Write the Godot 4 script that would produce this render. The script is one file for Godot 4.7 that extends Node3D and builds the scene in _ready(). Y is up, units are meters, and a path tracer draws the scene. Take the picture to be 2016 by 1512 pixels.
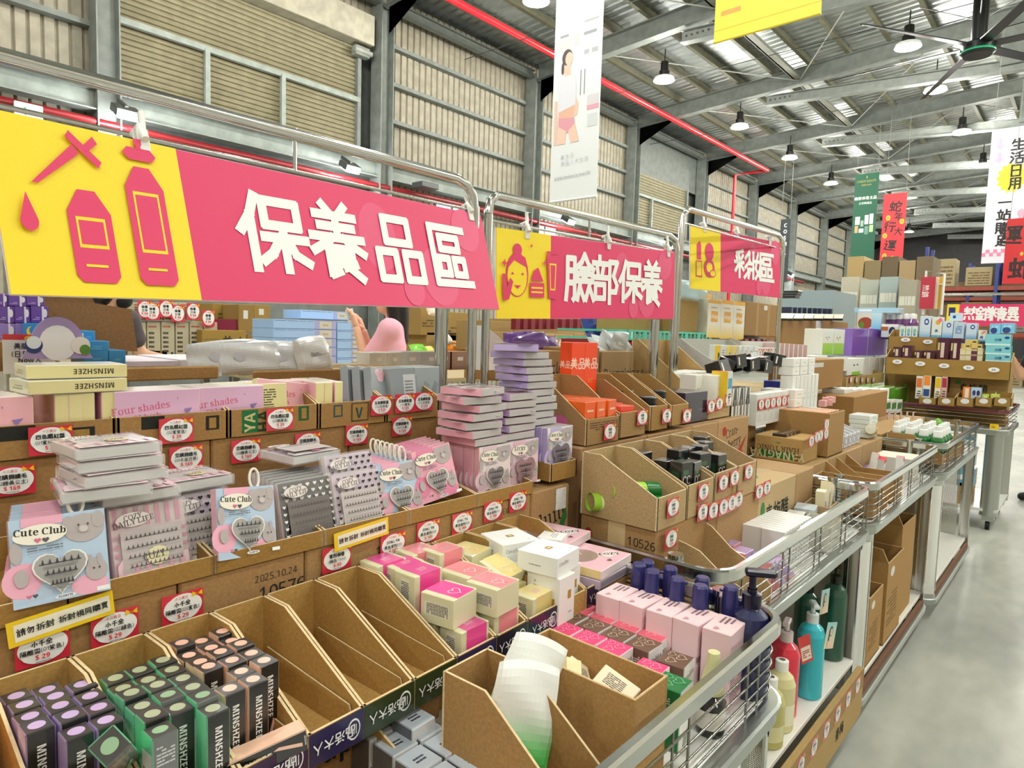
extends Node3D

# ---------- helpers ----------
var M := {}
var fonts := {}
var glyphs := {}
var counts := {}
var protos := {}
const HAN := {
"腮": "1 2 1 12 0 19/1 2 6 2 6 18 5 19/1 7 6 7/1 12 6 12/9 1 18 1 18 9 9 9 9 1/13 1 13 9/9 5 18 5/8 12 7 17/10 13 11 18 17 18 18 15/13 11 15 14/18 12 20 16",
"糖": "4 0 4 19/0 8 9 8/4 9 0 15/11 2 10 14 8 19/14 0 14 2/11 3 20 3/12 6 19 6 19 11 12 11/15 4 15 13/13 14 19 14 19 19 13 19 13 14",
"空": "10 0 10 2/2 5 2 3 18 3 18 5/7 5 3 10/13 5 17 9/4 12 16 12/10 12 10 18/1 18 19 18",
"膜": "1 2 1 12 0 19/1 2 6 2 6 18 5 19/1 7 6 7/1 12 6 12/8 3 20 3/12 0 12 5/16 0 16 5/10 7 18 7 18 12 10 12 10 7/10 10 18 10/8 14 20 14/14 12 8 19/14 14 20 19",
"睫": "1 3 6 3 6 17 1 17 1 3/1 8 6 8/1 12 6 12/8 3 20 3/10 6 18 6 18 11 10 11/14 0 14 18/8 8 20 8/14 14 19 14/10 13 8 19/10 16 20 19",
"紫": "4 1 4 7/4 4 8 4/0 8 9 6/12 1 12 7 18 7 18 5/18 2 12 4/10 8 5 11 14 12/14 10 6 14 16 14/10 14 10 20/5 16 3 19/14 16 17 19",
"綠": "5 1 2 5 7 6 2 11 8 10/5 10 5 19/2 13 1 17/8 13 9 17/12 2 18 2 18 7/11 4 17 4/10 8 20 8/15 8 15 19 13 19/11 10 13 12/13 14 10 17/19 10 17 12/16 13 20 17",
"隔": "1 1 1 19/1 1 6 1 4 7 7 12 3 14/9 1 19 1/11 4 17 4 17 8 11 8 11 4/9 19 9 10 19 10 19 19/11 12 13 14/17 12 15 14/11 15 17 15/14 15 14 19",
"離": "5 0 5 2/0 3 10 3/2 4 8 8/8 4 3 8/1 5 1 9 9 9 9 5/1 11 1 19/1 11 9 11 9 19/5 11 3 15 7 16/13 0 11 6/12 4 12 19/12 4 20 4/12 9 19 9/12 13 19 13/12 18 20 18/16 1 16 18",
"保": "6 1 4 6 1 10/4 6 4 19/8 2 18 2 18 8 8 8 8 2/7 11 20 11/13 8 13 19/12 11 9 15 6 17/14 11 16 15 20 17",
"養": "6 0 8 2/14 0 12 2/3 3 17 3/4 6 16 6/1 9 19 9/10 3 10 9/8 9 5 11 1 13/12 9 15 11 19 13/6 12 14 12 14 16 6 16 6 12/6 12 6 19 9 18/6 14 14 14/15 16 11 17/11 16 17 20",
"品": "5 1 15 1 15 8 5 8 5 1/1 11 8 11 8 19 1 19 1 11/12 11 19 11 19 19 12 19 12 11",
"區": "19 1 2 1 2 19 20 19/6 4 15 4 15 8 6 8 6 4/4 11 9 11 9 16 4 16 4 11/12 11 17 11 17 16 12 16 12 11",
"臉": "1 2 1 12 0 19/1 2 6 2 6 18 5 19/1 7 6 7/1 12 6 12/13 0 11 3 7 6/13 0 16 4 20 6/10 6 17 6/8 8 12 8 12 11 8 11 8 8/14 8 19 8 19 11 14 11 14 8/10 12 8 19/10 14 13 19/17 12 14 19/17 14 20 19",
"部": "5 0 5 2/0 3 11 3/3 4 4 8/8 4 7 8/0 9 11 9/2 12 9 12 9 18 2 18 2 12/13 2 13 20/13 2 19 2 16 8 19 12 18 15 15 15",
"彩": "10 1 2 3/2 5 3 7/5 4 6 7/10 4 8 7/0 9 11 9/6 7 6 19/5 10 1 15/7 10 11 14/18 1 13 6/19 7 13 12/19 13 12 19",
"妝": "2 2 2 9 7 9/7 1 7 19/0 13 7 13/3 13 1 19/13 1 10 12 17 19/18 5 15 13 10 19/9 7 20 7",
"熱": "1 3 8 3/4 0 4 10/1 6 8 6/1 10 8 9/10 3 17 3 17 10 19 11/13 0 13 6 10 11/11 5 14 8/2 14 1 18/7 14 8 18/12 14 13 18/17 14 19 18",
"銷": "5 0 0 6/5 0 10 5/3 6 8 6/1 10 10 10/5 6 5 18/0 18 10 18/2 13 3 16/8 13 7 16/15 0 15 6/11 2 13 5/19 2 17 5/12 7 12 19/12 7 19 7 19 18 18 19/12 11 19 11/12 15 19 15",
"精": "4 0 4 19/0 8 9 8/1 2 3 6/8 2 6 6/4 9 0 15/5 9 9 14/10 3 20 3/11 6 19 6/10 9 20 9/15 0 15 9/12 11 12 19/12 11 18 11 18 18 17 19/12 14 18 14/12 16 18 16",
"選": "2 2 4 4/1 8 5 8 3 13 1 17/1 17 6 18 20 19/8 1 12 1 12 4 8 4 8 7 12 7/14 1 18 1 18 4 14 4 14 7 18 7/8 10 19 10/11 8 11 14/16 8 16 14/7 14 20 14/10 15 8 17/16 15 19 17",
"生": "5 2 2 8/4 6 18 6/11 1 11 18/4 12 17 12/1 18 19 18",
"活": "2 2 5 4/1 8 4 10/1 18 5 12/17 1 8 4/7 8 20 8/13 3 13 12/9 12 18 12 18 19 9 19 9 12",
"日": "4 2 16 2 16 19 4 19 4 2/4 10 16 10",
"用": "4 2 4 13 2 19/4 2 17 2 17 18 15 19/4 7 17 7/4 12 17 12/10 2 10 19",
"一": "1 10 19 10",
"站": "5 1 5 4/1 5 9 5/3 7 4 14/8 7 7 14/0 17 10 16/14 1 14 9/14 5 20 5/11 9 19 9 19 18 11 18 11 9",
"購": "1 2 7 2 7 14 1 14 1 2/1 6 7 6/1 10 7 10/2 15 0 19/6 15 8 19/9 3 20 3/12 1 12 7/17 1 17 7/10 5 19 5/9 7 20 7/10 10 10 19/10 10 19 10 19 18/10 14 19 14/14 7 14 18/8 16 20 16",
"足": "5 2 15 2 15 8 5 8 5 2/10 8 10 18/10 12 17 12/5 11 5 17 2 19/5 15 9 18 19 19",
"蛇": "1 5 8 5 8 11 1 11 1 5/4 1 4 17/0 17 8 16/7 13 9 17/14 0 15 3/10 7 10 4 20 4 19 7/18 8 12 12/12 7 12 18 19 18 19 14",
"年": "5 1 2 7/4 4 18 4/6 9 17 9/6 9 6 14/1 14 19 14/11 4 11 20",
"行": "6 1 1 6/6 6 1 11/4 9 4 19/9 3 19 3/9 9 20 9/15 9 15 18 13 19",
"大": "1 7 19 7/10 1 9 9 2 19/10 9 18 19",
"運": "2 2 4 4/1 8 5 8 3 14 1 17/1 17 6 18 20 19/8 4 8 2 20 2 19 4/9 5 19 5/10 7 18 7 18 12 10 12 10 7/10 9 18 9/8 14 20 14/14 3 14 16",
"四": "2 3 18 3 18 18 2 18 2 3/7 3 7 9 4 12/12 3 12 10 16 10",
"色": "7 1 2 6/6 3 14 3 11 7/4 8 16 8 16 13 4 13/10 8 10 13/4 8 4 18 18 18 18 15",
"紅": "5 1 2 5 7 6 2 11 8 10/5 10 5 19/2 13 1 17/8 13 9 17/11 4 20 4/15 4 15 18/10 18 20 18",
"盤": "3 2 3 10 1 12/3 2 9 2 9 11/1 6 11 6/12 2 17 2 17 6/12 6 18 6 12 12/13 7 19 12/3 14 3 19/17 14 17 19/3 14 17 14/8 14 8 19/12 14 12 19/1 19 19 19",
"蜜": "10 0 10 2/2 5 2 3 18 3 18 5/5 6 5 9 15 9/10 5 8 8/15 5 4 10/6 11 14 11 14 14 6 14 6 11/10 10 10 18/3 18 17 17/15 16 18 19",
"桃": "4 0 4 19/0 5 8 5/4 6 0 13/5 7 8 11/12 1 12 12 9 19/16 1 16 17 20 17 20 14/10 5 11 8/19 4 17 7/9 13 12 10/17 9 20 12",
"假": "4 1 1 8/3 5 3 19/7 2 12 2 12 6 7 6/7 2 7 19/7 10 12 10/7 14 12 14/14 2 19 2 19 7 14 7/14 10 19 10 13 19/15 11 20 19",
"睡": "1 3 6 3 6 17 1 17 1 3/1 8 6 8/1 12 6 12/18 1 9 3/8 6 20 6/14 2 14 18/9 9 19 9/8 12 20 12/10 18 18 18",
"毛": "16 1 4 4/3 8 17 7/1 13 19 11/9 3 9 18 18 18 19 15",
"眼": "1 3 6 3 6 17 1 17 1 3/1 8 6 8/1 12 6 12/9 2 17 2 17 9 9 9/9 5 17 5/9 2 9 19 13 17/12 9 19 19/19 11 15 14",
"影": "2 1 10 1 10 6 2 6 2 1/6 6 6 8/0 8 12 8/2 10 10 10 10 14 2 14 2 10/6 14 6 19/2 16 1 18/9 16 11 18/19 1 14 6/20 7 14 12/20 13 13 19",
"美": "6 0 8 3/14 0 12 3/3 4 17 4/4 7 16 7/2 10 18 10/10 4 10 13/1 13 19 13/10 13 2 19/10 13 18 19",
"公": "8 2 2 9/12 2 18 9/10 8 4 17 16 16/13 13 17 19","主": "9 1 11 3/2 5 18 5/4 11 16 11/1 18 19 18/10 5 10 18",
"千": "15 1 4 4/1 10 19 10/10 3 10 20","金": "10 0 1 8/10 0 19 8/5 8 15 8/3 12 17 12/10 8 10 18/1 18 19 18",
"人": "10 1 9 9 2 19/10 8 18 19","五": "2 2 18 2/9 2 6 18/4 9 15 9 14 18/1 18 19 18",
"小": "10 1 10 18 8 18/5 7 2 14/15 7 18 14","三": "3 3 17 3/4 10 16 10/1 17 19 17",
"霜": "2 2 18 2/1 8 1 5 19 5 19 8/10 2 10 9/3 12 9 12/6 10 6 20/6 13 2 18/11 11 18 11 18 19 11 19 11 11/11 15 18 15",
"粉": "4 0 4 19/0 8 9 8/1 2 3 6/8 2 6 6/4 9 0 15/13 1 10 9/16 1 20 9/11 10 18 10 17 19 15 19/13 10 11 19",
"請": "3 0 5 2/0 5 8 5/2 8 7 8/2 11 7 11/2 14 7 14 7 19 2 19 2 14/10 3 20 3/11 6 19 6/9 9 20 9/15 0 15 9/12 11 12 19/12 11 18 11 18 19/12 15 18 15",
"勿": "6 1 2 9/5 5 17 5 15 18 12 18/10 6 3 15/14 6 6 18","拆": "1 5 8 5/5 1 5 18 3 18/1 13 8 11/19 1 11 4/11 4 11 12 9 19/11 9 20 9/16 9 16 19/15 12 19 14",
"封": "1 4 10 4/5 1 5 9/0 9 11 9/1 13 10 13/5 9 5 18/0 18 11 17/11 6 20 6/17 1 17 18 15 18/13 10 14 13",
"視": "4 1 5 3/1 6 8 6 2 13/5 9 5 19/6 10 9 13/11 2 19 2 19 13 11 13 11 2/11 6 19 6/11 9 19 9/13 13 12 16 9 19/16 13 16 18 20 18 20 15",
"同": "3 2 3 19/3 2 17 2 17 19 15 19/6 6 14 6/7 10 13 10 13 15 7 15 7 10",
"買": "3 1 17 1 17 5 3 5 3 1/8 1 8 5/12 1 12 5/5 7 15 7 15 16 5 16 5 7/5 10 15 10/5 13 15 13/7 16 3 19/13 16 17 19",
"蘋": "1 3 19 3/6 0 6 5/14 0 14 5/1 9 9 9/5 6 5 12/5 9 8 9/2 13 4 16/8 12 2 19/11 7 19 7/12 9 18 9 18 15 12 15 12 9/12 12 18 12/13 15 11 19/17 15 19 19",
"果": "4 1 16 1 16 9 4 9 4 1/4 5 16 5/10 1 10 20/1 12 19 12/9 12 2 18/11 12 18 18",
"醋": "0 2 9 2/1 6 8 6 8 19 1 19 1 6/3 2 3 9 1 11/6 2 6 10 8 11/1 14 8 14/10 4 20 4/13 1 13 8/17 1 17 8/10 8 20 8/12 11 19 11 19 19 12 19 12 11/12 15 19 15",
"青": "3 3 17 3/4 6 16 6/1 9 19 9/10 0 10 9/5 11 5 19/5 11 15 11 15 18 14 19/5 14 15 14/5 16 15 16",
"梅": "4 0 4 19/0 5 8 5/4 6 0 13/5 7 8 11/12 1 9 6/11 3 19 3/11 7 11 17 18 17 18 7 11 7/9 12 20 12/14 7 14 17",
"西": "1 3 19 3/3 7 17 7 17 18 3 18 3 7/8 3 7 13/12 3 12 12 16 13","入": "8 2 11 5 4 18/10 6 18 18",
"享": "10 0 10 2/2 3 18 3/6 5 14 5 14 8 6 8 6 5/4 10 15 10 10 13/10 12 10 18 8 19/1 14 19 14"}

func C(h: String) -> Color: return Color.from_string(h if h.length() == 6 else h[0]+h[0]+h[0]+h[0]+h[0]+h[0],Color.WHITE).srgb_to_linear()

class Pr:
	var v := PackedVector3Array()
	var nn := PackedVector3Array()
	var cl := PackedColorArray()
	var uv := PackedVector2Array()
	var xf := Transform3D()
	var o := Vector3.ZERO
	var du := Vector3.RIGHT
	var dv := Vector3.UP
	var dn := Vector3.BACK
	var W := 1.0
	var H := 1.0
	var lay := .0
	var bc := Vector3.ZERO
	var bs := Vector3.ONE
	func vx(p: Vector3,n: Vector3,c: Color,t := Vector2.ZERO):
		v.append(xf*p); nn.append((xf.basis*n).normalized()); cl.append(c); uv.append(t)
	func q(a: Vector3,b: Vector3,c: Vector3,d: Vector3,col: Color):
		var n := (b - a).cross(d - a)
		if n.length_squared() < 1e-16: n = (c - b).cross(d - c)
		n = n.normalized()
		vx(a,n,col,Vector2(0,1)); vx(c,n,col,Vector2(1,0)); vx(b,n,col,Vector2(1,1)); vx(a,n,col,Vector2(0,1)); vx(d,n,col,Vector2(0,0)); vx(c,n,col,Vector2(1,0))
	func t3(a: Vector3,b: Vector3,c: Vector3,col: Color):
		var n := (b - a).cross(c - a).normalized()
		vx(a,n,col); vx(c,n,col); vx(b,n,col)
	# box: c = middle of its base, s = size; cols = one colour or [front, back, left, right, top, bottom]
	func box(c: Vector3,s: Vector3,cols,ch := .0):
		bc = c; bs = s
		var k := []
		if cols is Color: k = [cols,cols,cols,cols,cols,cols]
		else: k = cols
		var h := Vector3(s.x/2,s.y/2,s.z/2)
		var m := c+Vector3(0,h.y,0)
		var ax := [[Vector3.BACK,Vector3.RIGHT,Vector3.UP],[Vector3.FORWARD,Vector3.LEFT,Vector3.UP],[Vector3.LEFT,Vector3.BACK,Vector3.UP],[Vector3.RIGHT,Vector3.FORWARD,Vector3.UP],[Vector3.UP,Vector3.RIGHT,Vector3.FORWARD],[Vector3.DOWN,Vector3.RIGHT,Vector3.BACK]]
		for i in 6:
			var n: Vector3 = ax[i][0]
			var a: Vector3 = ax[i][1]
			var b: Vector3 = ax[i][2]
			var ha := absf(a.dot(h)) - ch
			var hb := absf(b.dot(h)) - ch
			var f := m+n*absf(n.dot(h))
			q(f - a*ha - b*hb,f+a*ha - b*hb,f+a*ha+b*hb,f - a*ha+b*hb,k[i])
		if ch > .0:
			for e in [[0,3],[3,1],[1,2],[2,0],[4,0],[4,1],[4,2],[4,3],[5,0],[5,1],[5,2],[5,3]]:
				var n1: Vector3 = ax[e[0]][0]
				var n2: Vector3 = ax[e[1]][0]
				var d := n1.cross(n2)
				var hd := absf(d.dot(h)) - ch
				var p1 := m+n1*absf(n1.dot(h))+n2*(absf(n2.dot(h)) - ch)
				var p2 := m+n2*absf(n2.dot(h))+n1*(absf(n1.dot(h)) - ch)
				q(p1 - d*hd,p2 - d*hd,p2+d*hd,p1+d*hd,(k[e[0]] as Color).lerp(k[e[1]],.5))
			for sx in [-1.0,1.0]:
				for sy in [-1.0,1.0]:
					for sz in [-1.0,1.0]:
						var p := m+Vector3(sx*h.x,sy*h.y,sz*h.z)
						var a := p - Vector3(0,sy*ch,sz*ch)
						var b := p - Vector3(sx*ch,0,sz*ch)
						var d := p - Vector3(sx*ch,sy*ch,0)
						if sx*sy*sz > 0: t3(a,b,d,k[4])
						else: t3(a,d,b,k[4])
	func frame(a: Vector3,u: Vector3,w: Vector3):
		o = a; W = u.length(); H = w.length(); du = u/W; dv = w/H; dn = du.cross(dv).normalized(); lay = 0
	func face(f: String):
		var h := bs/2
		var m := bc+Vector3(0,h.y,0)
		match f:
			"f": frame(m+Vector3(-h.x,-h.y,h.z),Vector3(bs.x,0,0),Vector3(0,bs.y,0))
			"k": frame(m+Vector3(h.x,-h.y,-h.z),Vector3(-bs.x,0,0),Vector3(0,bs.y,0))
			"l": frame(m+Vector3(-h.x,-h.y,-h.z),Vector3(0,0,bs.z),Vector3(0,bs.y,0))
			"r": frame(m+Vector3(h.x,-h.y,h.z),Vector3(0,0,-bs.z),Vector3(0,bs.y,0))
			"t": frame(m+Vector3(-h.x,h.y,h.z),Vector3(bs.x,0,0),Vector3(0,0,-bs.z))
	func at(a: float,b: float) -> Vector3: return o+du*(a*W)+dv*(b*H)+dn*(lay*.00022)
	func am(a: float,b: float) -> Vector3: return o+du*a+dv*b+dn*(lay*.00022)
	func rc(x: float,y: float,w: float,h: float,c: Color):
		lay += 1
		q(at(x,y),at(x+w,y),at(x+w,y+h),at(x,y+h),c)
	func el(cx: float,cy: float,rx: float,ry: float,c: Color,n := 20):
		lay += 1
		var m := at(cx,cy)
		for i in n:
			t3(m,at(cx+rx*cos(TAU*i/n),cy+ry*sin(TAU*i/n)),at(cx+rx*cos(TAU*(i+1)/n),cy+ry*sin(TAU*(i+1)/n)),c)
	func po(pts: PackedVector2Array,c: Color):   # polygon,fractions of the face
		lay += 1
		var ix := Geometry2D.triangulate_polygon(pts)
		for i in range(0,ix.size(),3):
			var a := pts[ix[i]]
			var b := pts[ix[i+1]]
			var d := pts[ix[i+2]]
			if (b - a).cross(d - a) < 0: t3(at(a.x,a.y),at(d.x,d.y),at(b.x,b.y),c)
			else: t3(at(a.x,a.y),at(b.x,b.y),at(d.x,d.y),c)
	func sk(pts: PackedVector2Array,w: float,c: Color,ext := .5):  # stroke in metres on the face
		for i in pts.size() - 1:
			lay += .05
			var a := pts[i]
			var b := pts[i+1]
			var d := (b - a).normalized()
			var s := Vector2(-d.y,d.x)*w/2
			a -= d*w*ext; b += d*w*ext
			q(am(a.x - s.x,a.y - s.y),am(b.x - s.x,b.y - s.y),am(b.x+s.x,b.y+s.y),am(a.x+s.x,a.y+s.y),c)
	func heart(cx: float,cy: float,s: float,c: Color,line := .0):  # centre in fractions,s in metres
		var pts := PackedVector2Array()
		for i in 28:
			var t := TAU*i/28
			pts.append(Vector2(cx*W+s*pow(sin(t),3),cy*H+s*(13*cos(t) - 5*cos(2*t) - 2*cos(3*t) - cos(4*t))/16.0))
		lay += 1
		if line > .0:
			pts.append(pts[0]); sk(pts,line,c)
		else:
			for i in pts.size(): pts[i] = Vector2(pts[i].x/W,pts[i].y/H)
			lay -= 1; po(pts,c)
	func para(x: float,y: float,w: float,h: float,n: int,c: Color,sd := 1):
		lay += 1
		var r := RandomNumberGenerator.new(); r.seed = sd
		for i in n:
			var yy := y+h*(1.0 - (i+1.0)/n)
			var xx := x
			while xx < x+w*.95:
				var l := minf(w*r.randf_range(.12,.4),x+w - xx)
				if r.randf() < .88: q(at(xx,yy),at(xx+l,yy),at(xx+l,yy+h/n*.5),at(xx,yy+h/n*.5),c)
				xx += l+w*.03
	func bars(x: float,y: float,w: float,h: float,c: Color,sd := 3):
		rc(x - w*.06,y - h*.1,w*1.12,h*1.2,Color(.85,.85,.85))
		lay += 1
		var r := RandomNumberGenerator.new(); r.seed = sd
		var xx := x
		while xx < x+w:
			var l := w*r.randf_range(.015,.05)
			q(at(xx,y+h*.2),at(xx+l,y+h*.2),at(xx+l,y+h),at(xx,y+h),c)
			xx += l+w*r.randf_range(.02,.05)
		q(at(x,y),at(x+w,y),at(x+w,y+h*.1),at(x,y+h*.1),c)
	func gr(x: float,y: float,w: float,h: float,c1: Color,c2: Color,n := 8):
		lay += 1
		for i in n: q(at(x,y+h*i/n),at(x+w,y+h*i/n),at(x+w,y+h*(i+1)/n),at(x,y+h*(i+1)/n),c1.lerp(c2,(i+.5)/n))
	func tube(path: PackedVector3Array,r: float,seg: int,c: Color,closed := false):
		var rings := []
		var up := Vector3.UP
		var np := path.size()
		var prev := Vector3.ZERO
		for i in np:
			var d: Vector3
			if closed: d = path[(i+1) % np] - path[(i - 1+np) % np]
			else: d = path[mini(i+1,np - 1)] - path[maxi(i - 1,0)]
			d = d.normalized()
			var s := prev
			if s == Vector3.ZERO:
				s = d.cross(up if absf(d.y) < .95 else Vector3.RIGHT).normalized()
			s = (s - d*s.dot(d)).normalized()
			prev = s
			var w := d.cross(s)
			var ring := []
			for k in seg: ring.append([path[i]+(s*cos(TAU*k/seg)+w*sin(TAU*k/seg))*r,s*cos(TAU*k/seg)+w*sin(TAU*k/seg)])
			rings.append(ring)
		if closed: rings.append(rings[0])
		for i in rings.size() - 1:
			for k in seg:
				var a = rings[i][k]
				var b = rings[i][(k+1) % seg]
				var d = rings[i+1][(k+1) % seg]
				var e = rings[i+1][k]
				for z in [a,e,d,a,d,b]: vx(z[0],z[1],c)
		if not closed:
			for k in seg:
				t3(path[0],rings[0][(k+1) % seg][0],rings[0][k][0],c)
				t3(path[np - 1],rings[np - 1][k][0],rings[np - 1][(k+1) % seg][0],c)
	func lathe(prof: PackedVector2Array,seg: int,cols,cen := Vector3.ZERO,sx := 1.0,sz := 1.0):   # prof: (radius,height) from bottom to top
		for i in prof.size() - 1:
			var a := prof[i]
			var b := prof[i+1]
			var c: Color
			if cols is Color: c = cols
			else: c = cols[mini(i,cols.size() - 1)]
			var nl := Vector2(b.y - a.y,a.x - b.x).normalized()
			for k in seg:
				var t := TAU*k/seg
				var u := TAU*(k+1)/seg
				var e1 := Vector3(cos(t)*sx,0,-sin(t)*sz)
				var e2 := Vector3(cos(u)*sx,0,-sin(u)*sz)
				var n1 := (Vector3(cos(t),0,-sin(t))*nl.x+Vector3(0,nl.y,0))
				var n2 := (Vector3(cos(u),0,-sin(u))*nl.x+Vector3(0,nl.y,0))
				var p := [cen+e1*a.x+Vector3(0,a.y,0),cen+e2*a.x+Vector3(0,a.y,0),cen+e2*b.x+Vector3(0,b.y,0),cen+e1*b.x+Vector3(0,b.y,0)]
				for z in [[0,n1],[2,n2],[1,n2],[0,n1],[3,n1],[2,n2]]: vx(p[z[0]],z[1],c)
	func band(path: PackedVector3Array,h: float,t: float,c: Color,closed := false):   # flat bar that follows a path in plan,h high and t thick
		var n := path.size()
		var pr0 := []
		for i in n:
			var d: Vector3
			if closed: d = path[(i+1) % n] - path[(i - 1+n) % n]
			else: d = path[mini(i+1,n - 1)] - path[maxi(i - 1,0)]
			d = Vector3(d.x,0,d.z).normalized()
			var s := d.cross(Vector3.UP)*t/2
			var u := Vector3.UP*h/2
			pr0.append([path[i]+s*.6+u,path[i]+s+u*.7,path[i]+s - u*.7,path[i]+s*.6 - u,path[i] - s*.6 - u,path[i] - s - u*.7,path[i] - s+u*.7,path[i] - s*.6+u])
		var m := n if closed else n - 1
		for i in m:
			var a = pr0[i]
			var b = pr0[(i+1) % n]
			for k in 8: q(a[(k+1) % 8],b[(k+1) % 8],b[k],a[k],c)
	func slab(pts: PackedVector2Array,a: Vector3,u: Vector3,w: Vector3,th: float,c: Color,ec: Color):  # plate cut to a polygon (metres in the u,w plane),thickness centred
		var n := u.cross(w).normalized()
		if Geometry2D.is_polygon_clockwise(pts): pts.reverse()
		var ix := Geometry2D.triangulate_polygon(pts)
		for s in [1.0,-1.0]:
			for i in range(0,ix.size(),3):
				var p := []
				for k in 3: p.append(a+u*pts[ix[i+k]].x+w*pts[ix[i+k]].y+n*(s*th/2))
				var ccw: bool = (p[1] - p[0]).cross(p[2] - p[0]).dot(n)*s > 0
				if ccw: t3(p[0],p[1],p[2],c)
				else: t3(p[0],p[2],p[1],c)
		for i in pts.size():
			var p := a+u*pts[i].x+w*pts[i].y
			var r := a+u*pts[(i+1) % pts.size()].x+w*pts[(i+1) % pts.size()].y
			q(p - n*th/2,r - n*th/2,r+n*th/2,p+n*th/2,ec)
	func mesh() -> ArrayMesh:
		var a := []
		a.resize(Mesh.ARRAY_MAX)
		a[Mesh.ARRAY_VERTEX] = v; a[Mesh.ARRAY_NORMAL] = nn; a[Mesh.ARRAY_COLOR] = cl; a[Mesh.ARRAY_TEX_UV] = uv
		var m := ArrayMesh.new()
		m.add_surface_from_arrays(Mesh.PRIMITIVE_TRIANGLES,a)
		return m

func pr() -> Pr: return Pr.new()

func latin(s: String,font: String) -> Array:
	var key := font+s
	if not glyphs.has(key):
		var tm := TextMesh.new()
		tm.font = fonts[font]; tm.text = s; tm.font_size = 32; tm.pixel_size = 1.0/32; tm.depth = .0; tm.curve_step = 3.0
		tm.horizontal_alignment = HORIZONTAL_ALIGNMENT_LEFT
		var f := tm.get_faces()
		var out := PackedVector2Array()
		var mx := .0
		for i in range(0,f.size(),3):
			var a := Vector2(f[i].x,f[i].y)
			var b := Vector2(f[i+1].x,f[i+1].y)
			var d := Vector2(f[i+2].x,f[i+2].y)
			var cr := (b - a).cross(d - a)
			if absf(cr) < 1e-7: continue
			if f[i].z < -.001: continue
			if cr > 0: out.append_array([a,b,d])
			else: out.append_array([a,d,b])
			mx = maxf(mx,maxf(a.x,maxf(b.x,d.x)))
		var dyy := .0
		glyphs[key] = [out,mx]
	return glyphs[key]

# lettering on the printer's face; x, y (fractions) is the middle of the text; sz = em height in metres; rot in degrees
func txt(p: Pr,s: String,x: float,y: float,sz: float,c: Color,rot := .0,font := "sans",bold := .11,fit := .0):
	p.lay += 1
	var runs := []
	var wid := .0
	var buf := ""
	for ch in s + "\u0001":
		if HAN.has(ch) or ch == "\u0001":
			if buf != "":
				var g := latin(buf,font)
				runs.append([g[0],wid]); wid += g[1]+.06
				buf = ""
			if HAN.has(ch):
				runs.append([ch,wid]); wid += 1.06
		else: buf += ch
	var sx := 1.0
	if fit > .0 and wid*sz > fit: sx = fit/(wid*sz)
	var R := Transform2D(deg_to_rad(rot),Vector2(x*p.W,y*p.H))
	for r in runs:
		if r[0] is String:
			for stx in HAN[r[0]].split("/"):
				var f: PackedFloat64Array = stx.split_floats(" ")
				var pts := PackedVector2Array()
				for i in range(0,f.size(),2):
					pts.append(R*(Vector2((r[1]+.03+f[i]/20.0*.94 - wid/2)*sx,.5 - f[i+1]/20.0)*sz))
				p.sk(pts,bold*sz,c,.35)
		else:
			var t: PackedVector2Array = r[0]
			for i in range(0,t.size(),3):
				var q := []
				for k in 3:
					var w := R*(Vector2((t[i+k].x+r[1] - wid/2)*sx,t[i+k].y)*sz)
					q.append(p.am(w.x,w.y))
				p.t3(q[0],q[1],q[2],c)

# short notation for prints: commands separated by ";" on faces of the printer's last box
func deco(p: Pr,s: String):
	for cmd in s.split(";",false):
		var a := cmd.strip_edges().split(" ",false)
		var f := []
		for i in range(1,a.size()): f.append(.0 if a[i].length() == 6 and not a[i].contains(".") else a[i].to_float())
		match a[0]:
			"F": p.face(a[1])
			"r": p.rc(f[0],f[1],f[2],f[3],C(a[5]))
			"e": p.el(f[0],f[1],f[2],f[3],C(a[5]))
			"h": p.heart(f[0],f[1],f[2],C(a[4]))
			"H": p.heart(f[0],f[1],f[2],C(a[4]),f[2]*.12)
			"p": p.para(f[0],f[1],f[2],f[3],int(f[4]),C(a[6]),int(f[0]*977+f[1]*131))
			"b": p.bars(f[0],f[1],f[2],f[3],C("222222"),int(f[0]*97+f[1]*31)+2)
			"g": p.gr(f[0],f[1],f[2],f[3],C(a[5]),C(a[6]))
			"o":
				var pts := PackedVector2Array()
				for i in range(1,f.size(),2): pts.append(Vector2(f[i],f[i+1]))
				p.po(pts,C(a[1]))
			"t": txt(p," ".join(a.slice(7)).replace("_"," "),f[0],f[1],f[2],C(a[4]),f[4],a[6])

# ---------- objects ----------
func meta(o: Node3D,label: String,cat: String,grp := ""):
	o.set_meta("label",label); o.set_meta("category",cat)
	if grp != "": o.set_meta("group",grp)

func top(o: Node3D,nm: String):
	counts[nm] = counts.get(nm,0)+1
	o.name = nm if counts[nm] == 1 else "%s_%03d" % [nm,counts[nm] - 1]
	add_child(o)

func part(nm: String,p: Pr,m: Material,par: Node3D = null) -> MeshInstance3D:
	var o := MeshInstance3D.new()
	o.mesh = p.mesh(); o.material_override = m; o.name = nm
	o.cast_shadow = GeometryInstance3D.SHADOW_CASTING_SETTING_ON
	if par: par.add_child(o,true)
	return o

func struct(nm: String,p: Pr,m: Material,par: Node3D = null) -> MeshInstance3D:
	var o := part(nm,p,m,par)
	if par == null:
		o.name = nm; add_child(o,true)
		o.set_meta("kind","structure")
	return o

func group(nm: String,kind := "") -> Node3D:
	var o := Node3D.new()
	o.name = nm
	if kind != "":
		o.set_meta("kind",kind); add_child(o,true)
	return o

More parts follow.
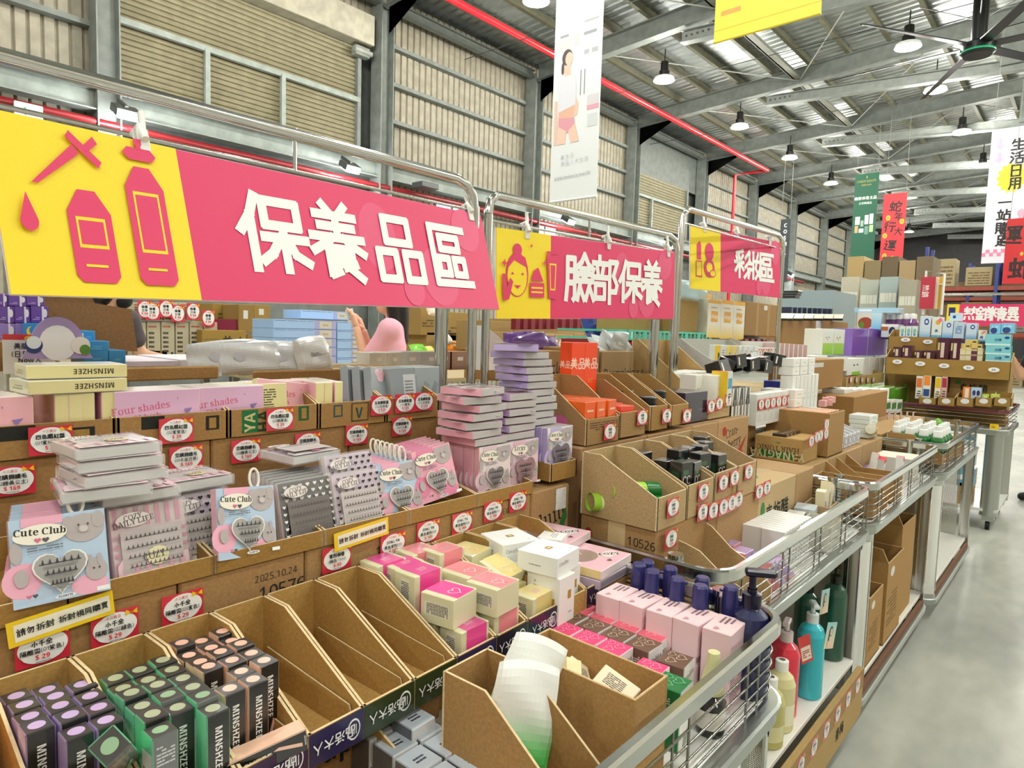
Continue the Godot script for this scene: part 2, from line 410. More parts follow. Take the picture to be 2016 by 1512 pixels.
# place a copy of a prototype
func P(kind: String,x: float,y: float,z: float,yaw: float,pitch: float,roll: float,label: String,sc := Vector3.ONE):
	var k = protos[kind]
	var o: Node3D = k[0].duplicate()
	o.transform = Transform3D(Basis.from_euler(Vector3(deg_to_rad(pitch),deg_to_rad(yaw),deg_to_rad(roll))).scaled_local(sc),Vector3(x,y,z))
	meta(o,label,k[2],k[3])
	top(o,k[1])
	return o

const ORDS := "first second third fourth fifth sixth seventh eighth ninth tenth eleventh twelfth thirteenth fourteenth fifteenth sixteenth seventeenth eighteenth nineteenth twentieth"
func S(kind: String,label: String,v: Array):
	var a := [.0,.0,.0,.0,.0,.0]
	for i in v.size(): a[i] = v[i]
	P(kind,a[0],a[1],a[2],a[3],a[4],a[5],label)
func R(kind: String,label: String,start: int,rows: Array):
	for i in rows.size(): S(kind,label.replace("#",ORDS.split(" ")[start - 1+i]),rows[i])

func K(kind: String,nm: String,cat: String,grp: String,node: Node3D): protos[kind] = [node,nm,cat,grp]

func noise_tex(fr: float,c1: Color,c2: Color,sd := 1,oct := 3,sz := 256,bump := false) -> NoiseTexture2D:
	var n := FastNoiseLite.new(); n.seed = sd; n.frequency = fr; n.fractal_octaves = oct; n.noise_type = FastNoiseLite.TYPE_SIMPLEX_SMOOTH
	var t := NoiseTexture2D.new(); t.width = sz; t.height = sz; t.seamless = true; t.noise = n
	if bump: t.as_normal_map = true; t.bump_strength = 2.0
	else:
		var g := Gradient.new(); g.set_color(0,c1); g.set_color(1,c2); t.color_ramp = g
	return t

func mat(nm: String,rough: float,metal := .0,col := Color.WHITE,vc := true) -> StandardMaterial3D:
	var m := StandardMaterial3D.new()
	m.resource_name = nm; m.roughness = rough; m.metallic = metal; m.albedo_color = col; m.vertex_color_use_as_albedo = vc
	M[nm] = m
	return m

func materials():
	for f in [["sans","Droid Sans",400],["bold","Droid Sans",700],["serif","Droid Serif",400],["serifb","Droid Serif",700],["ital","Droid Serif",400]]:
		var sf := SystemFont.new(); sf.font_names = PackedStringArray([f[1]]); sf.font_weight = f[2]; sf.font_italic = f[0] == "ital"
		fonts[f[0]] = sf
	mat("paper",.5); mat("matte",.85)
	var g := mat("gloss",.28); g.clearcoat_enabled = true; g.clearcoat = .6; g.clearcoat_roughness = .08
	var cb := mat("card",.8)
	cb.albedo_texture = noise_tex(.06,Color(.86,.86,.86),Color(1,1,1),4,4); cb.uv1_triplanar = true; cb.uv1_scale = Vector3(9,9,9)
	cb.normal_enabled = true; cb.normal_texture = noise_tex(.03,Color.BLACK,Color.WHITE,9,4,256,true); cb.normal_scale = .25
	var pk := mat("paint",.55)
	pk.albedo_texture = noise_tex(.02,Color(.84,.84,.84),Color(1,1,1),14,4); pk.uv1_triplanar = true; pk.uv1_scale = Vector3(.8,.8,.8)
	mat("chrome",.14,1.0); mat("steel",.34,1.0)
	var rs := mat("roofsheet",.36,.75)
	rs.albedo_texture = noise_tex(.012,Color(.72,.74,.74),Color(1,1,1),24,4); rs.uv1_triplanar = true; rs.uv1_scale = Vector3(.35,.35,.35)
	var bt := mat("bottle",.08); bt.clearcoat_enabled = true; bt.clearcoat = .8
	var pl := mat("plastic",.3)
	var gl := mat("clear",.05,.0,Color(1,1,1,.18)); gl.transparency = BaseMaterial3D.TRANSPARENCY_ALPHA; gl.vertex_color_use_as_albedo = false
	var fa := mat("fabric",.9); fa.rim_enabled = true; fa.rim = .25; fa.rim_tint = .6
	var sk := mat("skin",.5); sk.subsurf_scatter_enabled = true; sk.subsurf_scatter_strength = .05
	mat("hair",.4); mat("rubber",.7)
	var lg := mat("glow",.5,.0,Color.WHITE,false); lg.emission_enabled = true; lg.emission = Color(.95,1,.98); lg.emission_energy_multiplier = 6.0
	# perforated sheet: holes cut out of a plate
	var im := Image.create(64,64,false,Image.FORMAT_RGBA8)
	im.fill(Color(1,1,1,1))
	for cy in [16,48]:
		for cx in [16,48]:
			for y in range(-9,10):
				for x in range(-9,10):
					if x*x+y*y < 80: im.set_pixel(cx+x,cy+y,Color(1,1,1,0))
	var pf := mat("perforated",.3,1.0,Color(.78,.78,.75)); pf.albedo_texture = ImageTexture.create_from_image(im)
	pf.transparency = BaseMaterial3D.TRANSPARENCY_ALPHA_SCISSOR; pf.alpha_scissor_threshold = .5

# ---------- camera, light ----------
func setup():
	var cam := Camera3D.new()
	cam.name = "camera"; cam.fov = 60.391; cam.near = .02; cam.far = 200
	cam.transform = Transform3D(Basis(Vector3(.66290238,.02966608,.74811787),Vector3(.03975219,.9964107,-.0747361),-Vector3(.74764978,-.07928206,-.65934374)).orthonormalized(),Vector3(0,1.3,0))
	add_child(cam); cam.current = true
	var we := WorldEnvironment.new(); we.name = "environment"
	var e := Environment.new()
	e.background_mode = Environment.BG_SKY
	var sky := Sky.new(); var sm := ProceduralSkyMaterial.new(); sm.sun_angle_max = .0; sky.sky_material = sm; e.sky = sky
	e.tonemap_mode = Environment.TONE_MAPPER_LINEAR; e.tonemap_exposure = EXPO
	e.sdfgi_enabled = true; e.ssao_enabled = true; e.ssil_enabled = true
	we.environment = e; add_child(we)

const EXPO := 1.0
const LAMP := 9.0
const FR := [-1.3,3.05,7.45,11.65,15.9,20.1,24.3,28.5,32.7,36.9,41.1]
func yb(z: float) -> float: return 6.87+.055*(z+9.8) if z < -1.0 else 6.87+.055*(8.8 - (z+1.0))

func lamp_at(x: float,y: float,z: float,label: String):
	P("lamp",x,y,z,0,0,0,label)
	var l := OmniLight3D.new(); l.name = "lamp_light"
	l.position = Vector3(x,y - .05,z); l.light_energy = LAMP; l.light_size = .22; l.omni_range = 60; l.omni_attenuation = 2; l.shadow_enabled = true
	l.light_color = Color(1.0,.99,.95)
	add_child(l,true)

func corrugated(p: Pr,x0: float,x1: float,y0: float,y1: float,z: float,pitch: float,dep: float,c: Color):
	var x := x0
	while x < x1 - .001:
		var w := minf(pitch,x1 - x)
		var a := [Vector2(0,0),Vector2(w*.7,0),Vector2(w*.8,-dep),Vector2(w*.9,-dep),Vector2(w,0)]
		for i in 4: p.q(Vector3(x+a[i].x,y0,z+a[i].y),Vector3(x+a[i+1].x,y0,z+a[i+1].y),Vector3(x+a[i+1].x,y1,z+a[i+1].y),Vector3(x+a[i].x,y1,z+a[i].y),c)
		x += pitch

func ibeam(p: Pr,a: Vector3,b: Vector3,h: float,w: float,side: Vector3,c: Color):   # a,b: middle of the lower flange's underside
	var u := Vector3.UP
	for f in [[.0,.016,w],[h - .016,h,w],[.016,h - .016,.012]]:
		var s: Vector3 = side*f[2]/2
		var k := [a+u*f[0] - s,a+u*f[0]+s,a+u*f[1]+s,a+u*f[1] - s]
		var m := [b+u*f[0] - s,b+u*f[0]+s,b+u*f[1]+s,b+u*f[1] - s]
		for i in 4: p.q(k[i],k[(i+1) % 4],m[(i+1) % 4],m[i],c)
		p.q(k[3],k[2],k[1],k[0],c); p.q(m[0],m[1],m[2],m[3],c)

func building():
	# floor: worn concrete, drawn into a picture that covers ten metres
	var im := Image.create(1024,1024,false,Image.FORMAT_RGB8)
	var n1 := FastNoiseLite.new(); n1.seed = 3; n1.frequency = .006; n1.fractal_octaves = 5
	var n2 := FastNoiseLite.new(); n2.seed = 8; n2.frequency = .05; n2.fractal_octaves = 4
	for y in 1024:
		for x in 1024:
			var wv := .66+.10*n1.get_noise_2d(x,y)+.06*n2.get_noise_2d(x*.25,y)+.04*n2.get_noise_2d(x,y*2.0)
			# damp patch on the slab, x 2.3 to 3.3 m, z 0.0 to 0.75 m
			var d := Vector2((x/102.4 - 2.72)/.62,(y/102.4 - 2.0 - .28)/.36)
			var rr := d.length()+.12*n2.get_noise_2d(x*.4,y*.4)
			if rr < 1.0: wv -= .10*smoothstep(1.0,.9,rr)
			im.set_pixel(x,y,Color(wv*.985,wv,wv*.945))
	var r := RandomNumberGenerator.new(); r.seed = 5
	for k in 9:  # hairline cracks and scratches
		var pt := Vector2(r.randf_range(150,800),r.randf_range(180,700))
		var dr := r.randf_range(0,TAU)
		for i in int(r.randf_range(60,300)):
			dr += r.randf_range(-.25,.25); pt += Vector2(cos(dr),sin(dr))
			if pt.x > 1 and pt.y > 1 and pt.x < 1022 and pt.y < 1022: im.set_pixelv(pt,im.get_pixelv(pt).darkened(.3))
	var fm := mat("concrete",.62,.0,Color.WHITE,false)
	fm.albedo_texture = ImageTexture.create_from_image(im); fm.roughness_texture = noise_tex(.01,Color(.5,.5,.5),Color(.85,.85,.85),40,4)
	fm.uv1_scale = Vector3(1,1,1)
	var p := pr()
	for i in range(-2,6):
		for j in range(-2,2):
			var x := i*10.0
			var z := j*10.0 - 2.0
			var w := C("ffffff")
			for t in [[0,0],[1,0],[1,1],[0,0],[1,1],[0,1]]: p.vx(Vector3(x+t[0]*10,0,z+t[1]*10),Vector3.UP,w,Vector2(t[0],t[1]))
	p.box(Vector3(20,-.3,0),Vector3(80,.28,40),C("808078"))
	struct("floor",p,M.concrete)

	var steel := C("7d847e")
	var sheet := C("a39d8b")
	var W := group("wall_left","structure")
	for i in FR.size() - 1:
		var a: float = FR[i]
		var b: float = FR[i+1]
		p = pr()
		if i == 1:
			p.box(Vector3((a+b)/2,0,-10.12),Vector3(b - a,4.3,.06),C("6c706c"))
			corrugated(p,a,b,6.2,7.3,-10.06,.15,.035,sheet)
		elif i == 4:
			p.box(Vector3((a+b)/2,0,-10.12),Vector3(b - a,4.4,.06),C("6c706c"))
			p.box(Vector3((a+b)/2,5.85,-10.05),Vector3(b - a,1.4,.06),C("6a706b"))
		else:
			corrugated(p,a,b,0,7.3,-10.06,.15,.035,sheet)
		part("wall_sheet",p,M.paint,W)
		if i != 1 and i != 4:
			for y in [5.03,5.69,6.35]:
				p = pr(); p.box(Vector3((a+b)/2,y,-10.0),Vector3(b - a,.07,.13),steel)
				part("girt",p,M.paint,W)
	for x in FR:
		p = pr()
		var q := Vector3(0,0,0)
		for f in [[-.13,.02],[.13,.02]]: p.box(Vector3(x+f[0],0,-9.85),Vector3(.018,7.0,.3),steel)
		p.box(Vector3(x,0,-9.85),Vector3(.25,7.0,.014),steel)
		part("column",p,M.paint,W)
	for i in FR.size() - 1:
		p = pr(); ibeam(p,Vector3(FR[i]+.14,3.95,-9.83),Vector3(FR[i+1] - .14,3.95,-9.83),.28,.22,Vector3.BACK,C("8f9892"))
		part("wall_beam",p,M.paint,W)
		p = pr(); ibeam(p,Vector3(FR[i]+.14,6.9,-9.8),Vector3(FR[i+1] - .14,6.9,-9.8),.16,.14,Vector3.BACK,C("6f756f"))
		part("eaves_beam",p,M.paint,W)
	p = pr(); p.box(Vector3(17,0,-10.25),Vector3(60,7.6,.1),C("5a5f5a"))
	part("wall_cladding",p,M.paint,W)
	p = pr(); p.box(Vector3(17,0,8.2),Vector3(60,7.6,.2),C("b4b0a2"))
	struct("wall_right",p,M.paint)
	p = pr(); p.box(Vector3(44,0,-1),Vector3(.2,7.8,18.4),C("3b3d3c"))
	struct("wall_far",p,M.paint)
	p = pr(); p.box(Vector3(-8.5,0,-1),Vector3(.2,7.8,18.4),C("b4b0a2"))
	struct("wall_near",p,M.paint)
	# bright window openings under the wall beam
	for k in [[12.3,1],[16.35,2],[9.3,3],[26.2,4]]:
		var w := Node3D.new(); w.name = "window_%d" % k[1]; w.set_meta("kind","structure"); add_child(w)
		p = pr(); p.box(Vector3(k[0],3.45,-9.99),Vector3(.85,.35,.02),C("ffffff")); part("pane",p,M.daylight,w)
		p = pr()
		for s in [-.45,.0,.45]: p.box(Vector3(k[0]+s,3.42,-9.97),Vector3(.04,.42,.05),steel)
		for s in [3.4,3.8]: p.box(Vector3(k[0],s,-9.97),Vector3(.94,.04,.05),steel)
		part("frame",p,M.paint,w)
	# rolling shutters
	for s in [[3.2,7.0,4.3,6.15,.075,"wide olive rolling shutter with a wind bar above the nearest pink sign",true],[16.25,19.3,4.45,5.85,.08,"smaller rolling shutter under a grey panel, seen behind the second pink sign",false]]:
		var o := Node3D.new()
		meta(o,s[5],"shutter"); top(o,"rolling_shutter")
		var y: float = s[2]
		while y < s[3]:
			p = pr()
			var pts := PackedVector2Array([Vector2(0,0),Vector2(.02,.012),Vector2(.028,s[4]*.5),Vector2(.02,s[4] - .012),Vector2(0,s[4])])
			for i in 4: p.q(Vector3(s[0],y+pts[i].y,-10.04+pts[i].x),Vector3(s[1],y+pts[i].y,-10.04+pts[i].x),Vector3(s[1],y+pts[i+1].y,-10.04+pts[i+1].x),Vector3(s[0],y+pts[i+1].y,-10.04+pts[i+1].x),C("8d8669"))
			part("slat",p,M.paint,o)
			y += s[4]
		for x in [s[0] - .03,s[1]+.03]:
			p = pr(); p.box(Vector3(x,4.25,-9.99),Vector3(.07,s[3] - 4.25,.1),steel); part("guide_rail",p,M.paint,o)
		if s[6]:
			p = pr(); p.box(Vector3(5.25,6.15,-9.93),Vector3(3.9,.5,.36),C("b3ae9b"),.01); part("shutter_box",p,M.paint,o)
			p = pr(); p.box(Vector3(7.02,5.95,-9.9),Vector3(.3,.16,.14),C("8a8f86"),.01); p.tube([Vector3(6.85,6.03,-9.84),Vector3(7.2,6.03,-9.84)],.045,10,C("a3a79f")); part("motor",p,M.paint,o)
			p = pr(); p.box(Vector3(5.05,5.2,-9.96),Vector3(4.0,.08,.06),C("9aa39c")); part("wind_bar",p,M.paint,o)
			for x in [4.4,5.59]:
				p = pr(); p.box(Vector3(x,4.23,-9.95),Vector3(.07,1.0,.07),C("9aa39c")); part("brace",p,M.paint,o)
		else:
			p = pr(); p.box(Vector3(17.7,5.22,-9.96),Vector3(3.1,.07,.06),C("9aa39c")); part("wind_bar",p,M.paint,o)
			p = pr(); p.box(Vector3(17.15,4.4,-9.95),Vector3(.06,.85,.07),C("9aa39c")); part("brace",p,M.paint,o)
	# roof
	var R := group("ceiling","structure")
	var rs := C("d5d9d6")
	for i in FR.size() - 1:
		for side in [[-10.2,-1.0],[-1.0,8.2]]:
			p = pr()
			var x: float = FR[i]
			while x < FR[i+1] - .01:
				var w := minf(.21,FR[i+1] - x)
				var a := [Vector2(0,0),Vector2(w*.62,0),Vector2(w*.74,.04),Vector2(w*.88,.04),Vector2(w,0)]
				for k in 4:
					var y0 := yb(side[0])+.58
					var y1 := yb(side[1])+.58
					p.q(Vector3(x+a[k].x,y0+a[k].y,side[0]),Vector3(x+a[k].x,y1+a[k].y,side[1]),Vector3(x+a[k+1].x,y1+a[k+1].y,side[1]),Vector3(x+a[k+1].x,y0+a[k+1].y,side[0]),rs)
				x += .21
			part("roof_sheet",p,M.roofsheet,R)
	p = pr(); p.box(Vector3(17,8.0,-1),Vector3(60,.1,19),C("777777")); part("roof_deck",p,M.paint,R)
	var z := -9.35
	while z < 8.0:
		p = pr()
		for f in [[.0,.014,.08,.033],[.18,.194,.08,-.033],[.014,.18,.012,.0]]: p.box(Vector3(16.5,yb(z)+.36+f[0],z+f[3]),Vector3(57,f[1] - f[0],f[2]),C("6d6b56"))  # galvanised grey darkened here: shade on the purlins is put into the colour
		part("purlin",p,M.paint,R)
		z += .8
	var red := C("c4202e")
	p = pr(); p.tube([Vector3(-6,6.86,-8.6),Vector3(22.2,6.86,-8.6)],.065,12,red); p.tube([Vector3(22.2,6.86,-8.6),Vector3(22.2,6.86,-9.7),Vector3(22.2,2.0,-9.7)],.055,10,red)
	var o := part("sprinkler_pipe",p,M.plastic); meta(o,"long bright red fire pipe running under the roof beams","pipe"); top(o,"sprinkler_pipe")
	p = pr(); p.tube([Vector3(-6,3.8,-9.78),Vector3(30,3.8,-9.78)],.06,10,C("7c1620"))
	o = part("wall_pipe",p,M.plastic); meta(o,"dark red pipe along the wall just under the wall beam","pipe"); top(o,"wall_pipe")
	for i in FR.size():
		var x: float = FR[i]
		p = pr()
		ibeam(p,Vector3(x,yb(-9.75),-9.75),Vector3(x,yb(-1.0),-1.0),.36,.2,Vector3.RIGHT,steel)
		ibeam(p,Vector3(x,yb(-1.0),-1.0),Vector3(x,yb(8.0),8.0),.36,.2,Vector3.RIGHT,steel)
		for s in [-1.0,1.0]: p.q(Vector3(x,yb(-9.75) - .45,-9.68),Vector3(x,yb(-8.6),-8.6),Vector3(x,yb(-8.6)+.02,-8.6),Vector3(x,yb(-9.75)+.05,-9.68),steel)
		p.box(Vector3(x,6.62,-1.0),Vector3(.2,.74,1.6),steel)
		part("rafter",p,M.paint,R)
		if i < 2: continue
		p = pr(); ibeam(p,Vector3(x,6.78,-6.27),Vector3(x,6.28,1.8),.22,.18,Vector3.RIGHT,steel.lightened(.06))
		for k in 5: p.tube([Vector3(x - .02,6.9,-6.18+k*.11),Vector3(x+.02,6.9,-6.18+k*.11)],.02,8,C("4a4d4a"))
		part("tie_beam",p,M.paint,R)
		if i < FR.size() - 1:
			p = pr(); p.box(Vector3((x+FR[i+1])/2,yb(-5.55)+.1,-5.62),Vector3(4.1,.2,.05),C("85877a")); p.box(Vector3((x+FR[i+1])/2,yb(-5.55)+.1,-5.55),Vector3(4.1,.02,.16),C("85877a")); part("strut",p,M.paint,R)
		for e in [[-5.55,-2.95],[-5.55,-8.1],[-.4,-2.95]]:
			p = pr(); p.tube([Vector3(x,yb(e[0])+.1,e[0]),Vector3(x - 4.2,yb(e[1])+.1,e[1])],.014,6,C("a2a59c")); part("brace_rod",p,M.paint,R)
	for x in [9.6,13.0,17.0]:
		p = pr(); p.tube([Vector3(x,6.75,-10),Vector3(x,6.72,-6),Vector3(x,6.76,2)],.008,5,C("3a3c3a")); part("cable",p,M.rubber,R)

	# high-bay lamps
	var L := Node3D.new()
	p = pr(); p.lathe([Vector2(.0,.0),Vector2(.1,.0),Vector2(.105,.12),Vector2(.08,.14),Vector2(.08,.3),Vector2(.04,.32),Vector2(0,.32)],18,C("16181a"),Vector3(0,.06,0)); part("housing",p,M.plastic,L)
	p = pr(); p.lathe([Vector2(.215,-.005),Vector2(.2,.05),Vector2(.1,.09)],22,C("e8ecea")); p.lathe([Vector2(.1,.09),Vector2(.198,.05),Vector2(.213,-.005)],22,C("e8ecea")); part("reflector",p,M.plastic,L)
	p = pr(); p.lathe([Vector2(.0,.0),Vector2(.205,.0),Vector2(.205,.012),Vector2(0,.012)],22,C("ffffff")); part("lens",p,M.glow,L)
	p = pr(); p.tube([Vector3(0,.38,0),Vector3(0,.62,0)],.012,6,C("222426")); part("hook",p,M.plastic,L)
	K("lamp","high_bay_lamp","lamp","round high bay lamps under the roof",L)
	var rows := [[-7.05,"over the wall side"],[-2.9,"beside the ceiling fan"],[1.4,"over the aisle"],[5.4,"beyond the aisle"]]
	var ORD := ["first","second","third","fourth","fifth","sixth","seventh","eighth","ninth","tenth","eleventh"]
	for rw in rows:
		var nth := 0
		for x in [-5.0,-.5,4.2,8.3,12.42,16.24,19.8,23.74,27.7,31.9,35.9]:
			nth += 1
			var xx: float = x
			if rw[0] == -2.9 and x > 12 and x < 17: xx = x+(1.18 if x < 13 else .0)
			lamp_at(xx,6.52,rw[0],"%s black-housed high bay lamp in the row %s" % [ORD[nth - 1],rw[1]])
	# flood lamps on the wall beam
	var Fl := Node3D.new()
	p = pr(); p.box(Vector3(0,-.05,.0),Vector3(.3,.1,.24),C("3c3f3d"),.01); part("housing",p,M.plastic,Fl)
	p = pr(); p.box(Vector3(0,-.07,.02),Vector3(.26,.02,.2),C("ffffff"),.004); part("lens",p,M.glow,Fl)
	p = pr(); p.box(Vector3(0,.02,-.15),Vector3(.04,.05,.3),C("3c3f3d")); part("bracket",p,M.plastic,Fl)
	K("flood","flood_lamp","lamp","flood lamps on the wall beam",Fl)
	var fl := [[3.17,"white lit flood lamp above the yellow end of the first pink sign"],[6.55,"white lit flood lamp above the middle of the first pink sign"],[12.6,"white lit flood lamp above the middle of the second pink sign"],[17.6,"white lit flood lamp near the right post of the second sign"],[27.6,"white lit flood lamp above the third pink sign"]]
	for k in fl:
		P("flood",k[0],3.95,-9.5,0,30,0,k[1])
		var l := OmniLight3D.new(); l.name = "flood_light"; l.position = Vector3(k[0],3.84,-9.38); l.light_energy = 3.0; l.light_size = .13; l.omni_range = 60; l.omni_attenuation = 2; l.shadow_enabled = true
		add_child(l,true)
	p = pr(); p.box(Vector3(0,0,0),Vector3(.28,.2,.05),C("f4f6f4"),.006); deco(p,"F f;r .3 .45 .5 .12 18a050;o 18a050 .15 .51 .4 .25 .4 .77")
	var ex := part("exit_sign",p,M.paper); meta(ex,"small white emergency sign with a green arrow above the first sign","sign"); top(ex,"exit_sign"); ex.position = Vector3(2.18,3.62,-9.7)
	p = pr(); p.box(Vector3(8.15,3.86,-9.45),Vector3(.4,.1,.3),C("3a3d3b"),.01)
	ex = part("unlit_flood_lamp",p,M.plastic); meta(ex,"unlit grey flood lamp on the beam above the red end of the first sign","lamp"); top(ex,"unlit_flood_lamp")

	# ceiling fan
	var fan := Node3D.new(); meta(fan,"large black ceiling fan with a green ringed hub and long blades","ceiling fan"); fan.position = Vector3(13,6.0,-1.78)
	p = pr(); p.tube([Vector3(0,.1,0),Vector3(0,1.2,0)],.11,16,C("0d0f10")); part("downrod",p,M.plastic,fan)
	p = pr(); p.lathe([Vector2(0,-.1),Vector2(.2,-.1),Vector2(.24,-.06),Vector2(.24,.07),Vector2(.2,.1),Vector2(.06,.13),Vector2(0,.13)],28,C("15181a")); part("hub",p,M.plastic,fan)
	p = pr(); p.lathe([Vector2(.243,-.06),Vector2(.248,-.045),Vector2(.243,-.03)],28,C("1f9a6a")); part("hub_ring",p,M.plastic,fan)
	for k in 6:
		var a := TAU*k/6+.5
		p = pr(); p.xf = Transform3D(Basis(Vector3.UP,a),Vector3.ZERO)
		for s in [1.0,-1.0]: p.q(Vector3(.2,.03+.008*s,-.08),Vector3(2.3,.0+.008*s,-.05),Vector3(2.3,.04+.008*s,.05),Vector3(.2,.06+.008*s,.08),C("1a1c1e"))
		for e in [[-.08,.03,-.05,.0],[.08,.06,.05,.04]]: p.q(Vector3(.2,e[1] - .008,e[0]),Vector3(2.3,e[3] - .008,e[2]),Vector3(2.3,e[3]+.008,e[2]),Vector3(.2,e[1]+.008,e[0]),C("1a1c1e"))
		part("blade",p,M.plastic,fan)
	for k in 3:
		var a := TAU*k/3+.9
		p = pr(); p.tube([Vector3(.1*cos(a),.5,.1*sin(a)),Vector3(1.0*cos(a),1.05,1.0*sin(a))],.01,5,C("8c8f8c")); part("guy_wire",p,M.steel,fan)
	top(fan,"ceiling_fan")

# ---------- goods: prototypes ----------
# product box as one mesh: colours "front back left right top bottom" or one colour
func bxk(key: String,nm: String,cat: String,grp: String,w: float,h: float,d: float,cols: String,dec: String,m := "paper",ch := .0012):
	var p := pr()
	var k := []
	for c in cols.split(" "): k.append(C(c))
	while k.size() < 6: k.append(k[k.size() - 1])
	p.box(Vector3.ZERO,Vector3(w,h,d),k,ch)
	deco(p,dec)
	var o := part("body",p,M[m])
	K(key,nm,cat,grp,o)

# closed shipping carton: body (prints on it) and a strip of tape
func ctk(key: String,nm: String,grp: String,w: float,h: float,d: float,col: String,dec: String,tape := "d8bd8f"):
	var o := Node3D.new()
	var p := pr(); p.box(Vector3.ZERO,Vector3(w,h,d),C(col),.003); deco(p,dec); part("body",p,M.card,o)
	if tape != "":
		p = pr(); p.box(Vector3(0,h,0),Vector3(w+.001,.0006,.045),C(tape))
		for s in [-1.0,1.0]: p.box(Vector3(s*(w/2+.0004),h - .05,0),Vector3(.0006,.05,.045),C(tape))
		part("tape",p,M.gloss,o)
	K(key,nm,"box",grp,o)

# open display tray: slanted sides. w along the front, d deep, hl lip, hb back; strip = printed strip on the lip
func tray(w: float,d: float,hl: float,hb: float,col: String,strip := "",dec := "",flat := .25,edge := "e6cfa2",inset := true) -> Node3D:
	var o := Node3D.new()
	var c := C(col)
	var e := C(edge)
	var t := .0035
	var p := pr(); p.box(Vector3(0,0,-d/2),Vector3(w - .002,t,d - .002),c); part("bottom_panel",p,M.card,o)
	p = pr(); p.slab(PackedVector2Array([Vector2(-w/2,0),Vector2(w/2,0),Vector2(w/2,hb),Vector2(-w/2,hb)]),Vector3(0,0,-d+t/2),Vector3.RIGHT,Vector3.UP,t,c,e); part("back_panel",p,M.card,o)
	for s in [-1.0,1.0]:
		p = pr(); p.slab(PackedVector2Array([Vector2(0,0),Vector2(d,0),Vector2(d,hb),Vector2(d*(1 - flat),hb),Vector2(t,hl),Vector2(0,hl)]),Vector3(s*(w/2 - t/2 - .0004),0,0),Vector3.FORWARD,Vector3.UP,t,c,e); part("side_panel",p,M.card,o)
		if inset:
			p = pr(); p.slab(PackedVector2Array([Vector2(.004,.004),Vector2(d - .004,.004),Vector2(d - .02,hl*1.25),Vector2(.02,hl*.95)]),Vector3(s*(w/2 - t*2),0,0),Vector3.FORWARD,Vector3.UP,.002,c,e); part("inner_flap",p,M.card,o)
	p = pr(); p.slab(PackedVector2Array([Vector2(-w/2,0),Vector2(w/2,0),Vector2(w/2,hl),Vector2(-w/2,hl)]),Vector3(0,0,-t/2),Vector3.RIGHT,Vector3.UP,t,c,e)
	if strip == "" and dec != "":
		p.bc = Vector3(0,0,-t/2); p.bs = Vector3(w,hl,t); deco(p,dec)
	part("front_lip",p,M.card,o)
	if strip != "":
		p = pr(); p.box(Vector3(0,.001,.0006),Vector3(w - .001,hl - .002,.001),C(strip)); deco(p,dec); part("printed_strip",p,M.gloss,o)
	return o

# open carton: four walls, a bottom and (fl > 0) flaps standing up by fl at the back and the left
func openbox(w: float,h: float,d: float,col: String,dec := "",fl := .0,decl := "") -> Node3D:
	var o := Node3D.new()
	var c := C(col)
	var e := C("dcc090")
	var t := .004
	var p := pr(); p.box(Vector3.ZERO,Vector3(w,t,d),c); part("bottom_panel",p,M.card,o)
	for s in [-1.0,1.0]:
		p = pr(); p.box(Vector3(0,0,s*(d/2 - t/2)),Vector3(w,h,t),[c,c,c,c,e,c],.0008)
		if s > 0: p.bc = Vector3.ZERO; p.bs = Vector3(w,h,d); deco(p,dec)
		part("front_panel" if s > 0 else "back_panel",p,M.card,o)
		p = pr(); p.box(Vector3(s*(w/2 - t/2),0,0),Vector3(t,h,d - t*2),[c,c,c,c,e,c],.0008)
		if s < 0: p.bc = Vector3.ZERO; p.bs = Vector3(w,h,d); deco(p,decl)
		part("side_panel",p,M.card,o)
	if fl > .0:
		p = pr(); p.slab(PackedVector2Array([Vector2(-w/2,0),Vector2(w/2,0),Vector2(w/2 - .01,fl),Vector2(-w/2+.01,fl)]),Vector3(0,h,-d/2+t/2),Vector3.RIGHT,Vector3(0,1,-.15).normalized(),t,c,e); part("flap",p,M.card,o)
		p = pr(); p.slab(PackedVector2Array([Vector2(-d/2,0),Vector2(d/2,0),Vector2(d/2 - .02,fl*.8),Vector2(-d/2+.02,fl)]),Vector3(-w/2+t/2,h,0),Vector3.BACK,Vector3(-.3,1,0).normalized(),t,c,e); part("flap",p,M.card,o)
	return o

func bow(p: Pr,x: float,y: float,s: float):
	p.lay += 1
	p.po(PackedVector2Array([Vector2(x,y),Vector2(x - s,y+s*.9),Vector2(x - s*1.1,y - s*.6)]),C("f3c419"))
	p.po(PackedVector2Array([Vector2(x,y),Vector2(x+s*1.1,y - s*.6),Vector2(x+s,y+s*.9)]),C("f3c419"))
	p.el(x,y,s*.35,s*.4,C("d8641a"),10)

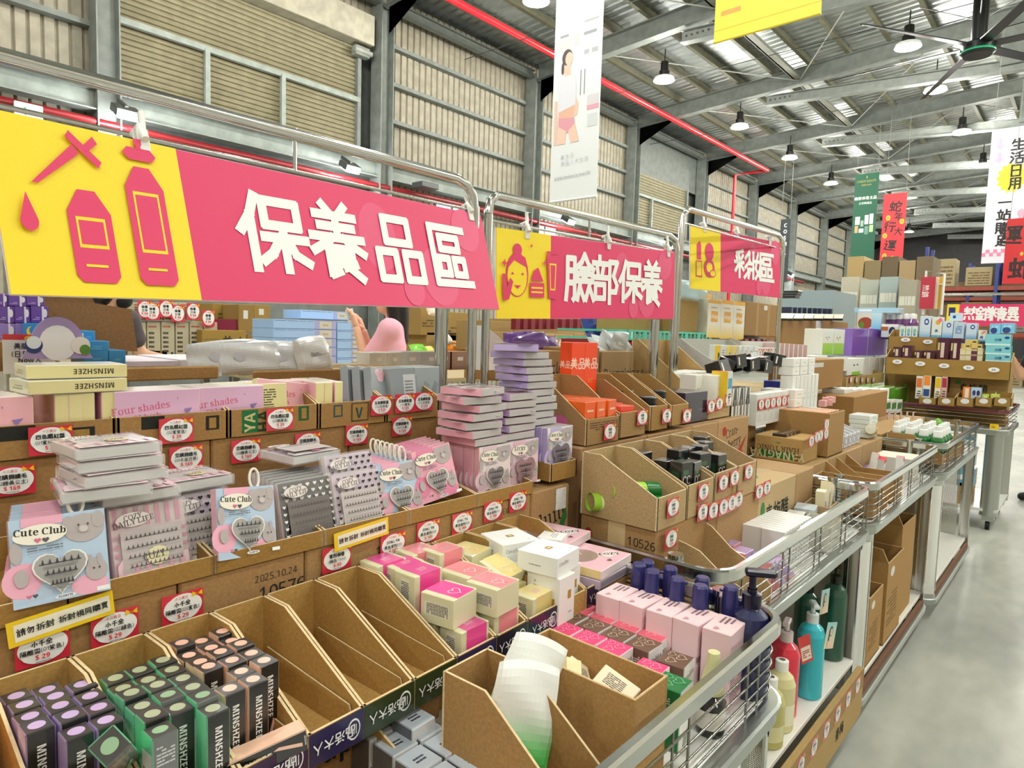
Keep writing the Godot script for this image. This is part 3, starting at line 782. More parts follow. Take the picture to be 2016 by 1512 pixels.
# price tag: red card, white cloud, lettering; the bow is a part
func tagk(key: String,l1: String,l2: String,price: String,w := .054,h := .041):
	var o := Node3D.new()
	var p := pr(); p.box(Vector3.ZERO,Vector3(w,h,.0008),C("d43445")); p.face("f")
	for e in [[.5,.5,.46,.4],[.5,.66,.36,.3],[.3,.52,.26,.34],[.7,.52,.26,.34],[.5,.36,.4,.3]]: p.el(e[0],e[1],e[2],e[3],C("f4f5f4"),24)
	txt(p,"小三美日",.46,.84,h*.1,C("d86a70"),0,"sans",.1)
	txt(p,l1,.48,.65,h*.165,C("161616"),0,"bold",.15,w*.72)
	txt(p,l2,.48,.45,h*.155,C("222222"),0,"sans",.12,w*.8)
	txt(p,price,.48,.26,h*.19,C("d8202c"),0,"bold",.12)
	p.para(.35,.12,.28,.04,1,C("888888"),4)
	part("card",p,M.gloss,o)
	p = pr(); p.bc = Vector3(0,0,.0008); p.bs = Vector3(w,h,.0012); p.face("f"); bow(p,.84,.86,.12)
	part("bow",p,M.gloss,o)
	K(key,"price_tag","price tag","red and white price tags",o)

func lash_art(p: Pr,bg: String,alt: String,sh: String,win: String,title := "Cute Club",winshape := "heart"):
	p.face("f")
	p.rc(.0,.0,1.0,1.0,C(bg))
	p.el(.10,.30,.20,.20,C(alt)); p.el(.78,.12,.2,.12,C(alt)); p.rc(.12,.90,.42,.10,C(alt))
	# a fluffy grey pet, a smaller one below and one at the edge
	for e in [[.76,.80,.22,.17],[.60,.86,.07,.1],[.92,.88,.07,.1],[.86,.28,.12,.13],[.80,.40,.03,.07],[.90,.40,.03,.07],[.09,.33,.07,.1],[.05,.62,.06,.12]]: p.el(e[0],e[1],e[2],e[3],C("b9b0b1"),16)
	for e in [[.70,.84],[.80,.84],[.83,.30],[.89,.30]]: p.el(e[0],e[1],.012,.014,C("4a4446"),8)
	p.el(.75,.79,.05,.04,C("cfc6c6"),12)
	p.el(.30,.80,.275,.115,C("f5efe2"),28)
	txt(p,title,.30,.83,p.H*.105,C("1b1717"),-4,"serifb")
	p.heart(.27,.735,p.W*.035,C("d7728f")); p.heart(.35,.73,p.W*.035,C("55505a"))
	p.para(.16,.615,.36,.06,2,C("6d7688"),5)
	if winshape == "heart":
		p.heart(.48,.36,p.W*.29,C("f3f0ea")); p.heart(.48,.36,p.W*.27,C(win))
	elif winshape == "butterfly":
		for s in [-1.0,1.0]:
			p.el(.5+s*.16,.44,.17,.17,C(win),18); p.el(.5+s*.13,.2,.13,.14,C(win),18)
	for k in 3:   # rows of lashes behind the window
		var y := .44 - k*.12
		var hw := .22 - k*.05
		p.rc(.48 - hw,y,hw*2,.012,C("4a4a50"))
		for j in 6:
			var x := .48 - hw+hw*2*(j+.5)/6
			p.po(PackedVector2Array([Vector2(x - .014,y),Vector2(x+.02,y),Vector2(x+.005,y+.07)]),C("3b3a40"))
		p.rc(.48 - hw*.8,y - .035,hw*1.6,.018,C("8b8a8c"))
	p.el(.50,.055,.11,.025,C("e6e9f0"),16); txt(p,"FLORTTE",.5,.055,p.H*.035,C("31364a"),0,"bold")
	p.rc(.83,.03,.14,.05,C("f3f3f3"))
	p.heart(.14,.12,p.W*.028,C("d7728f")); p.heart(.20,.12,p.W*.028,C("55505a"))

# lash set in a thin case: case, printed card (front art), and a hanging loop when asked for
func lashk(key: String,grp: String,side: String,bg: String,alt: String,sh: String,win: String,title := "Cute Club",shape := "heart",loop := false,back := "b9b4b4"):
	var o := Node3D.new()
	var p := pr(); p.box(Vector3.ZERO,Vector3(.096,.1,.0145),[C(bg),C("8f8a8b"),C(side),C(side),C(back),C(back)],.001); lash_art(p,bg,alt,sh,win,title,shape)
	part("case",p,M.gloss,o)
	if loop:
		p = pr()
		var pts := PackedVector3Array()
		for i in 17:
			var t := TAU*i/16.0
			pts.append(Vector3(.02+.008*sin(t),.112 - .015*cos(t),0))
		p.tube(pts,.002,6,C("eeeade"),true); part("hanging_loop",p,M.plastic,o)
	K(key,"lash_box","lash set",grp,o)

# lash set in a clear case: card inside, clear shell, front badge
func cozyk(key: String,grp: String,bg: String,fg: String,pat: String,badge: String):
	var o := Node3D.new()
	var p := pr(); p.box(Vector3(0,.002,0),Vector3(.094,.094,.0115),[C(bg),C("cfcaca"),C("e3d7d9"),C("e3d7d9"),C("c4bcbc"),C("cccccc")]); p.face("f")
	for i in 7:
		if pat == "stripes": p.rc(.03+i*.14,.72,.06,.28,C(fg))
		else:
			for j in 3: p.heart(.08+i*.14+(.05 if j % 2 == 0 else .0),.92 - j*.11,.0035,C(fg))
	for j in 5: p.heart(.04,.6 - j*.12,.003,C(fg)); p.heart(.96,.6 - j*.12,.003,C(fg))
	p.el(.28,.83,.23,.10,C("ece3e2"),22); txt(p,"COZY",.28,.865,.009,C("3a3034"),6,"serif"); txt(p,"DAILY LIFE",.28,.795,.0095,C("3a3034"),6,"serif")
	p.rc(.09,.1,.82,.58,C("c6bfbf") if bg != "1c191b" else C("77726f"))
	for k in 4:
		p.rc(.14,.56 - k*.13,.72,.01,C("6a6466"))
		for j in 12: p.po(PackedVector2Array([Vector2(.15+j*.06,.57 - k*.13),Vector2(.18+j*.06,.57 - k*.13),Vector2(.17+j*.06,.62 - k*.13)]),C("5a5456"))
	part("card",p,M.paper,o)
	p = pr(); p.box(Vector3.ZERO,Vector3(.1,.099,.0155),C("ffffff"),.0012); part("clear_case",p,M.clear,o)
	p = pr()
	var pts := PackedVector2Array()
	for i in 15: pts.append(Vector2(-.045+.09*i/14.0,.02+.022*sin(PI*i/14.0)+.004*sin(i*1.9)))
	pts.append(Vector2(.045,.0)); pts.append(Vector2(-.045,.0))
	p.slab(pts,Vector3(0,.002,.0095),Vector3.RIGHT,Vector3.UP,.0012,C(badge),C("f4eeee"))
	p.bc = Vector3(0,.002,.0089); p.bs = Vector3(.09,.042,.0024); p.face("f")
	if pat == "stripes":
		for i in 6: p.rc(.06+i*.16,.02,.06,.4,C("e9b4cb"))
		p.el(.55,.6,.16,.3,C("ece6c0"),14)
	else:
		for i in 7: p.heart(.1+i*.13,.3+.25*sin(i*2.2)*sin(i*2.2),.003,C("f3eeee") if badge != "efe9ea" else C("2a2426"))
		p.el(.78,.55,.12,.26,C("b9b3b6"),12); p.rc(.42,.03,.2,.25,C("ee93bd"))
	txt(p,"COZY",.5,.62,.011,C("2b2326") if badge != "1f1b1d" else C("f2e7ea"),4,"serif")
	if pat != "stripes": txt(p,"DAILY LIFE",.52,.36,.0095,C("2b2326") if badge != "1f1b1d" else C("f2e7ea"),4,"serif")
	part("badge",p,M.gloss,o)
	K(key,"clear_lash_case","lash set",grp,o)

# bottle with a cap, all lathed: profile of the body, colour, and cap
func botk(key: String,nm: String,cat: String,grp: String,prof: Array,col: String,cap: Array,capc: String,label := "",band := [.0,.0],extra := ""):
	var o := Node3D.new()
	var p := pr(); p.lathe(PackedVector2Array(prof),22,C(col)); part("body",p,M.bottle,o)
	p = pr(); p.lathe(PackedVector2Array(cap),18,C(capc))
	var ty: float = cap[cap.size() - 1].y
	if extra == "pump":
		p.tube([Vector3(0,ty,0),Vector3(0,ty+.025,0)],.006,10,C(capc)); p.box(Vector3(-.012,ty+.022,0),Vector3(.05,.012,.018),C(capc),.003)
	elif extra == "spray":
		p.tube([Vector3(-.008,ty - .012,.004),Vector3(-.018,ty - .012,.009)],.003,8,C(capc))
	part("pump" if extra == "pump" else "cap",p,M.plastic,o)
	if label != "":
		p = pr()
		var r: float = .0
		for v in prof: r = maxf(r,v.x)
		p.lathe(PackedVector2Array([Vector2(r+.0004,band[0]),Vector2(r+.0004,band[1])]),22,C(label)); part("printed_label",p,M.gloss,o)
	K(key,nm,cat,grp,o)

# soft pack: a puffed pillow shape
func packk(key: String,nm: String,cat: String,grp: String,w: float,h: float,d: float,col: String,dec := "",m := "gloss",col2 := ""):
	var p := pr()
	var n := 14
	var c0 := C(col)
	var c1 := C(col2 if col2 != "" else col)
	var pt := func(i: int,j: int,s: float) -> Vector3:
		var u := i/float(n)*2 - 1
		var v := j/float(n)*2 - 1
		var puff := pow(maxf(.0,(1 - pow(absf(u),4))*(1 - pow(absf(v),4))),.6)
		return Vector3(u*w/2*(1 - .06*v*v),(v+1)*h/2*(1 - .05*u*u) ,s*d/2*puff+.0015*sin(u*3+v*6))
	for s in [1.0,-1.0]:
		for i in n:
			for j in n:
				var c := c1.lerp(c0,smoothstep(.1,.62,(j+.5)/n))
				var a: Vector3 = pt.call(i,j,s)
				var b: Vector3 = pt.call(i+1,j,s)
				var e: Vector3 = pt.call(i+1,j+1,s)
				var f: Vector3 = pt.call(i,j+1,s)
				if s > 0: p.q(a,b,e,f,c)
				else: p.q(b,a,f,e,c)
	p.bc = Vector3(0,h*.12,0); p.bs = Vector3(w*.8,h*.76,d*1.01)
	if dec != "": deco(p,dec)
	K(key,nm,cat,grp,part("body",p,M[m]))

# short forms used by the placements below: a name to copy later (B, C_, T_ with sizes only) or one object placed at once (sizes, then position and turn)
func once(key: String,v: Array,n: int,nm: String,cat: String,grp: String) -> bool:
	if v.size() <= n: return false
	var o: Node3D = protos[key][0]
	var a := [.0,.0,.0,.0,.0,.0]
	for i in range(n,v.size()): a[i - n] = v[i]
	o.transform = Transform3D(Basis.from_euler(Vector3(deg_to_rad(a[4]),deg_to_rad(a[3]),deg_to_rad(a[5]))),Vector3(a[0],a[1],a[2]))
	meta(o,key,cat,grp); top(o,nm)
	return true
func B(key: String,v: Array,nm: String,cat: String,grp: String,cols: String,dec := "",m := ""):
	bxk(key,nm,cat,grp,v[0],v[1],v[2],cols,dec,m if m != "" else "paper",minf(.0012,minf(v[0],v[2])*.1))
	once(key,v,3,nm,cat,grp)
func CT(key: String,v: Array,nm: String,grp: String,col: String,dec := "",tape := ""):
	ctk(key,nm,grp,v[0],v[1],v[2],col,dec,tape)
	once(key,v,3,nm,"box",grp)
func T(key: String,v: Array,grp: String,col: String,strip := "",dec := "",edge := "e6cfa2"):
	K(key,"display_tray","display tray",grp,tray(v[0],v[1],v[2],v[3],col,strip,dec,v[4],edge,v[5] > 0))
	once(key,v,6,"display_tray","display tray",grp)

# ---------- display trolleys ----------
func rrect(x0: float,x1: float,z0: float,z1: float,y: float,r: float) -> PackedVector3Array:
	var o := PackedVector3Array()
	for c in [[x1 - r,z1 - r,.0],[x0+r,z1 - r,90.0],[x0+r,z0+r,180.0],[x1 - r,z0+r,270.0]]:
		for i in 7:
			var a := deg_to_rad(c[2]+i*15.0)
			o.append(Vector3(c[0]+r*cos(a),y,c[1]+r*sin(a)))
	return o

func trolley(x0: float,x1: float,zb: float,zf: float,perf: bool,label: String):
	var o := Node3D.new(); meta(o,label,"trolley","steel display trolleys in a row")
	var cx := (x0+x1)/2
	var cz := (zb+zf)/2
	o.position = Vector3(cx,0,cz)
	var a := x0 - cx
	var b := x1 - cx
	var f := zf - cz
	var k := zb - cz
	var sc := C("c9cbc8")
	var p := pr(); p.band(rrect(a,b,k,f,.828,.06),.028,.016,sc,true); part("top_rail",p,M.chrome,o)
	p = pr()
	for y in [.72,.742,.764,.786,.806]: p.tube(rrect(a+.004,b - .004,k+.004,f - .004,y,.055),.002,6,C("8d8e8a"),true)
	var x := a+.1
	while x < b - .05:
		for e in [.0,.045]: for z in [k+.004,f - .004]: p.tube([Vector3(x+e,.70,z),Vector3(x+e,.82,z)],.002,6,C("8d8e8a"))
		x += .24
	var z := k+.1
	while z < f - .05:
		for xx in [a+.004,b - .004]: p.tube([Vector3(xx,.70,z),Vector3(xx,.82,z)],.003,6,C("8d8e8a"))
		z += .2
	part("wire_side",p,M.chrome,o)
	p = pr()
	for xx in [a+.012,b - .012]:
		p.tube([Vector3(xx,.68,f - .11),Vector3(xx,.85,f - .11)],.012,12,sc)
		p.tube([Vector3(xx,.842,f - .11),Vector3(xx,.852,f - .11)],.017,12,sc)
	part("rail_post",p,M.chrome,o)
	p = pr(); p.band(rrect(a,b,k,f,.682,.06),.034,.02,C("b4bab6"),true); p.band(rrect(a+.002,b - .002,k,f+.004,.7,.06),.008,.026,C("b4bab6"),true); part("deck_frame",p,M.steel,o)
	p = pr(); p.box(Vector3(0,.685,0),Vector3(b - a - .02,.014,f - k - .02),C("e9ebe8"),.002); part("deck_board",p,M.plastic,o)
	p = pr(); p.box(Vector3(0,.135,0),Vector3(b - a - .03,.016,f - k - .03),C("e6e5dd"),.002); part("lower_board",p,M.plastic,o)
	p = pr()
	for zz in [k+.008,f - .008]: p.box(Vector3(0,.098,zz),Vector3(b - a - .1,.03,.014),C("6e4a33"),.002)
	part("lower_edge",p,M.matte,o)
	p = pr(); p.band(rrect(a,b,k,f,.085,.05),.03,.02,C("b9bfbb"),true); part("lower_frame",p,M.steel,o)
	for e in [[a+.05,f - .05,.0],[b - .05,f - .05,90.0],[a+.05,k+.05,270.0],[b - .05,k+.05,180.0]]:
		p = pr()
		var n := 10
		for i in n:
			# quarter-round shell of the corner post
			var t0 := deg_to_rad(-e[2]+180.0 - 10.0+110.0*i/n - 90.0+90.0)
			var t1 := deg_to_rad(-e[2]+180.0 - 10.0+110.0*(i+1)/n)
			var v0 := Vector3(cos(t0),0,sin(t0))*.046
			var v1 := Vector3(cos(t1),0,sin(t1))*.046
			var sx := 1.0 if e[0] > 0 else -1.0
			var sz := 1.0 if e[1] > 0 else -1.0
			v0 = Vector3(sx*.046*cos(PI/2*i/n),0,sz*.046*sin(PI/2*i/n)); v1 = Vector3(sx*.046*cos(PI/2*(i+1)/n),0,sz*.046*sin(PI/2*(i+1)/n))
			var m := Vector3(e[0],0,e[1])
			var w0 := 10.0*i/n
			var w1 := 10.0*(i+1)/n
			var nr0 := v0.normalized()
			var nr1 := v1.normalized()
			var y0 := Vector3(0,.1,0)
			var y1 := Vector3(0,.665,0)
			var c := Color.WHITE
			var fl := sx*sz > 0
			var l := [[m+v0+y0,nr0,Vector2(w0,0)],[m+v1+y0,nr1,Vector2(w1,0)],[m+v1+y1,nr1,Vector2(w1,78)],[m+v0+y1,nr0,Vector2(w0,78)]]
			for j in ([0,1,2,0,2,3] if fl else [0,2,1,0,3,2]): p.vx(l[j][0],l[j][1],c,l[j][2]*(1.0 if perf else .0) )
		part("corner_post",p,M.perforated if perf else M.steel,o)
		p = pr()
		var sx2 := 1.0 if e[0] > 0 else -1.0
		var sz2 := 1.0 if e[1] > 0 else -1.0
		for h in [[.64,.05],[.09,.03]]:
			var ring := PackedVector3Array()
			for i in 9: ring.append(Vector3(e[0]+sx2*.047*cos(PI/2*i/8),h[0]+h[1]/2,e[1]+sz2*.047*sin(PI/2*i/8)))
			p.band(ring,h[1],.006,sc)
		p.box(Vector3(e[0]+sx2*.046,.09,e[1] - sz2*.004),Vector3(.005,.59,.012),sc); p.box(Vector3(e[0] - sx2*.004,.09,e[1]+sz2*.046),Vector3(.012,.59,.005),sc)
		part("post_collar",p,M.chrome,o)
		# caster: plate, fork, wheel
		var cm := Vector3(e[0] - sx2*.02,0,e[1] - sz2*.03)
		p = pr(); p.box(cm+Vector3(0,.062,0),Vector3(.06,.008,.05),sc); p.box(cm+Vector3(.01,.03,.017),Vector3(.03,.034,.003),sc); p.box(cm+Vector3(.01,.03,-.017),Vector3(.03,.034,.003),sc); part("caster_fork",p,M.steel,o)
		p = pr(); p.xf = Transform3D(Basis(Vector3.RIGHT,PI/2),cm+Vector3(.018,.031,0)); p.lathe([Vector2(0,-.013),Vector2(.024,-.013),Vector2(.031,-.009),Vector2(.031,.009),Vector2(.024,.013),Vector2(0,.013)],18,C("141414")); part("wheel",p,M.rubber,o)
	for e in [a+.012,b - .012]:
		p = pr()
		var wz := (f - k - .14)
		var s := 1.0
		var l := [[Vector3(e,.14,k+.07),Vector2(0,0)],[Vector3(e,.14,f - .07),Vector2(wz*90,0)],[Vector3(e,.665,f - .07),Vector2(wz*90,47)],[Vector3(e,.665,k+.07),Vector2(0,47)]]
		for j in [0,2,1,0,3,2]: p.vx(l[j][0],Vector3.LEFT,Color.WHITE,l[j][1])
		part("end_panel",p,M.perforated,o)
	top(o,"display_trolley")

func sign_board(a: Vector3,b: Vector3,upv: Vector3,h: float,yel: float,text: String,art: String,label: String,clips: Array):
	var o := Node3D.new(); meta(o,label,"sign","pink and yellow section signs"); o.position = (a+b)/2
	var ex := (b - a).normalized()
	var L := a.distance_to(b)
	var ey := (upv - ex*upv.dot(ex)).normalized()
	var ez := ex.cross(ey)
	var p := pr(); p.xf = Transform3D(Basis(ex,ey,ez),Vector3.ZERO)
	p.box(Vector3.ZERO,Vector3(L,h,.006),[C("de3568"),C("f0f0f0"),C("f4f4f4"),C("f4f4f4"),C("f4f4f4"),C("eeeeee")],.0008)
	p.face("f")
	for e in [[.52,.6,.05,.3],[.74,.3,.06,.28],[.9,.8,.05,.22],[.62,.15,.03,.14]]: p.el(yel+e[0]*(1 - yel),e[1],e[2],e[3],C("e2507c"),26)
	p.rc(0,0,yel,1,C("f6dc25"))
	var n := text.length()
	var cen: Array = {"drop": [.393,.533,.692,.85],"face": [.398,.541,.691,.835],"puff": [.554,.7,.828]}[art]
	var fx: float = {"drop": .76,"face": .92,"puff": .86}[art]
	for i in n: txt(p,text[i],cen[i],.51,h*(.6 if art != "puff" else .5),C("f4f7f6"),0,"bold",.125)
	var cm := C("de3568")
	var ye := C("f6dc25")
	var W := p.W
	var H := p.H
	# the small drawings on the yellow end, in units of the sign's height from its lower left corner
	var pl := func(pts: Array,c: Color):
		var v := PackedVector2Array()
		for i in range(0,pts.size(),2): v.append(Vector2(pts[i]*fx*H/W,pts[i+1]))
		p.po(v,c)
	var X := yel*W/H/1.25
	if art == "drop":
		for bt in [[.42,.62,.30],[.86,.82,.30]]:
			var x: float = bt[0]
			var t: float = bt[1]
			var w: float = bt[2]
			pl.call([x,.12,x+.04,.08,x+w - .04,.08,x+w,.12,x+w,t - .13,x+w - .09,t,x+.09,t,x,t - .13],cm)
			pl.call([x+.05,.28,x+w - .05,.28,x+w - .05,t - .16,x+.05,t - .16],ye); pl.call([x+.065,.3,x+w - .065,.3,x+w - .065,t - .18,x+.065,t - .18],cm)
			pl.call([x+.07,.17,x+w - .08,.17,x+w - .08,.185,x+.07,.185],ye)
		pl.call([.92,.86,1.1,.86,1.14,.9,1.1,.94,.92,.94,.88,.9],cm); pl.call([.98,.96,1.04,.96,1.04,1.0,.98,1.0],cm); pl.call([.99,.93,1.03,.93,1.03,.97,.99,.97],cm)
		pl.call([.22,.62,.26,.62,.56,.83,.52,.88],cm); pl.call([.48,.92,.68,.76,.71,.8,.51,.96],cm); pl.call([.58,.87,.62,.85,.7,.91,.67,.95],cm)
		p.el(.17*fx*H/W,.4,.055*fx*H/W,.055,cm); pl.call([.12,.42,.22,.42,.17,.56],cm)
	elif art == "face":
		p.el(.36*fx*H/W,.5,.2*fx*H/W,.25,cm,26); p.el(.36*fx*H/W,.48,.175*fx*H/W,.22,ye,26)
		p.el(.36*fx*H/W,.78,.08*fx*H/W,.07,cm); pl.call([.17,.55,.3,.66,.55,.58,.5,.7,.36,.75,.22,.68],cm)
		for e in [.27,.45]: pl.call([e - .03,.5,e+.03,.5,e,.53],cm)
		pl.call([.3,.38,.42,.38,.36,.34],cm)
		pl.call([.58,.25,.86,.25,.86,.42,.58,.42],cm); pl.call([.6,.44,.84,.44,.74,.6,.66,.56],cm)
		for e in [.3,.35]: pl.call([.61,e,.83,e,.83,e+.02,.61,e+.02],ye)
		pl.call([.94,.24,1.1,.24,1.14,.76,.9,.76],cm); pl.call([.9,.77,1.14,.77,1.14,.8,.9,.8],cm); pl.call([.97,.34,1.07,.34,1.09,.66,.95,.66],ye); pl.call([.985,.36,1.055,.36,1.07,.64,.97,.64],cm)
		pl.call([.1,.2,.2,.22,.27,.42,.22,.46,.16,.34,.13,.5,.08,.5,.09,.3],cm)
		for s in [[.12,.62,.05],[.86,.66,.04],[.6,.84,.03]]: pl.call([s[0],s[1] - s[2],s[0]+s[2]*.3,s[1] - s[2]*.3,s[0]+s[2],s[1],s[0]+s[2]*.3,s[1]+s[2]*.3,s[0],s[1]+s[2],s[0] - s[2]*.3,s[1]+s[2]*.3,s[0] - s[2],s[1],s[0] - s[2]*.3,s[1] - s[2]*.3],cm)
	else:
		pl.call([.16,.2,.34,.2,.34,.46,.16,.46],cm); pl.call([.18,.22,.32,.22,.32,.44,.18,.44],ye); pl.call([.19,.48,.31,.48,.31,.7,.27,.78,.19,.72],cm)
		p.el(.56*fx*H/W,.62,.13*fx*H/W,.15,cm); p.el(.56*fx*H/W,.36,.16*fx*H/W,.15,cm); p.el(.56*fx*H/W,.37,.09*fx*H/W,.08,ye); p.el(.66*fx*H/W,.28,.1*fx*H/W,.06,cm); p.el(.66*fx*H/W,.28,.08*fx*H/W,.045,ye)
	part("board",p,M.paper,o)
	for x in clips:
		p = pr(); p.xf = Transform3D(Basis(ex,ey,ez),ex*(x - L/2)+ey*(h - .02))
		p.box(Vector3(0,.0,.005),Vector3(.018,.04,.004),C("e3e4e0"),.001); p.box(Vector3(0,.0,-.006),Vector3(.018,.04,.004),C("e3e4e0"),.001); p.tube([Vector3(0,.04,-.02),Vector3(0,.045,.0),Vector3(0,.02,.012)],.006,8,C("eeeeea")); p.tube([Vector3(.004,.035,0),Vector3(.012,.075,-.01)],.005,6,C("eeeeea"))
		part("clip",p,M.plastic,o)
	top(o,"section_sign")

func sign_stand(pts: Array,posts: Array,mid: Array,label: String,r := .012):
	var o := Node3D.new(); meta(o,label,"sign stand","chrome tube sign stands"); 
	var p := pr(); p.tube(PackedVector3Array(pts),r,12,C("d8d9d6")); part("top_rod",p,M.chrome,o)
	for q in posts:
		p = pr(); p.tube([q[0],q[1]],q[2],14,C("cfd1ce")); part("post",p,M.chrome if q[2] < .02 else M.steel,o)
	for q in mid:
		p = pr(); p.tube([q[0],q[1]],.004,8,C("cfd1ce")); part("cross_rod",p,M.chrome,o)
	top(o,"sign_stand")

func trolleys():
	trolley(-.08,1.13,-1.2,-.36,true,"nearest steel trolley carrying the pink powder boxes and blue spray bottles")
	trolley(1.22,2.33,-1.27,-.51,true,"second steel trolley carrying the green tubes and black CC boxes")
	trolley(2.37,3.53,-1.27,-.51,false,"third steel trolley with curved brown carton flaps in its basket")
	trolley(3.59,4.76,-1.27,-.49,false,"fourth steel trolley holding the green bottles with white caps")
	var rz := -1.2
	sign_stand([Vector3(-.6,1.672,rz),Vector3(.4,1.67,rz),Vector3(1.13,1.668,rz),Vector3(1.17,1.658,rz),Vector3(1.192,1.635,rz),Vector3(1.2,1.59,rz)],[[Vector3(1.2,.7,rz),Vector3(1.2,1.61,rz),.012],[Vector3(1.14,.7,rz - .05),Vector3(1.14,1.36,rz - .05),.017]],[[Vector3(-.6,1.6,rz),Vector3(1.2,1.6,rz)],[Vector3(.7,1.6,rz),Vector3(.7,1.682,rz)]],"long chrome rail on a post above the nearest pink sign")
	sign_stand([Vector3(1.25,1.6,rz),Vector3(1.255,1.635,rz),Vector3(1.28,1.652,rz),Vector3(2.2,1.668,rz),Vector3(2.25,1.655,rz),Vector3(2.265,1.62,rz),Vector3(2.27,1.3,rz)],[[Vector3(2.27,.7,rz),Vector3(2.27,1.6,rz),.011],[Vector3(2.2,.7,rz - .04),Vector3(2.2,1.36,rz - .04),.018],[Vector3(1.25,.7,rz),Vector3(1.25,1.6,rz),.011]],[[Vector3(1.26,1.585,rz),Vector3(2.26,1.605,rz)],[Vector3(1.7,1.595,rz),Vector3(1.7,1.66,rz)]],"chrome rail with rounded ends above the second pink sign")
	sign_stand([Vector3(2.37,1.55,-1.24),Vector3(2.375,1.76,-1.24),Vector3(2.42,1.8,-1.24),Vector3(3.4,1.82,-1.24),Vector3(3.46,1.8,-1.24),Vector3(3.47,1.72,-1.24)],[[Vector3(2.37,.7,-1.24),Vector3(2.37,1.6,-1.24),.011],[Vector3(3.47,.7,-1.24),Vector3(3.47,1.75,-1.24),.011]],[[Vector3(2.37,1.74,-1.24),Vector3(3.47,1.76,-1.24)]],"thin chrome rail above the third pink sign")
	var k := 1.165
	var up := Vector3(0,1.3,0)
	sign_board(up+(Vector3(.177,1.323,-.882) - up)*k,up+(Vector3(1.06,1.346,-.98) - up)*k,Vector3(.08,.965,-.262),.211*k,.241,"保養品區","drop","nearest and largest pink sign with bottle and dropper drawings on yellow",[.2,.99])
	sign_board(Vector3(1.293,1.333,-1.207),Vector3(2.2,1.363,-1.167),Vector3(-.033,1,-.008),.239,.242,"臉部保養","face","second pink sign with a face and cream jar drawn on yellow",[.12,.5,.86])
	sign_board(Vector3(2.7,1.511,-1.359),Vector3(3.4,1.508,-1.217),Vector3(0,1,-.064),.277,.305,"彩妝區","puff","third pink sign with lipstick and powder puff drawings on yellow",[.1,.35,.62])

func far_table(x0: float,x1: float,z0: float,z1: float,y: float,label: String):
	var o := Node3D.new(); meta(o,label,"table","plain shelf tables"); o.position = Vector3((x0+x1)/2,0,(z0+z1)/2)
	var w := x1 - x0
	var d := z1 - z0
	var p := pr(); p.box(Vector3(0,y - .03,0),Vector3(w,.03,d),C("b9a57c"),.003); part("top_board",p,M.card,o)
	p = pr(); p.box(Vector3(0,.12,0),Vector3(w - .1,.03,d - .1),C("b9a57c"),.003); part("lower_board",p,M.card,o)
	for a in [-1.0,1.0]:
		for b in [-1.0,1.0]:
			p = pr(); p.box(Vector3(a*(w/2 - .05),0,b*(d/2 - .05)),Vector3(.05,y - .03,.05),C("a9aeab"),.004); part("leg",p,M.steel,o)
	top(o,"shelf_table")

func racks():
	for k in 2:
		var o := Node3D.new(); meta(o,["blue and orange pallet rack across the hall end","blue and orange pallet rack farther along the hall"][k],"pallet rack","pallet racks")
		o.position = Vector3(27+6*k,0,-1.6 - 3.5*k)
		var p: Pr
		for z in [-3.0,-1.0,1.0,3.0]:
			for x in [-.5,.5]:
				p = pr(); p.box(Vector3(x,0,z),Vector3(.1,4.6,.1),C("1c2c74")); part("upright",p,M.paint,o)
			for y in [.5,2.0,3.2]:
				p = pr(); p.tube([Vector3(-.5,y,z),Vector3(.5,y+1.2,z)],.03,6,C("1c2c74")); part("brace",p,M.paint,o)
		for y in [1.6,3.1]:
			for x in [-.5,.5]:
				p = pr(); p.box(Vector3(x,y,0),Vector3(.06,.12,6.0),C("8a3420")); part("beam",p,M.paint,o)
			p = pr(); p.box(Vector3(0,y+.12,0),Vector3(.9,.03,5.9),C("6a5a44")); part("deck",p,M.card,o)
		top(o,"pallet_rack")
		var r := RandomNumberGenerator.new(); r.seed = 7+k
		for li in 3:
			var y: float = [.0,1.76,3.26,4.76][li]
			for i in 6:
				var w := r.randf_range(.6,.85)
				var h := r.randf_range(.6,1.15)
				p = pr(); p.box(Vector3.ZERO,Vector3(.8,h,w),C(["7a6240","9a8c68","6a5238","6f787c","7c4c3a"][r.randi() % 5]),.01)
				p.face("l"); p.para(.1,.1,.8,.7,5,C("6a5638"),i)
				var b := part("carton_stack",p,M.card)
				b.position = Vector3(27+6*k,y,-1.6 - 3.5*k - 2.5+i*1.0)
				meta(b,"%s cartons, %s bay of the %s, %s pallet rack" % [["plain","printed","taped","wrapped"][li],ORDS.split(" ")[i],["floor level","first level","second level","top level"][li],["nearer","farther"][k]],"carton stack","cartons on the pallet racks"); top(b,"carton_stack")

# hanging banners: cloth with print, a rod at the foot, cords up to the roof
func banner(x: float,z0: float,z1: float,y0: float,y1: float,col: String,label: String,roof: float) -> Array:
	var o := Node3D.new(); meta(o,label,"banner","banners hanging from the roof"); o.position = Vector3(x,y0,(z0+z1)/2)
	var w := z1 - z0
	var p := pr(); p.xf = Transform3D(Basis(Vector3.UP,-PI/2),Vector3.ZERO)
	p.box(Vector3(0,0,0),Vector3(w,y1 - y0,.004),C(col)); p.face("f")
	var t := pr()
	for s in [-.45,.45]: t.tube([Vector3(0,y1 - y0,w*s),Vector3(0,roof - y0,w*s*.9)],.004,5,C("8a8c88"))
	part("cord",t,M.rubber,o)
	t = pr(); t.tube([Vector3(0,.0,-w/2),Vector3(0,.0,w/2)],.014,10,C(col).linear_to_srgb().lightened(.02).srgb_to_linear()); part("foot_rod",t,M.paper,o)
	return [o,p]

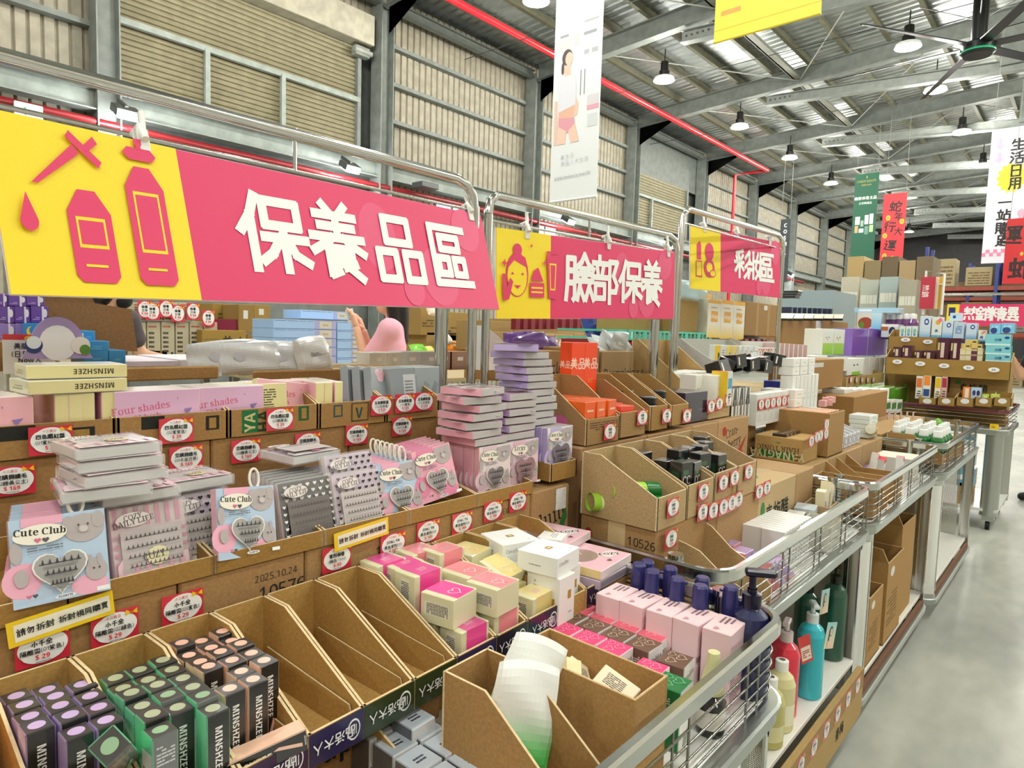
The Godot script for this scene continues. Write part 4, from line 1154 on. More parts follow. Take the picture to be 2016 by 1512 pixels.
func banners():
	var b := banner(6.0,-4.80,-4.16,2.78,5.0,"dfe6e8","long white hanging banner with a printed figure and grey script",7.0)
	var p: Pr = b[1]
	for k in [[.12,.74,.24,.03,"d8b4be"],[.08,.735,.3,.05,"d0cfd2"],[.42,.74,.12,.06,"c9cccf"],[.62,.78,.26,.015,"9aa0a4"],[.12,.80,.18,.012,"9aa0a4"],[.62,.84,.3,.01,"b4b8ba"],[.64,.69,.1,.02,"b4b8ba"],[.8,.69,.12,.02,"b4b8ba"],[.58,.5,.02,.12,"8e9498"],[.66,.5,.02,.12,"8e9498"],[.74,.44,.24,.05,"cfcdd4"],[.74,.42,.24,.022,"d9a0b2"],[.76,.34,.2,.06,"cdd4d8"]]: p.rc(k[0],k[1],k[2],k[3],C(k[4]))
	# printed figure, flat as on the cloth
	for k in [["e5c0ac",[.04,.5,.1,.5,.12,.36,.1,.28,.05,.28]],["e5c0ac",[.5,.5,.56,.46,.54,.41,.42,.4]],["dcb09a",[.14,.47,.48,.47,.46,.38,.14,.37]],["d99aa8",[.14,.41,.48,.4,.5,.36,.34,.33,.14,.36]],["e8c4b2",[.14,.37,.32,.34,.3,.28,.12,.28]],["e8c4b2",[.36,.34,.5,.37,.6,.28,.42,.28]],["d8dae4",[.1,.59,.2,.62,.42,.62,.5,.57,.5,.46,.14,.44]],["e5c0ac",[.22,.66,.36,.66,.38,.61,.24,.61]]]:
		var v := PackedVector2Array()
		for i in range(0,k[1].size(),2): v.append(Vector2(k[1][i],k[1][i+1]))
		p.po(v,C(k[0]))
	p.el(.29,.70,.11,.038,C("4a3230"),18); p.el(.33,.69,.08,.032,C("e8c4b2"),18); p.el(.2,.65,.03,.03,C("4a3230"),10)
	txt(p,"美生活",.36,.215,.06,C("b4b8be"),3,"sans",.05); txt(p,"用品人大生活",.52,.185,.06,C("b4b8be"),3,"sans",.05); txt(p,"A little freedom in your life",.48,.115,.05,C("a4a8ae"),2,"ital",.1,.5)
	part("cloth",p,M.paper,b[0]); top(b[0],"hanging_banner")
	b = banner(6.0,-2.9,-1.95,4.05,5.6,"f2dc45","bright yellow hanging banner at the top of the view",7.2)
	p = b[1]; p.rc(.06,.14,.2,.03,C("ea9a4a")); p.rc(0,.06,1,.006,C("c8b030"))
	part("cloth",p,M.paper,b[0]); top(b[0],"hanging_banner")
	b = banner(19.4,-5.15,-4.58,3.08,5.72,"0d5a40","dark green hanging banner with gold heading and product photo",7.0)
	p = b[1]
	p.rc(.48,.955,.03,.02,C("d8c060")); txt(p,"FOREST BEAUTY",.5,.925,.07,C("c8b04a"),0,"serif",.1,.46); txt(p,"skincare",.5,.89,.06,C("c8b04a"),0,"serif",.1,.42)
	txt(p,"臉部保養主品",.5,.76,.085,C("e4ece6"),0,"sans",.12); txt(p,"日用精選品",.5,.71,.06,C("e4ece6"),0,"sans",.1)
	for k in [[.12,.5,.2,.08,"dfe6e4"],[.36,.48,.12,.06,"9ab8a8"],[.52,.5,.16,.09,"eef0ee"],[.72,.5,.16,.1,"dfe4e2"],[.12,.42,.14,.07,"c8a878"],[.3,.42,.2,.04,"d8e4ea"],[.54,.4,.16,.08,"6a9a8a"],[.74,.42,.16,.07,"b8d8a0"]]: p.rc(k[0],k[1],k[2],k[3],C(k[4]))
	txt(p,"人生活美",.55,.12,.05,C("dfe8e2"),0,"sans",.1); txt(p,"日用品一站足",.55,.07,.05,C("dfe8e2"),0,"sans",.1)
	part("cloth",p,M.paper,b[0]); top(b[0],"hanging_banner")
	b = banner(19.0,-4.34,-3.82,2.83,5.05,"d8303a","red New Year hanging banner with black brush characters and gold coins",7.0)
	p = b[1]
	for k in [["蛇",.55,.85],["年",.7,.74],["行",.36,.63],["大",.74,.57],["運",.42,.42]]: txt(p,k[0],k[1],k[2],.27 if k[0] != "大" and k[0] != "年" else .2,C("1c1014"),-6,"sans",.12)
	for k in [[.25,.73],[.85,.68],[.16,.53],[.2,.3],[.55,.27],[.8,.24],[.85,.13]]: p.el(k[0],k[1],.1,.03,C("f0b83a"),16); p.el(k[0],k[1],.05,.015,C("d88a2a"),12)
	p.el(.45,.18,.26,.06,C("c9e0d4"),20); p.el(.5,.19,.14,.04,C("e8985a"),16); p.el(.72,.2,.08,.05,C("e4f0e8"),12); txt(p,"2025",.5,.07,.1,C("6a1218"),0,"bold")
	part("cloth",p,M.paper,b[0]); top(b[0],"hanging_banner")
	b = banner(15.0,-1.73,-1.16,2.82,5.22,"dfdeea","pale lilac hanging banner with black characters and a yellow burst",7.1)
	p = b[1]
	var v := PackedVector2Array()
	for i in 28: v.append(Vector2(.62+(.42 if i % 2 == 0 else .33)*cos(TAU*i/28),.63+(.12 if i % 2 == 0 else .095)*sin(TAU*i/28)))
	p.po(v,C("f3e03a"))
	for i in 4: txt(p,"生活日用"[i],.72,.87 - .095*i,.22,C("16161a"),0,"sans",.135)
	for i in 4: txt(p,"一站購足"[i],.5,.45 - .095*i,.21,C("16161a"),0,"sans",.135)
	for y in [.88,.78]:
		p.rc(.2,y,.1,.045,C("dcaed0")); p.po(PackedVector2Array([Vector2(.12,y),Vector2(.38,y),Vector2(.25,y - .04)]),C("dcaed0"))
	for i in 5: p.el(.93,.36 - .055*i,.1,.03,C("eea8c0"),14)
	for i in 10:
		for j in 2:
			if (i+j) % 2 == 0: p.rc(.1*i,.05+.025*j,.1,.025,C("ec86ac"))
	part("cloth",p,M.paper,b[0]); top(b[0],"hanging_banner")
	b = banner(13.4,-1.24,-.5,2.32,3.35,"c8242e","red hanging banner with dark brush characters at the view edge",7.1)
	p = b[1]; txt(p,"運年",.3,.75,.3,C("2a0f12"),0,"sans",.12); txt(p,"蛇",.35,.22,.36,C("2a0f12"),0,"sans",.12); p.el(.3,.45,.03,.03,C("f0b83a"))
	part("cloth",p,M.paper,b[0]); top(b[0],"hanging_banner")
	b = banner(21.0,-7.62,-7.32,3.1,5.0,"2a3032","narrow dark hanging banner with white letters near the wall",7.0)
	p = b[1]
	for i in 8: txt(p,"COSMETIC"[i],.5,.9 - .1*i,.16,C("e4e8e8"),0,"bold")
	part("cloth",p,M.paper,b[0]); top(b[0],"hanging_banner")

const z0 := "cosmetic box"
const z1 := "F f;r .64 0 .36 1 9fa6d4;r .72 .1 .2 .8 c9c4b4;t .82 .5 .02 4a4438 0 ital Rose;p .02 .86 .6 .08 1 3f5f90;r .0 .0 1 .04 6a90c4"
const z2 := "F f;p .12 .1 .4 .7 6 4a4438;r .7 .1 .18 .12 4a4438;p .1 .86 .6 .08 1 b8685a"
const z3 := "F f;r .62 0 .12 1 d8d4e0;e .8 .6 .12 .25 d8d8dc;p .1 .2 .4 .2 2 b8a0dc"
const z4 := "F f;r .02 .9 .96 .1 f0b020;g .02 0 .96 .4 f0c93a f0eee6;r .25 .42 .5 .28 e8a417;t .5 .56 .026 fff4e0 0 bold Collagen;p .2 .78 .5 .06 1 d0b890"
const z5 := "low display trays with printed strips"
const z6 := "white printed cartons on the far shelf"
const z7 := "F f;t .3 .66 .015 d9557f 6 ital Four_shades;t .34 .48 .013 d9557f 6 ital of_blush;t .27 .3 .013 d9557f 0 sans 四色腮紅;o 8c78b8 .84 .5 .9 .62 .8 .6;e .72 .82 .008 .02 b88aa8;p .1 .12 .2 .04 1 e0a0b8"
const z8 := "tall cream cartons on the far shelf"
const z9 := "cartons on the far shelf"
const z10 := "pale blue flower printed boxes"
const z11 := "F f;e .8 .5 .125 .33 f0f0f4;e .8 .5 .105 .27 2c1a40;r .755 .35 .014 .3 f0f0f4;r .793 .35 .014 .3 f0f0f4;r .83 .35 .014 .3 f0f0f4;t .42 .5 .0145 f0f0f4 180 bold 品活大人"
const z12 := "F f;e .8 .5 .125 .33 f0f0f4;e .8 .5 .105 .27 24351c;r .755 .35 .014 .3 f0f0f4;r .793 .35 .014 .3 f0f0f4;r .83 .35 .014 .3 f0f0f4;t .42 .5 .0145 f0f0f4 180 bold 品活大人"
const z13 := "F f;e .6 .75 .22 .14 1c3f90;e .6 .75 .12 .07 e8f0f8;t .5 .32 .022 1d4fb0 0 sans 人生;g 0 0 1 .4 58a8e0 d4e6f2"
const z14 := "purple packs behind the first trolley"
const z15 := "F f;r .3 .2 .3 .6 d8c8b8;r .05 .5 .15 .3 d8c07a"
const z16 := "F f;p .2 .1 .6 .2 2 8a8680;r .4 .5 .3 .2 e4e2da"
const z17 := "F f;p .1 .15 .8 .7 4 55554a"
const z18 := "blue packs behind the first trolley"
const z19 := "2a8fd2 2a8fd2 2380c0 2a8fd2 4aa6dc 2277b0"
const z20 := "F f;g 0 0 1 .45 8cc83a a8d86a;r 0 .45 1 .55 e9ece6;e .3 .66 .05 .03 3a3a3a;e .55 .68 .05 .03 3a3a3a;e .42 .6 .04 .025 3a3a3a"
const z21 := "vinegar cartons forming the second step"
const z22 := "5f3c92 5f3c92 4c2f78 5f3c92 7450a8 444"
const z23 := "F f;t .5 .5 .02 1a3f8a 0 sans 活膜;e .85 .7 .1 .12 1c3f90;r 0 .0 1 .15 d8f0f4"
const z24 := "snack packs past the person in pink"
const z25 := "white flat packs beyond the white stack"
const z26 := "cartons of the second step in the second trolley"
const z27 := "F f;e .6 .75 .25 .12 f0b03a;e .8 .85 .2 .1 ee7a9a;t .5 .35 .024 2a5ab0 0 sans 美;r 0 0 1 .15 58b0e0"
const z28 := "paper packs before the signpost"
const z29 := "maroon boxes on the end table"
const z30 := "kraft cartons under the second sign"
const z31 := "F f;r 0 .55 1 .08 b8a878;r 0 .85 1 .1 d8c890"
const z32 := "white boxes under the purple ones"
const z33 := "low trays in the end table basket"
const z34 := "kraft display boxes with slanted sides"
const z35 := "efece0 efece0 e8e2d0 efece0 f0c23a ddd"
const z36 := "bright packs leaning on the end table"
const z37 := "brown trays on the third step"
const z38 := "pale wrapped stacks before the racks"
const z39 := "cartons in the third trolley"
const z40 := "F f;p .05 .05 .9 .9 4 caba90"
const z41 := "F f;g 0 0 1 1 4a9a20 6cbc34;r 0 .9 1 .1 d8e8c0"
const z42 := "F f;e .5 .6 .3 .2 8cc4b0;r .3 .2 .4 .2 5a9ad0"
const z43 := "F f;p .2 .4 .6 .2 1 c4c4c0"
const z44 := "carton stacks by the racks"
const z45 := "F f;e .5 .6 .25 .3 eef0f0"
const z46 := "white and yellow collagen boxes"
const z47 := "cartons forming the third step"
const z48 := "kraft trays on the second step"
const z49 := "cartons in the second trolley"
const z50 := "cream boxes on the end table"
const z51 := "F f;p .05 .05 .9 .9 7 d8d8cc"
const z52 := "loose cream boxes in the open carton"
const z53 := "F f;p .1 .2 .6 .4 2 5ab0e0"
const z54 := "F f;p .1 .3 .6 .3 3 6a5430"
const z55 := "pale lids behind the first trolley"
const z56 := "kraft trays of the fourth trolley"
const z57 := "small mint boxes on the end table"
const z58 := "bright orange mask boxes"
const z59 := "F f;e .3 .85 .12 .06 e6e6e2;p .1 .2 .6 .4 8 8a6a3a"
const z60 := "F f;e .5 .4 .3 .4 e8e8e4"
const z61 := "small boxes under the teal packs"
const z62 := "tall blue boxes on the end table"
const z63 := "carton, # along the slanted tray with seven tags"
const z64 := "film wrapped pale packs behind the first trolley"
const z65 := "open cartons on the lower shelf"
const z66 := "F f;e .4 .3 .3 .3 20407a;p .2 .6 .6 .2 2 e8f4fa"
const z67 := "blue packs under the end table"
const z68 := "flat boxes over the cream ones"
const z69 := "cartons in the fourth trolley"
const z70 := "white boxes with green labels"
const z71 := "flat pink lash boxes at the end of the trays"
const z72 := "yellow and white boxes in the slanted tray"
const z73 := "teal packs on the end table"
const z74 := "F f;e .4 .5 .15 .2 3a4a8a"
const z75 := "shampoo_bottle"
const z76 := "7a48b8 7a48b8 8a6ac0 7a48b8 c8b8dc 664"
const z77 := "white_slot_row"
const z78 := "white_pack_row"
const z79 := "F f;r .1 .3 .8 .5 3a8a3a"
const z80 := "cartons of the end table"
const z81 := "F f;r .6 .3 .3 .3 3a3020"
const z82 := "F f;r .3 .5 .3 .3 e6e6e2"
const z83 := "wrapped_stack"
const z84 := "white cream boxes with a gold badge"
const z85 := "slanted boxes in the nearest basket"
const z86 := "white flower boxes on the end table"
const z87 := "shallow trays under the lash boxes"
const z88 := "white boxes of the big white stack"
const z89 := "F f;r 0 .4 1 .3 e8f0f4"
const z90 := "lime boxes in the end table basket"
const z91 := "mint green stick boxes in a tray"
const z92 := "grey eyeshadow boxes"
const z93 := "sky blue packs on the end table"
const z94 := "botanical_box"
const z95 := "brown trays of the end table"
const z96 := "stacked_goods"
const z97 := "low cartons under the trays"
const z98 := "collagen_box"
const z99 := "pallet stack"
const z100 := "leaf green boxes"
const z101 := "green_label_box"

func goods_low_trays():
	T("low slanted cardboard tray holding lilac-topped stick boxes",[.082,.228,.043,.122,.25,1,.189,.787,-.636,2.6],z5,"bb9450","2c1a40",z11,"e6cfa2")
	T("low slanted cardboard tray holding mint green stick boxes",[.082,.228,.043,.122,.25,1,.272,.787,-.64,2.6],z5,"bb9450","2b2050","F f;e .8 .5 .125 .33 f0f0f4;e .8 .5 .105 .27 2b2050;r .755 .35 .014 .3 f0f0f4;r .793 .35 .014 .3 f0f0f4;r .83 .35 .014 .3 f0f0f4;t .42 .5 .0145 f0f0f4 180 bold 品活大人","e6cfa2")
	T("low slanted cardboard tray holding peach and black stick boxes",[.082,.228,.043,.122,.25,1,.355,.787,-.644,2.6],z5,"bb9450","2c1a40",z11,"e6cfa2")
	T("low slanted cardboard tray holding the fallen peach stick box",[.079,.228,.043,.122,.25,1,.436,.787,-.647,2.6],z5,"bb9450","261f4a","F f;e .8 .5 .125 .33 f0f0f4;e .8 .5 .105 .27 261f4a;r .755 .35 .014 .3 f0f0f4;r .793 .35 .014 .3 f0f0f4;r .83 .35 .014 .3 f0f0f4;t .42 .5 .0145 f0f0f4 180 bold 品活大人","e6cfa2")
	T("low slanted cardboard tray holding nothing, with a dark green strip",[.084,.228,.043,.122,.25,1,.518,.787,-.651,2.6],z5,"bb9450","24351c",z12,"e6cfa2")
	T("low slanted cardboard tray holding nothing, beside the pink powder",[.081,.228,.043,.122,.25,1,.602,.787,-.655,2.6],z5,"bb9450","24351c",z12,"e6cfa2")
	T("low slanted cardboard tray holding hot pink powder boxes",[.087,.228,.043,.122,.25,1,.687,.787,-.659,2.6],z5,"bb9450","29264a","F f;e .8 .5 .125 .33 f0f0f4;e .8 .5 .105 .27 29264a;r .755 .35 .014 .3 f0f0f4;r .793 .35 .014 .3 f0f0f4;r .83 .35 .014 .3 f0f0f4;t .42 .5 .0145 f0f0f4 180 bold 品活大人","e6cfa2")
	T("low slanted cardboard tray holding salmon pink powder boxes",[.078,.228,.043,.122,.25,1,.77,.787,-.662,2.6],z5,"bb9450","2a1a30","F f;e .8 .5 .125 .33 f0f0f4;e .8 .5 .105 .27 2a1a30;r .755 .35 .014 .3 f0f0f4;r .793 .35 .014 .3 f0f0f4;r .83 .35 .014 .3 f0f0f4;t .42 .5 .0145 f0f0f4 180 bold 品活大人","e6cfa2")
	T("low slanted cardboard tray holding pale yellow powder boxes",[.088,.228,.043,.122,.25,1,.855,.787,-.666,2.6],z5,"bb9450","17173a","F f;e .8 .5 .125 .33 f0f0f4;e .8 .5 .105 .27 17173a;r .755 .35 .014 .3 f0f0f4;r .793 .35 .014 .3 f0f0f4;r .83 .35 .014 .3 f0f0f4;t .42 .5 .0145 f0f0f4 180 bold 品活大人","e6cfa2")
	T("low slanted cardboard tray holding white cream boxes, its front torn",[.088,.228,.043,.122,.25,1,.944,.787,-.67,2.6],z5,"bb9450","","","e6cfa2")
	T("low slanted cardboard tray holding nothing, next to the flat lash boxes",[.082,.228,.043,.122,.25,1,1.03,.787,-.674,2.6],z5,"bb9450","2e1838","F f;e .8 .5 .125 .33 f0f0f4;e .8 .5 .105 .27 2e1838;r .755 .35 .014 .3 f0f0f4;r .793 .35 .014 .3 f0f0f4;r .83 .35 .014 .3 f0f0f4;t .42 .5 .0145 f0f0f4 180 bold 品活大人","e6cfa2")
	B("stG",[.025,.106,.025],"stick_box",z0,z91,"1b1a1c 6fce9c 6fce9c 6fce9c 3a3533 6fce9c","F t;e .5 .5 .3 .3 a8b090;F f;t .5 .62 .0105 e8e6e4 -90 bold MINSHZEE;o a8b090 .3 .06 .48 .06 .75 .3 .66 .36;p .3 .02 .5 .03 1 aaaaaa;F l;p .2 .1 .6 .35 7 777777","gloss")
	B("stP",[.025,.106,.025],"stick_box",z0,"peach and black stick boxes in a tray","1b1a1c efc0a6 efc0a6 efc0a6 3a3533 efc0a6","F t;e .5 .5 .3 .3 f0c0ae;F f;t .5 .62 .0105 e8e6e4 -90 bold MINSHZEE;o f0c0ae .3 .06 .48 .06 .75 .3 .66 .36;p .3 .02 .5 .03 1 aaaaaa;F l;p .2 .1 .6 .35 7 777777","gloss")
	B("stL",[.025,.106,.025],"stick_box",z0,"lilac stick boxes in a tray","1b1a1c b29bd0 b29bd0 b29bd0 3a3533 b29bd0","F t;e .5 .5 .3 .3 c3a8d4;F f;t .5 .62 .0105 e8e6e4 -90 bold MINSHZEE;o c3a8d4 .3 .06 .48 .06 .75 .3 .66 .36;p .3 .02 .5 .03 1 aaaaaa;F l;p .2 .1 .6 .35 7 777777","gloss")
	B("stGw",[.025,.106,.025],"stick_box",z0,z91,"6d6f70 6fce9c 6fce9c 6fce9c 3c3936 6fce9c","F f;p .15 .72 .7 .2 6 c8c8c8;o 6fce9c .3 .08 .5 .08 .75 .36 .62 .4;F l;r .06 .04 .88 .8 e5e6e2;p .15 .1 .6 .6 12 707070;F t;e .5 .5 .3 .26 8fb08c","gloss")
	S("stGw","mint green stick box, first from the left in the front row of its tray",[.244,.791,-.666,2.184])
	S("stG","mint green stick box, third from the left in the front row of its tray",[.296,.791,-.666,2.206])
	R("stG","mint green stick box, # from the left in the second row of its tray",1,[[.246,.796,-.691,1.488],[.271,.792,-.692,1.025]])
	S("stGw","mint green stick box, third from the left in the second row of its tray",[.296,.796,-.69,3.827])
	S("stG","mint green stick box, first from the left in the third row of its tray",[.246,.793,-.719,3.108])
	S("stGw","mint green stick box, second from the left in the third row of its tray",[.271,.796,-.717,.947])
	S("stG","mint green stick box, third from the left in the third row of its tray",[.297,.794,-.717,1.311])
	R("stG","mint green stick box, # from the left in the fourth row of its tray",1,[[.245,.797,-.746,4.062],[.271,.796,-.745,2.889],[.297,.794,-.743,2.256]])
	R("stG","mint green stick box, # from the left in the fifth row of its tray",1,[[.245,.792,-.771,1.82],[.271,.791,-.772,3.105],[.296,.794,-.771,1.971]])
	R("stG","mint green stick box, # from the left in the back row of its tray",1,[[.246,.793,-.798,1.411],[.271,.793,-.798,3.588],[.296,.796,-.797,1.004]])
	R("stP","peach and black stick box, # from the left in the front row of its tray",1,[[.326,.791,-.691,3.661],[.353,.791,-.691,1.924]])
	R("stP","peach and black stick box, # from the left in the second row of its tray",2,[[.352,.791,-.717,3.389],[.379,.795,-.715,4.439]])
	R("stP","peach and black stick box, # from the left in the third row of its tray",1,[[.326,.797,-.744,3.701],[.353,.795,-.742,3.872],[.378,.794,-.744,1.146]])
	R("stP","peach and black stick box, # from the left in the fourth row of its tray",1,[[.327,.793,-.768,.638],[.352,.796,-.77,2.051],[.378,.797,-.771,2.296]])
	R("stP","peach and black stick box, # from the left in the fifth row of its tray",1,[[.326,.791,-.797,1.275],[.353,.791,-.797,2.563],[.378,.792,-.795,2.717]])
	R("stP","peach and black stick box, # from the left in the back row of its tray",1,[[.328,.797,-.823,2.511],[.352,.791,-.823,2.285],[.378,.796,-.821,2.594]])
	R("stL","lilac stick box, # from the left in the front row of its tray",2,[[.187,.791,-.721,1.57],[.213,.791,-.721,4.079]])
	R("stL","lilac stick box, # from the left in the second row of its tray",1,[[.161,.797,-.748,2.861],[.189,.796,-.747,3.216],[.214,.794,-.746,.972]])
	R("stL","lilac stick box, # from the left in the third row of its tray",1,[[.161,.796,-.772,4.298],[.187,.796,-.773,3.17],[.214,.795,-.773,3.344]])
	R("stL","lilac stick box, # from the left in the fourth row of its tray",1,[[.162,.797,-.798,.898],[.189,.795,-.798,.778],[.214,.797,-.801,3.269]])
	R("stL","lilac stick box, # from the left in the fifth row of its tray",1,[[.161,.795,-.827,2.877],[.188,.792,-.825,.613]])
	S("stP","peach stick box fallen on its side over the strip of an empty tray",[.392,.833,-.648,-12,0,97])
	S("stGw","mint stick box lying tilted across the lilac boxes, white back showing",[.222,.86,-.705,30,38,40])
	B("pwH",[.062,.062,.046],"powder_box",z0,"hot pink powder boxes","dedcb8","F f;r .18 0 .72 1 ee4f9c;H .5 .32 .011 f6e8ea;p .42 .12 .3 .06 1 e0569c;F t;r .18 0 .72 1 e0569c;p .4 .3 .3 .3 3 f0b8cc;F l;r .3 .12 .45 .76 e9e8d6;p .34 .16 .38 .66 14 5c5c54;b .34 .2 .3 .001","gloss")
	B("pwS",[.062,.062,.046],"powder_box",z0,"salmon pink powder boxes","dedcb8","F f;r .18 0 .72 1 ef8f98;H .5 .32 .011 f6e8ea;p .42 .12 .3 .06 1 ee9aa4;F t;r .18 0 .72 1 ee9aa4;p .4 .3 .3 .3 3 f0b8cc;F l;r .3 .12 .45 .76 e9e8d6;p .34 .16 .38 .66 14 5c5c54;b .34 .2 .3 .001","gloss")
	B("pwY",[.062,.062,.046],"powder_box",z0,"pale yellow powder boxes","dedcb8","F f;r .18 0 .72 1 e8d68c;H .5 .32 .011 f6e8ea;p .42 .12 .3 .06 1 ead99a;F t;r .18 0 .72 1 ead99a;p .4 .3 .3 .3 3 f0b8cc;F l;r .3 .12 .45 .76 e9e8d6;p .34 .16 .38 .66 14 5c5c54;b .34 .2 .3 .001","gloss")
	S("pwH","hot pink powder box standing at the front of its tray",[.695,.791,-.695,2])
	S("pwH","hot pink powder box behind the front one, under the tilted box",[.69,.791,-.748,2])
	S("pwH","hot pink powder box lying on top, barcode end facing out",[.692,.876,-.692,10,-90])
	S("pwH","tall standing hot pink powder box with a white heart, tray middle",[.683,.853,-.79,4])
	S("pwH","hot pink powder box with its barcode label on top",[.69,.85,-.838,-4])
	S("pwH","hot pink powder box at the very back of its tray",[.67,.853,-.866,3])
	S("pwH","hot pink powder box under the tall standing one",[.683,.791,-.79,2])
	S("pwH","hot pink powder box at the back, lower layer",[.683,.791,-.84,2])
	S("pwS","salmon powder box standing at the front, heart facing out",[.772,.791,-.7,2])
	S("pwS","salmon powder box behind the front salmon one",[.772,.791,-.752,2])
	S("pwS","salmon powder box lying on the front stack, barcode facing out",[.768,.876,-.672,6,-90])
	S("pwS","salmon powder box lying flat second from the front, upper layer",[.77,.876,-.738,5,-90])
	S("pwS","tall salmon powder box at the back with heart on its front",[.777,.855,-.835,2])
	S("pwS","salmon powder box at the very back left of its tray",[.745,.853,-.868,2])
	S("pwS","salmon powder box in the middle of the lower layer",[.772,.791,-.806,2])
	S("pwS","salmon powder box at the back of the lower layer",[.772,.791,-.86,2])
	S("pwY","pale yellow powder box standing nearest its tray front",[.865,.791,-.7,3])
	S("pwY","pale yellow powder box tilted on top, printed label facing out",[.858,.853,-.742,6,-72])
	S("pwY","pale yellow powder box in the lower middle of its tray",[.858,.791,-.757,3])
	S("pwY","golden yellow powder box at the back with a barcode",[.85,.876,-.81,8,-90])
	S("pwY","pale yellow powder box at the back of the lower layer",[.85,.791,-.82,2])
	B("wcF",[.082,.036,.082],"cream_box",z0,z84,"eceeed","F t;r .42 .44 .18 .14 9c7638;r .46 .47 .1 .07 e8d9a8;p .75 .12 .14 .04 1 9a9a9a;F f;t .3 .6 .009 777777 0 sans Ceraflex;F l;p .3 .4 .3 .1 1 9a9a9a")
	B("wcT",[.05,.085,.07],"cream_box",z0,z84,"ececea","F f;r .55 .5 .2 .18 b5873a;p .62 .2 .2 .05 1 aaaaaa;F l;r .65 .35 .22 .2 b5873a;p .2 .7 .1 .2 2 aaaaaa")
	S("wcT","tall white cream box at the front under the flat one",[.915,.791,-.7,3])
	S("wcT","tall white cream box second from the front of its tray",[.925,.791,-.775,3])
	S("wcT","tall white cream box with a gold badge beside the empty tray",[.962,.791,-.722,4])
	S("wcT","tall white cream box at the back of its tray",[.93,.791,-.85,2])
	S("wcF","flat white cream box with gold badge lying on the front tall boxes",[.925,.876,-.715,8])
	S("wcF","flat white cream box with gold badge lying further back",[.925,.876,-.81,-16])
	B("wcS",[.05,.03,.05],"cream_box",z0,"small white cream boxes behind the gold badge ones","ebecea","F t;p .2 .3 .6 .3 3 b9b9b9")
	R("wcS","# small plain white box heaped at the back right of the trays",1,[[1,.8,-.79,-8],[1.015,.82,-.84,2],[.985,.84,-.85,12],[1.045,.86,-.8,22]])
	B("lfx",[.13,.018,.135],"lash_box","lash set",z71,"e8d8da e8d8da f0dca0 e8d8da f3c5d4 eeeeee","F t;e .4 .55 .3 .25 a58d86;e .75 .25 .17 .11 f3ecec;t .75 .25 .016 2a2326 -40 serifb COZY;h .5 .12 .006 7a6468","gloss")
	B("clear lilac lash case lowest of the flat pair at the tray end",[.13,.018,.135,1.075,.822,-.735,4],"lash_box","lash set",z71,"b9aab8 c9c0c8 c9b8d2 c9c0c8 c9b8c8 dddddd","F f;r .05 .2 .9 .6 8e8390","gloss")
	S("lfx","flat pink lash box topmost of the pair at the tray end",[1.075,.841,-.735,6])
	S("lfx","flat pink lash box tilted at the back beside the chrome rail",[1.085,.86,-.84,10])
	CT("lowc",[.4,.086,.24],"carton",z97,"a97f4c","F f;e .1 .5 .03 .2 8e2430;t .6 .55 .04 20201e 0 bold apple")
	S("lowc","flat brown carton under the stick box trays",[.06,.7,-.8,2.6])
	S("lowc","flat brown carton under the empty trays",[.465,.7,-.83,2.6])
	S("lowc","flat brown carton under the powder trays",[.87,.7,-.86,2.6])
	CT("small brown carton under the flat lash boxes at the row end",[.1,.12,.2,1.09,.7,-.77,2.6],"carton",z97,"a97f4c","F f;e .3 .8 .2 .15 c8242c")

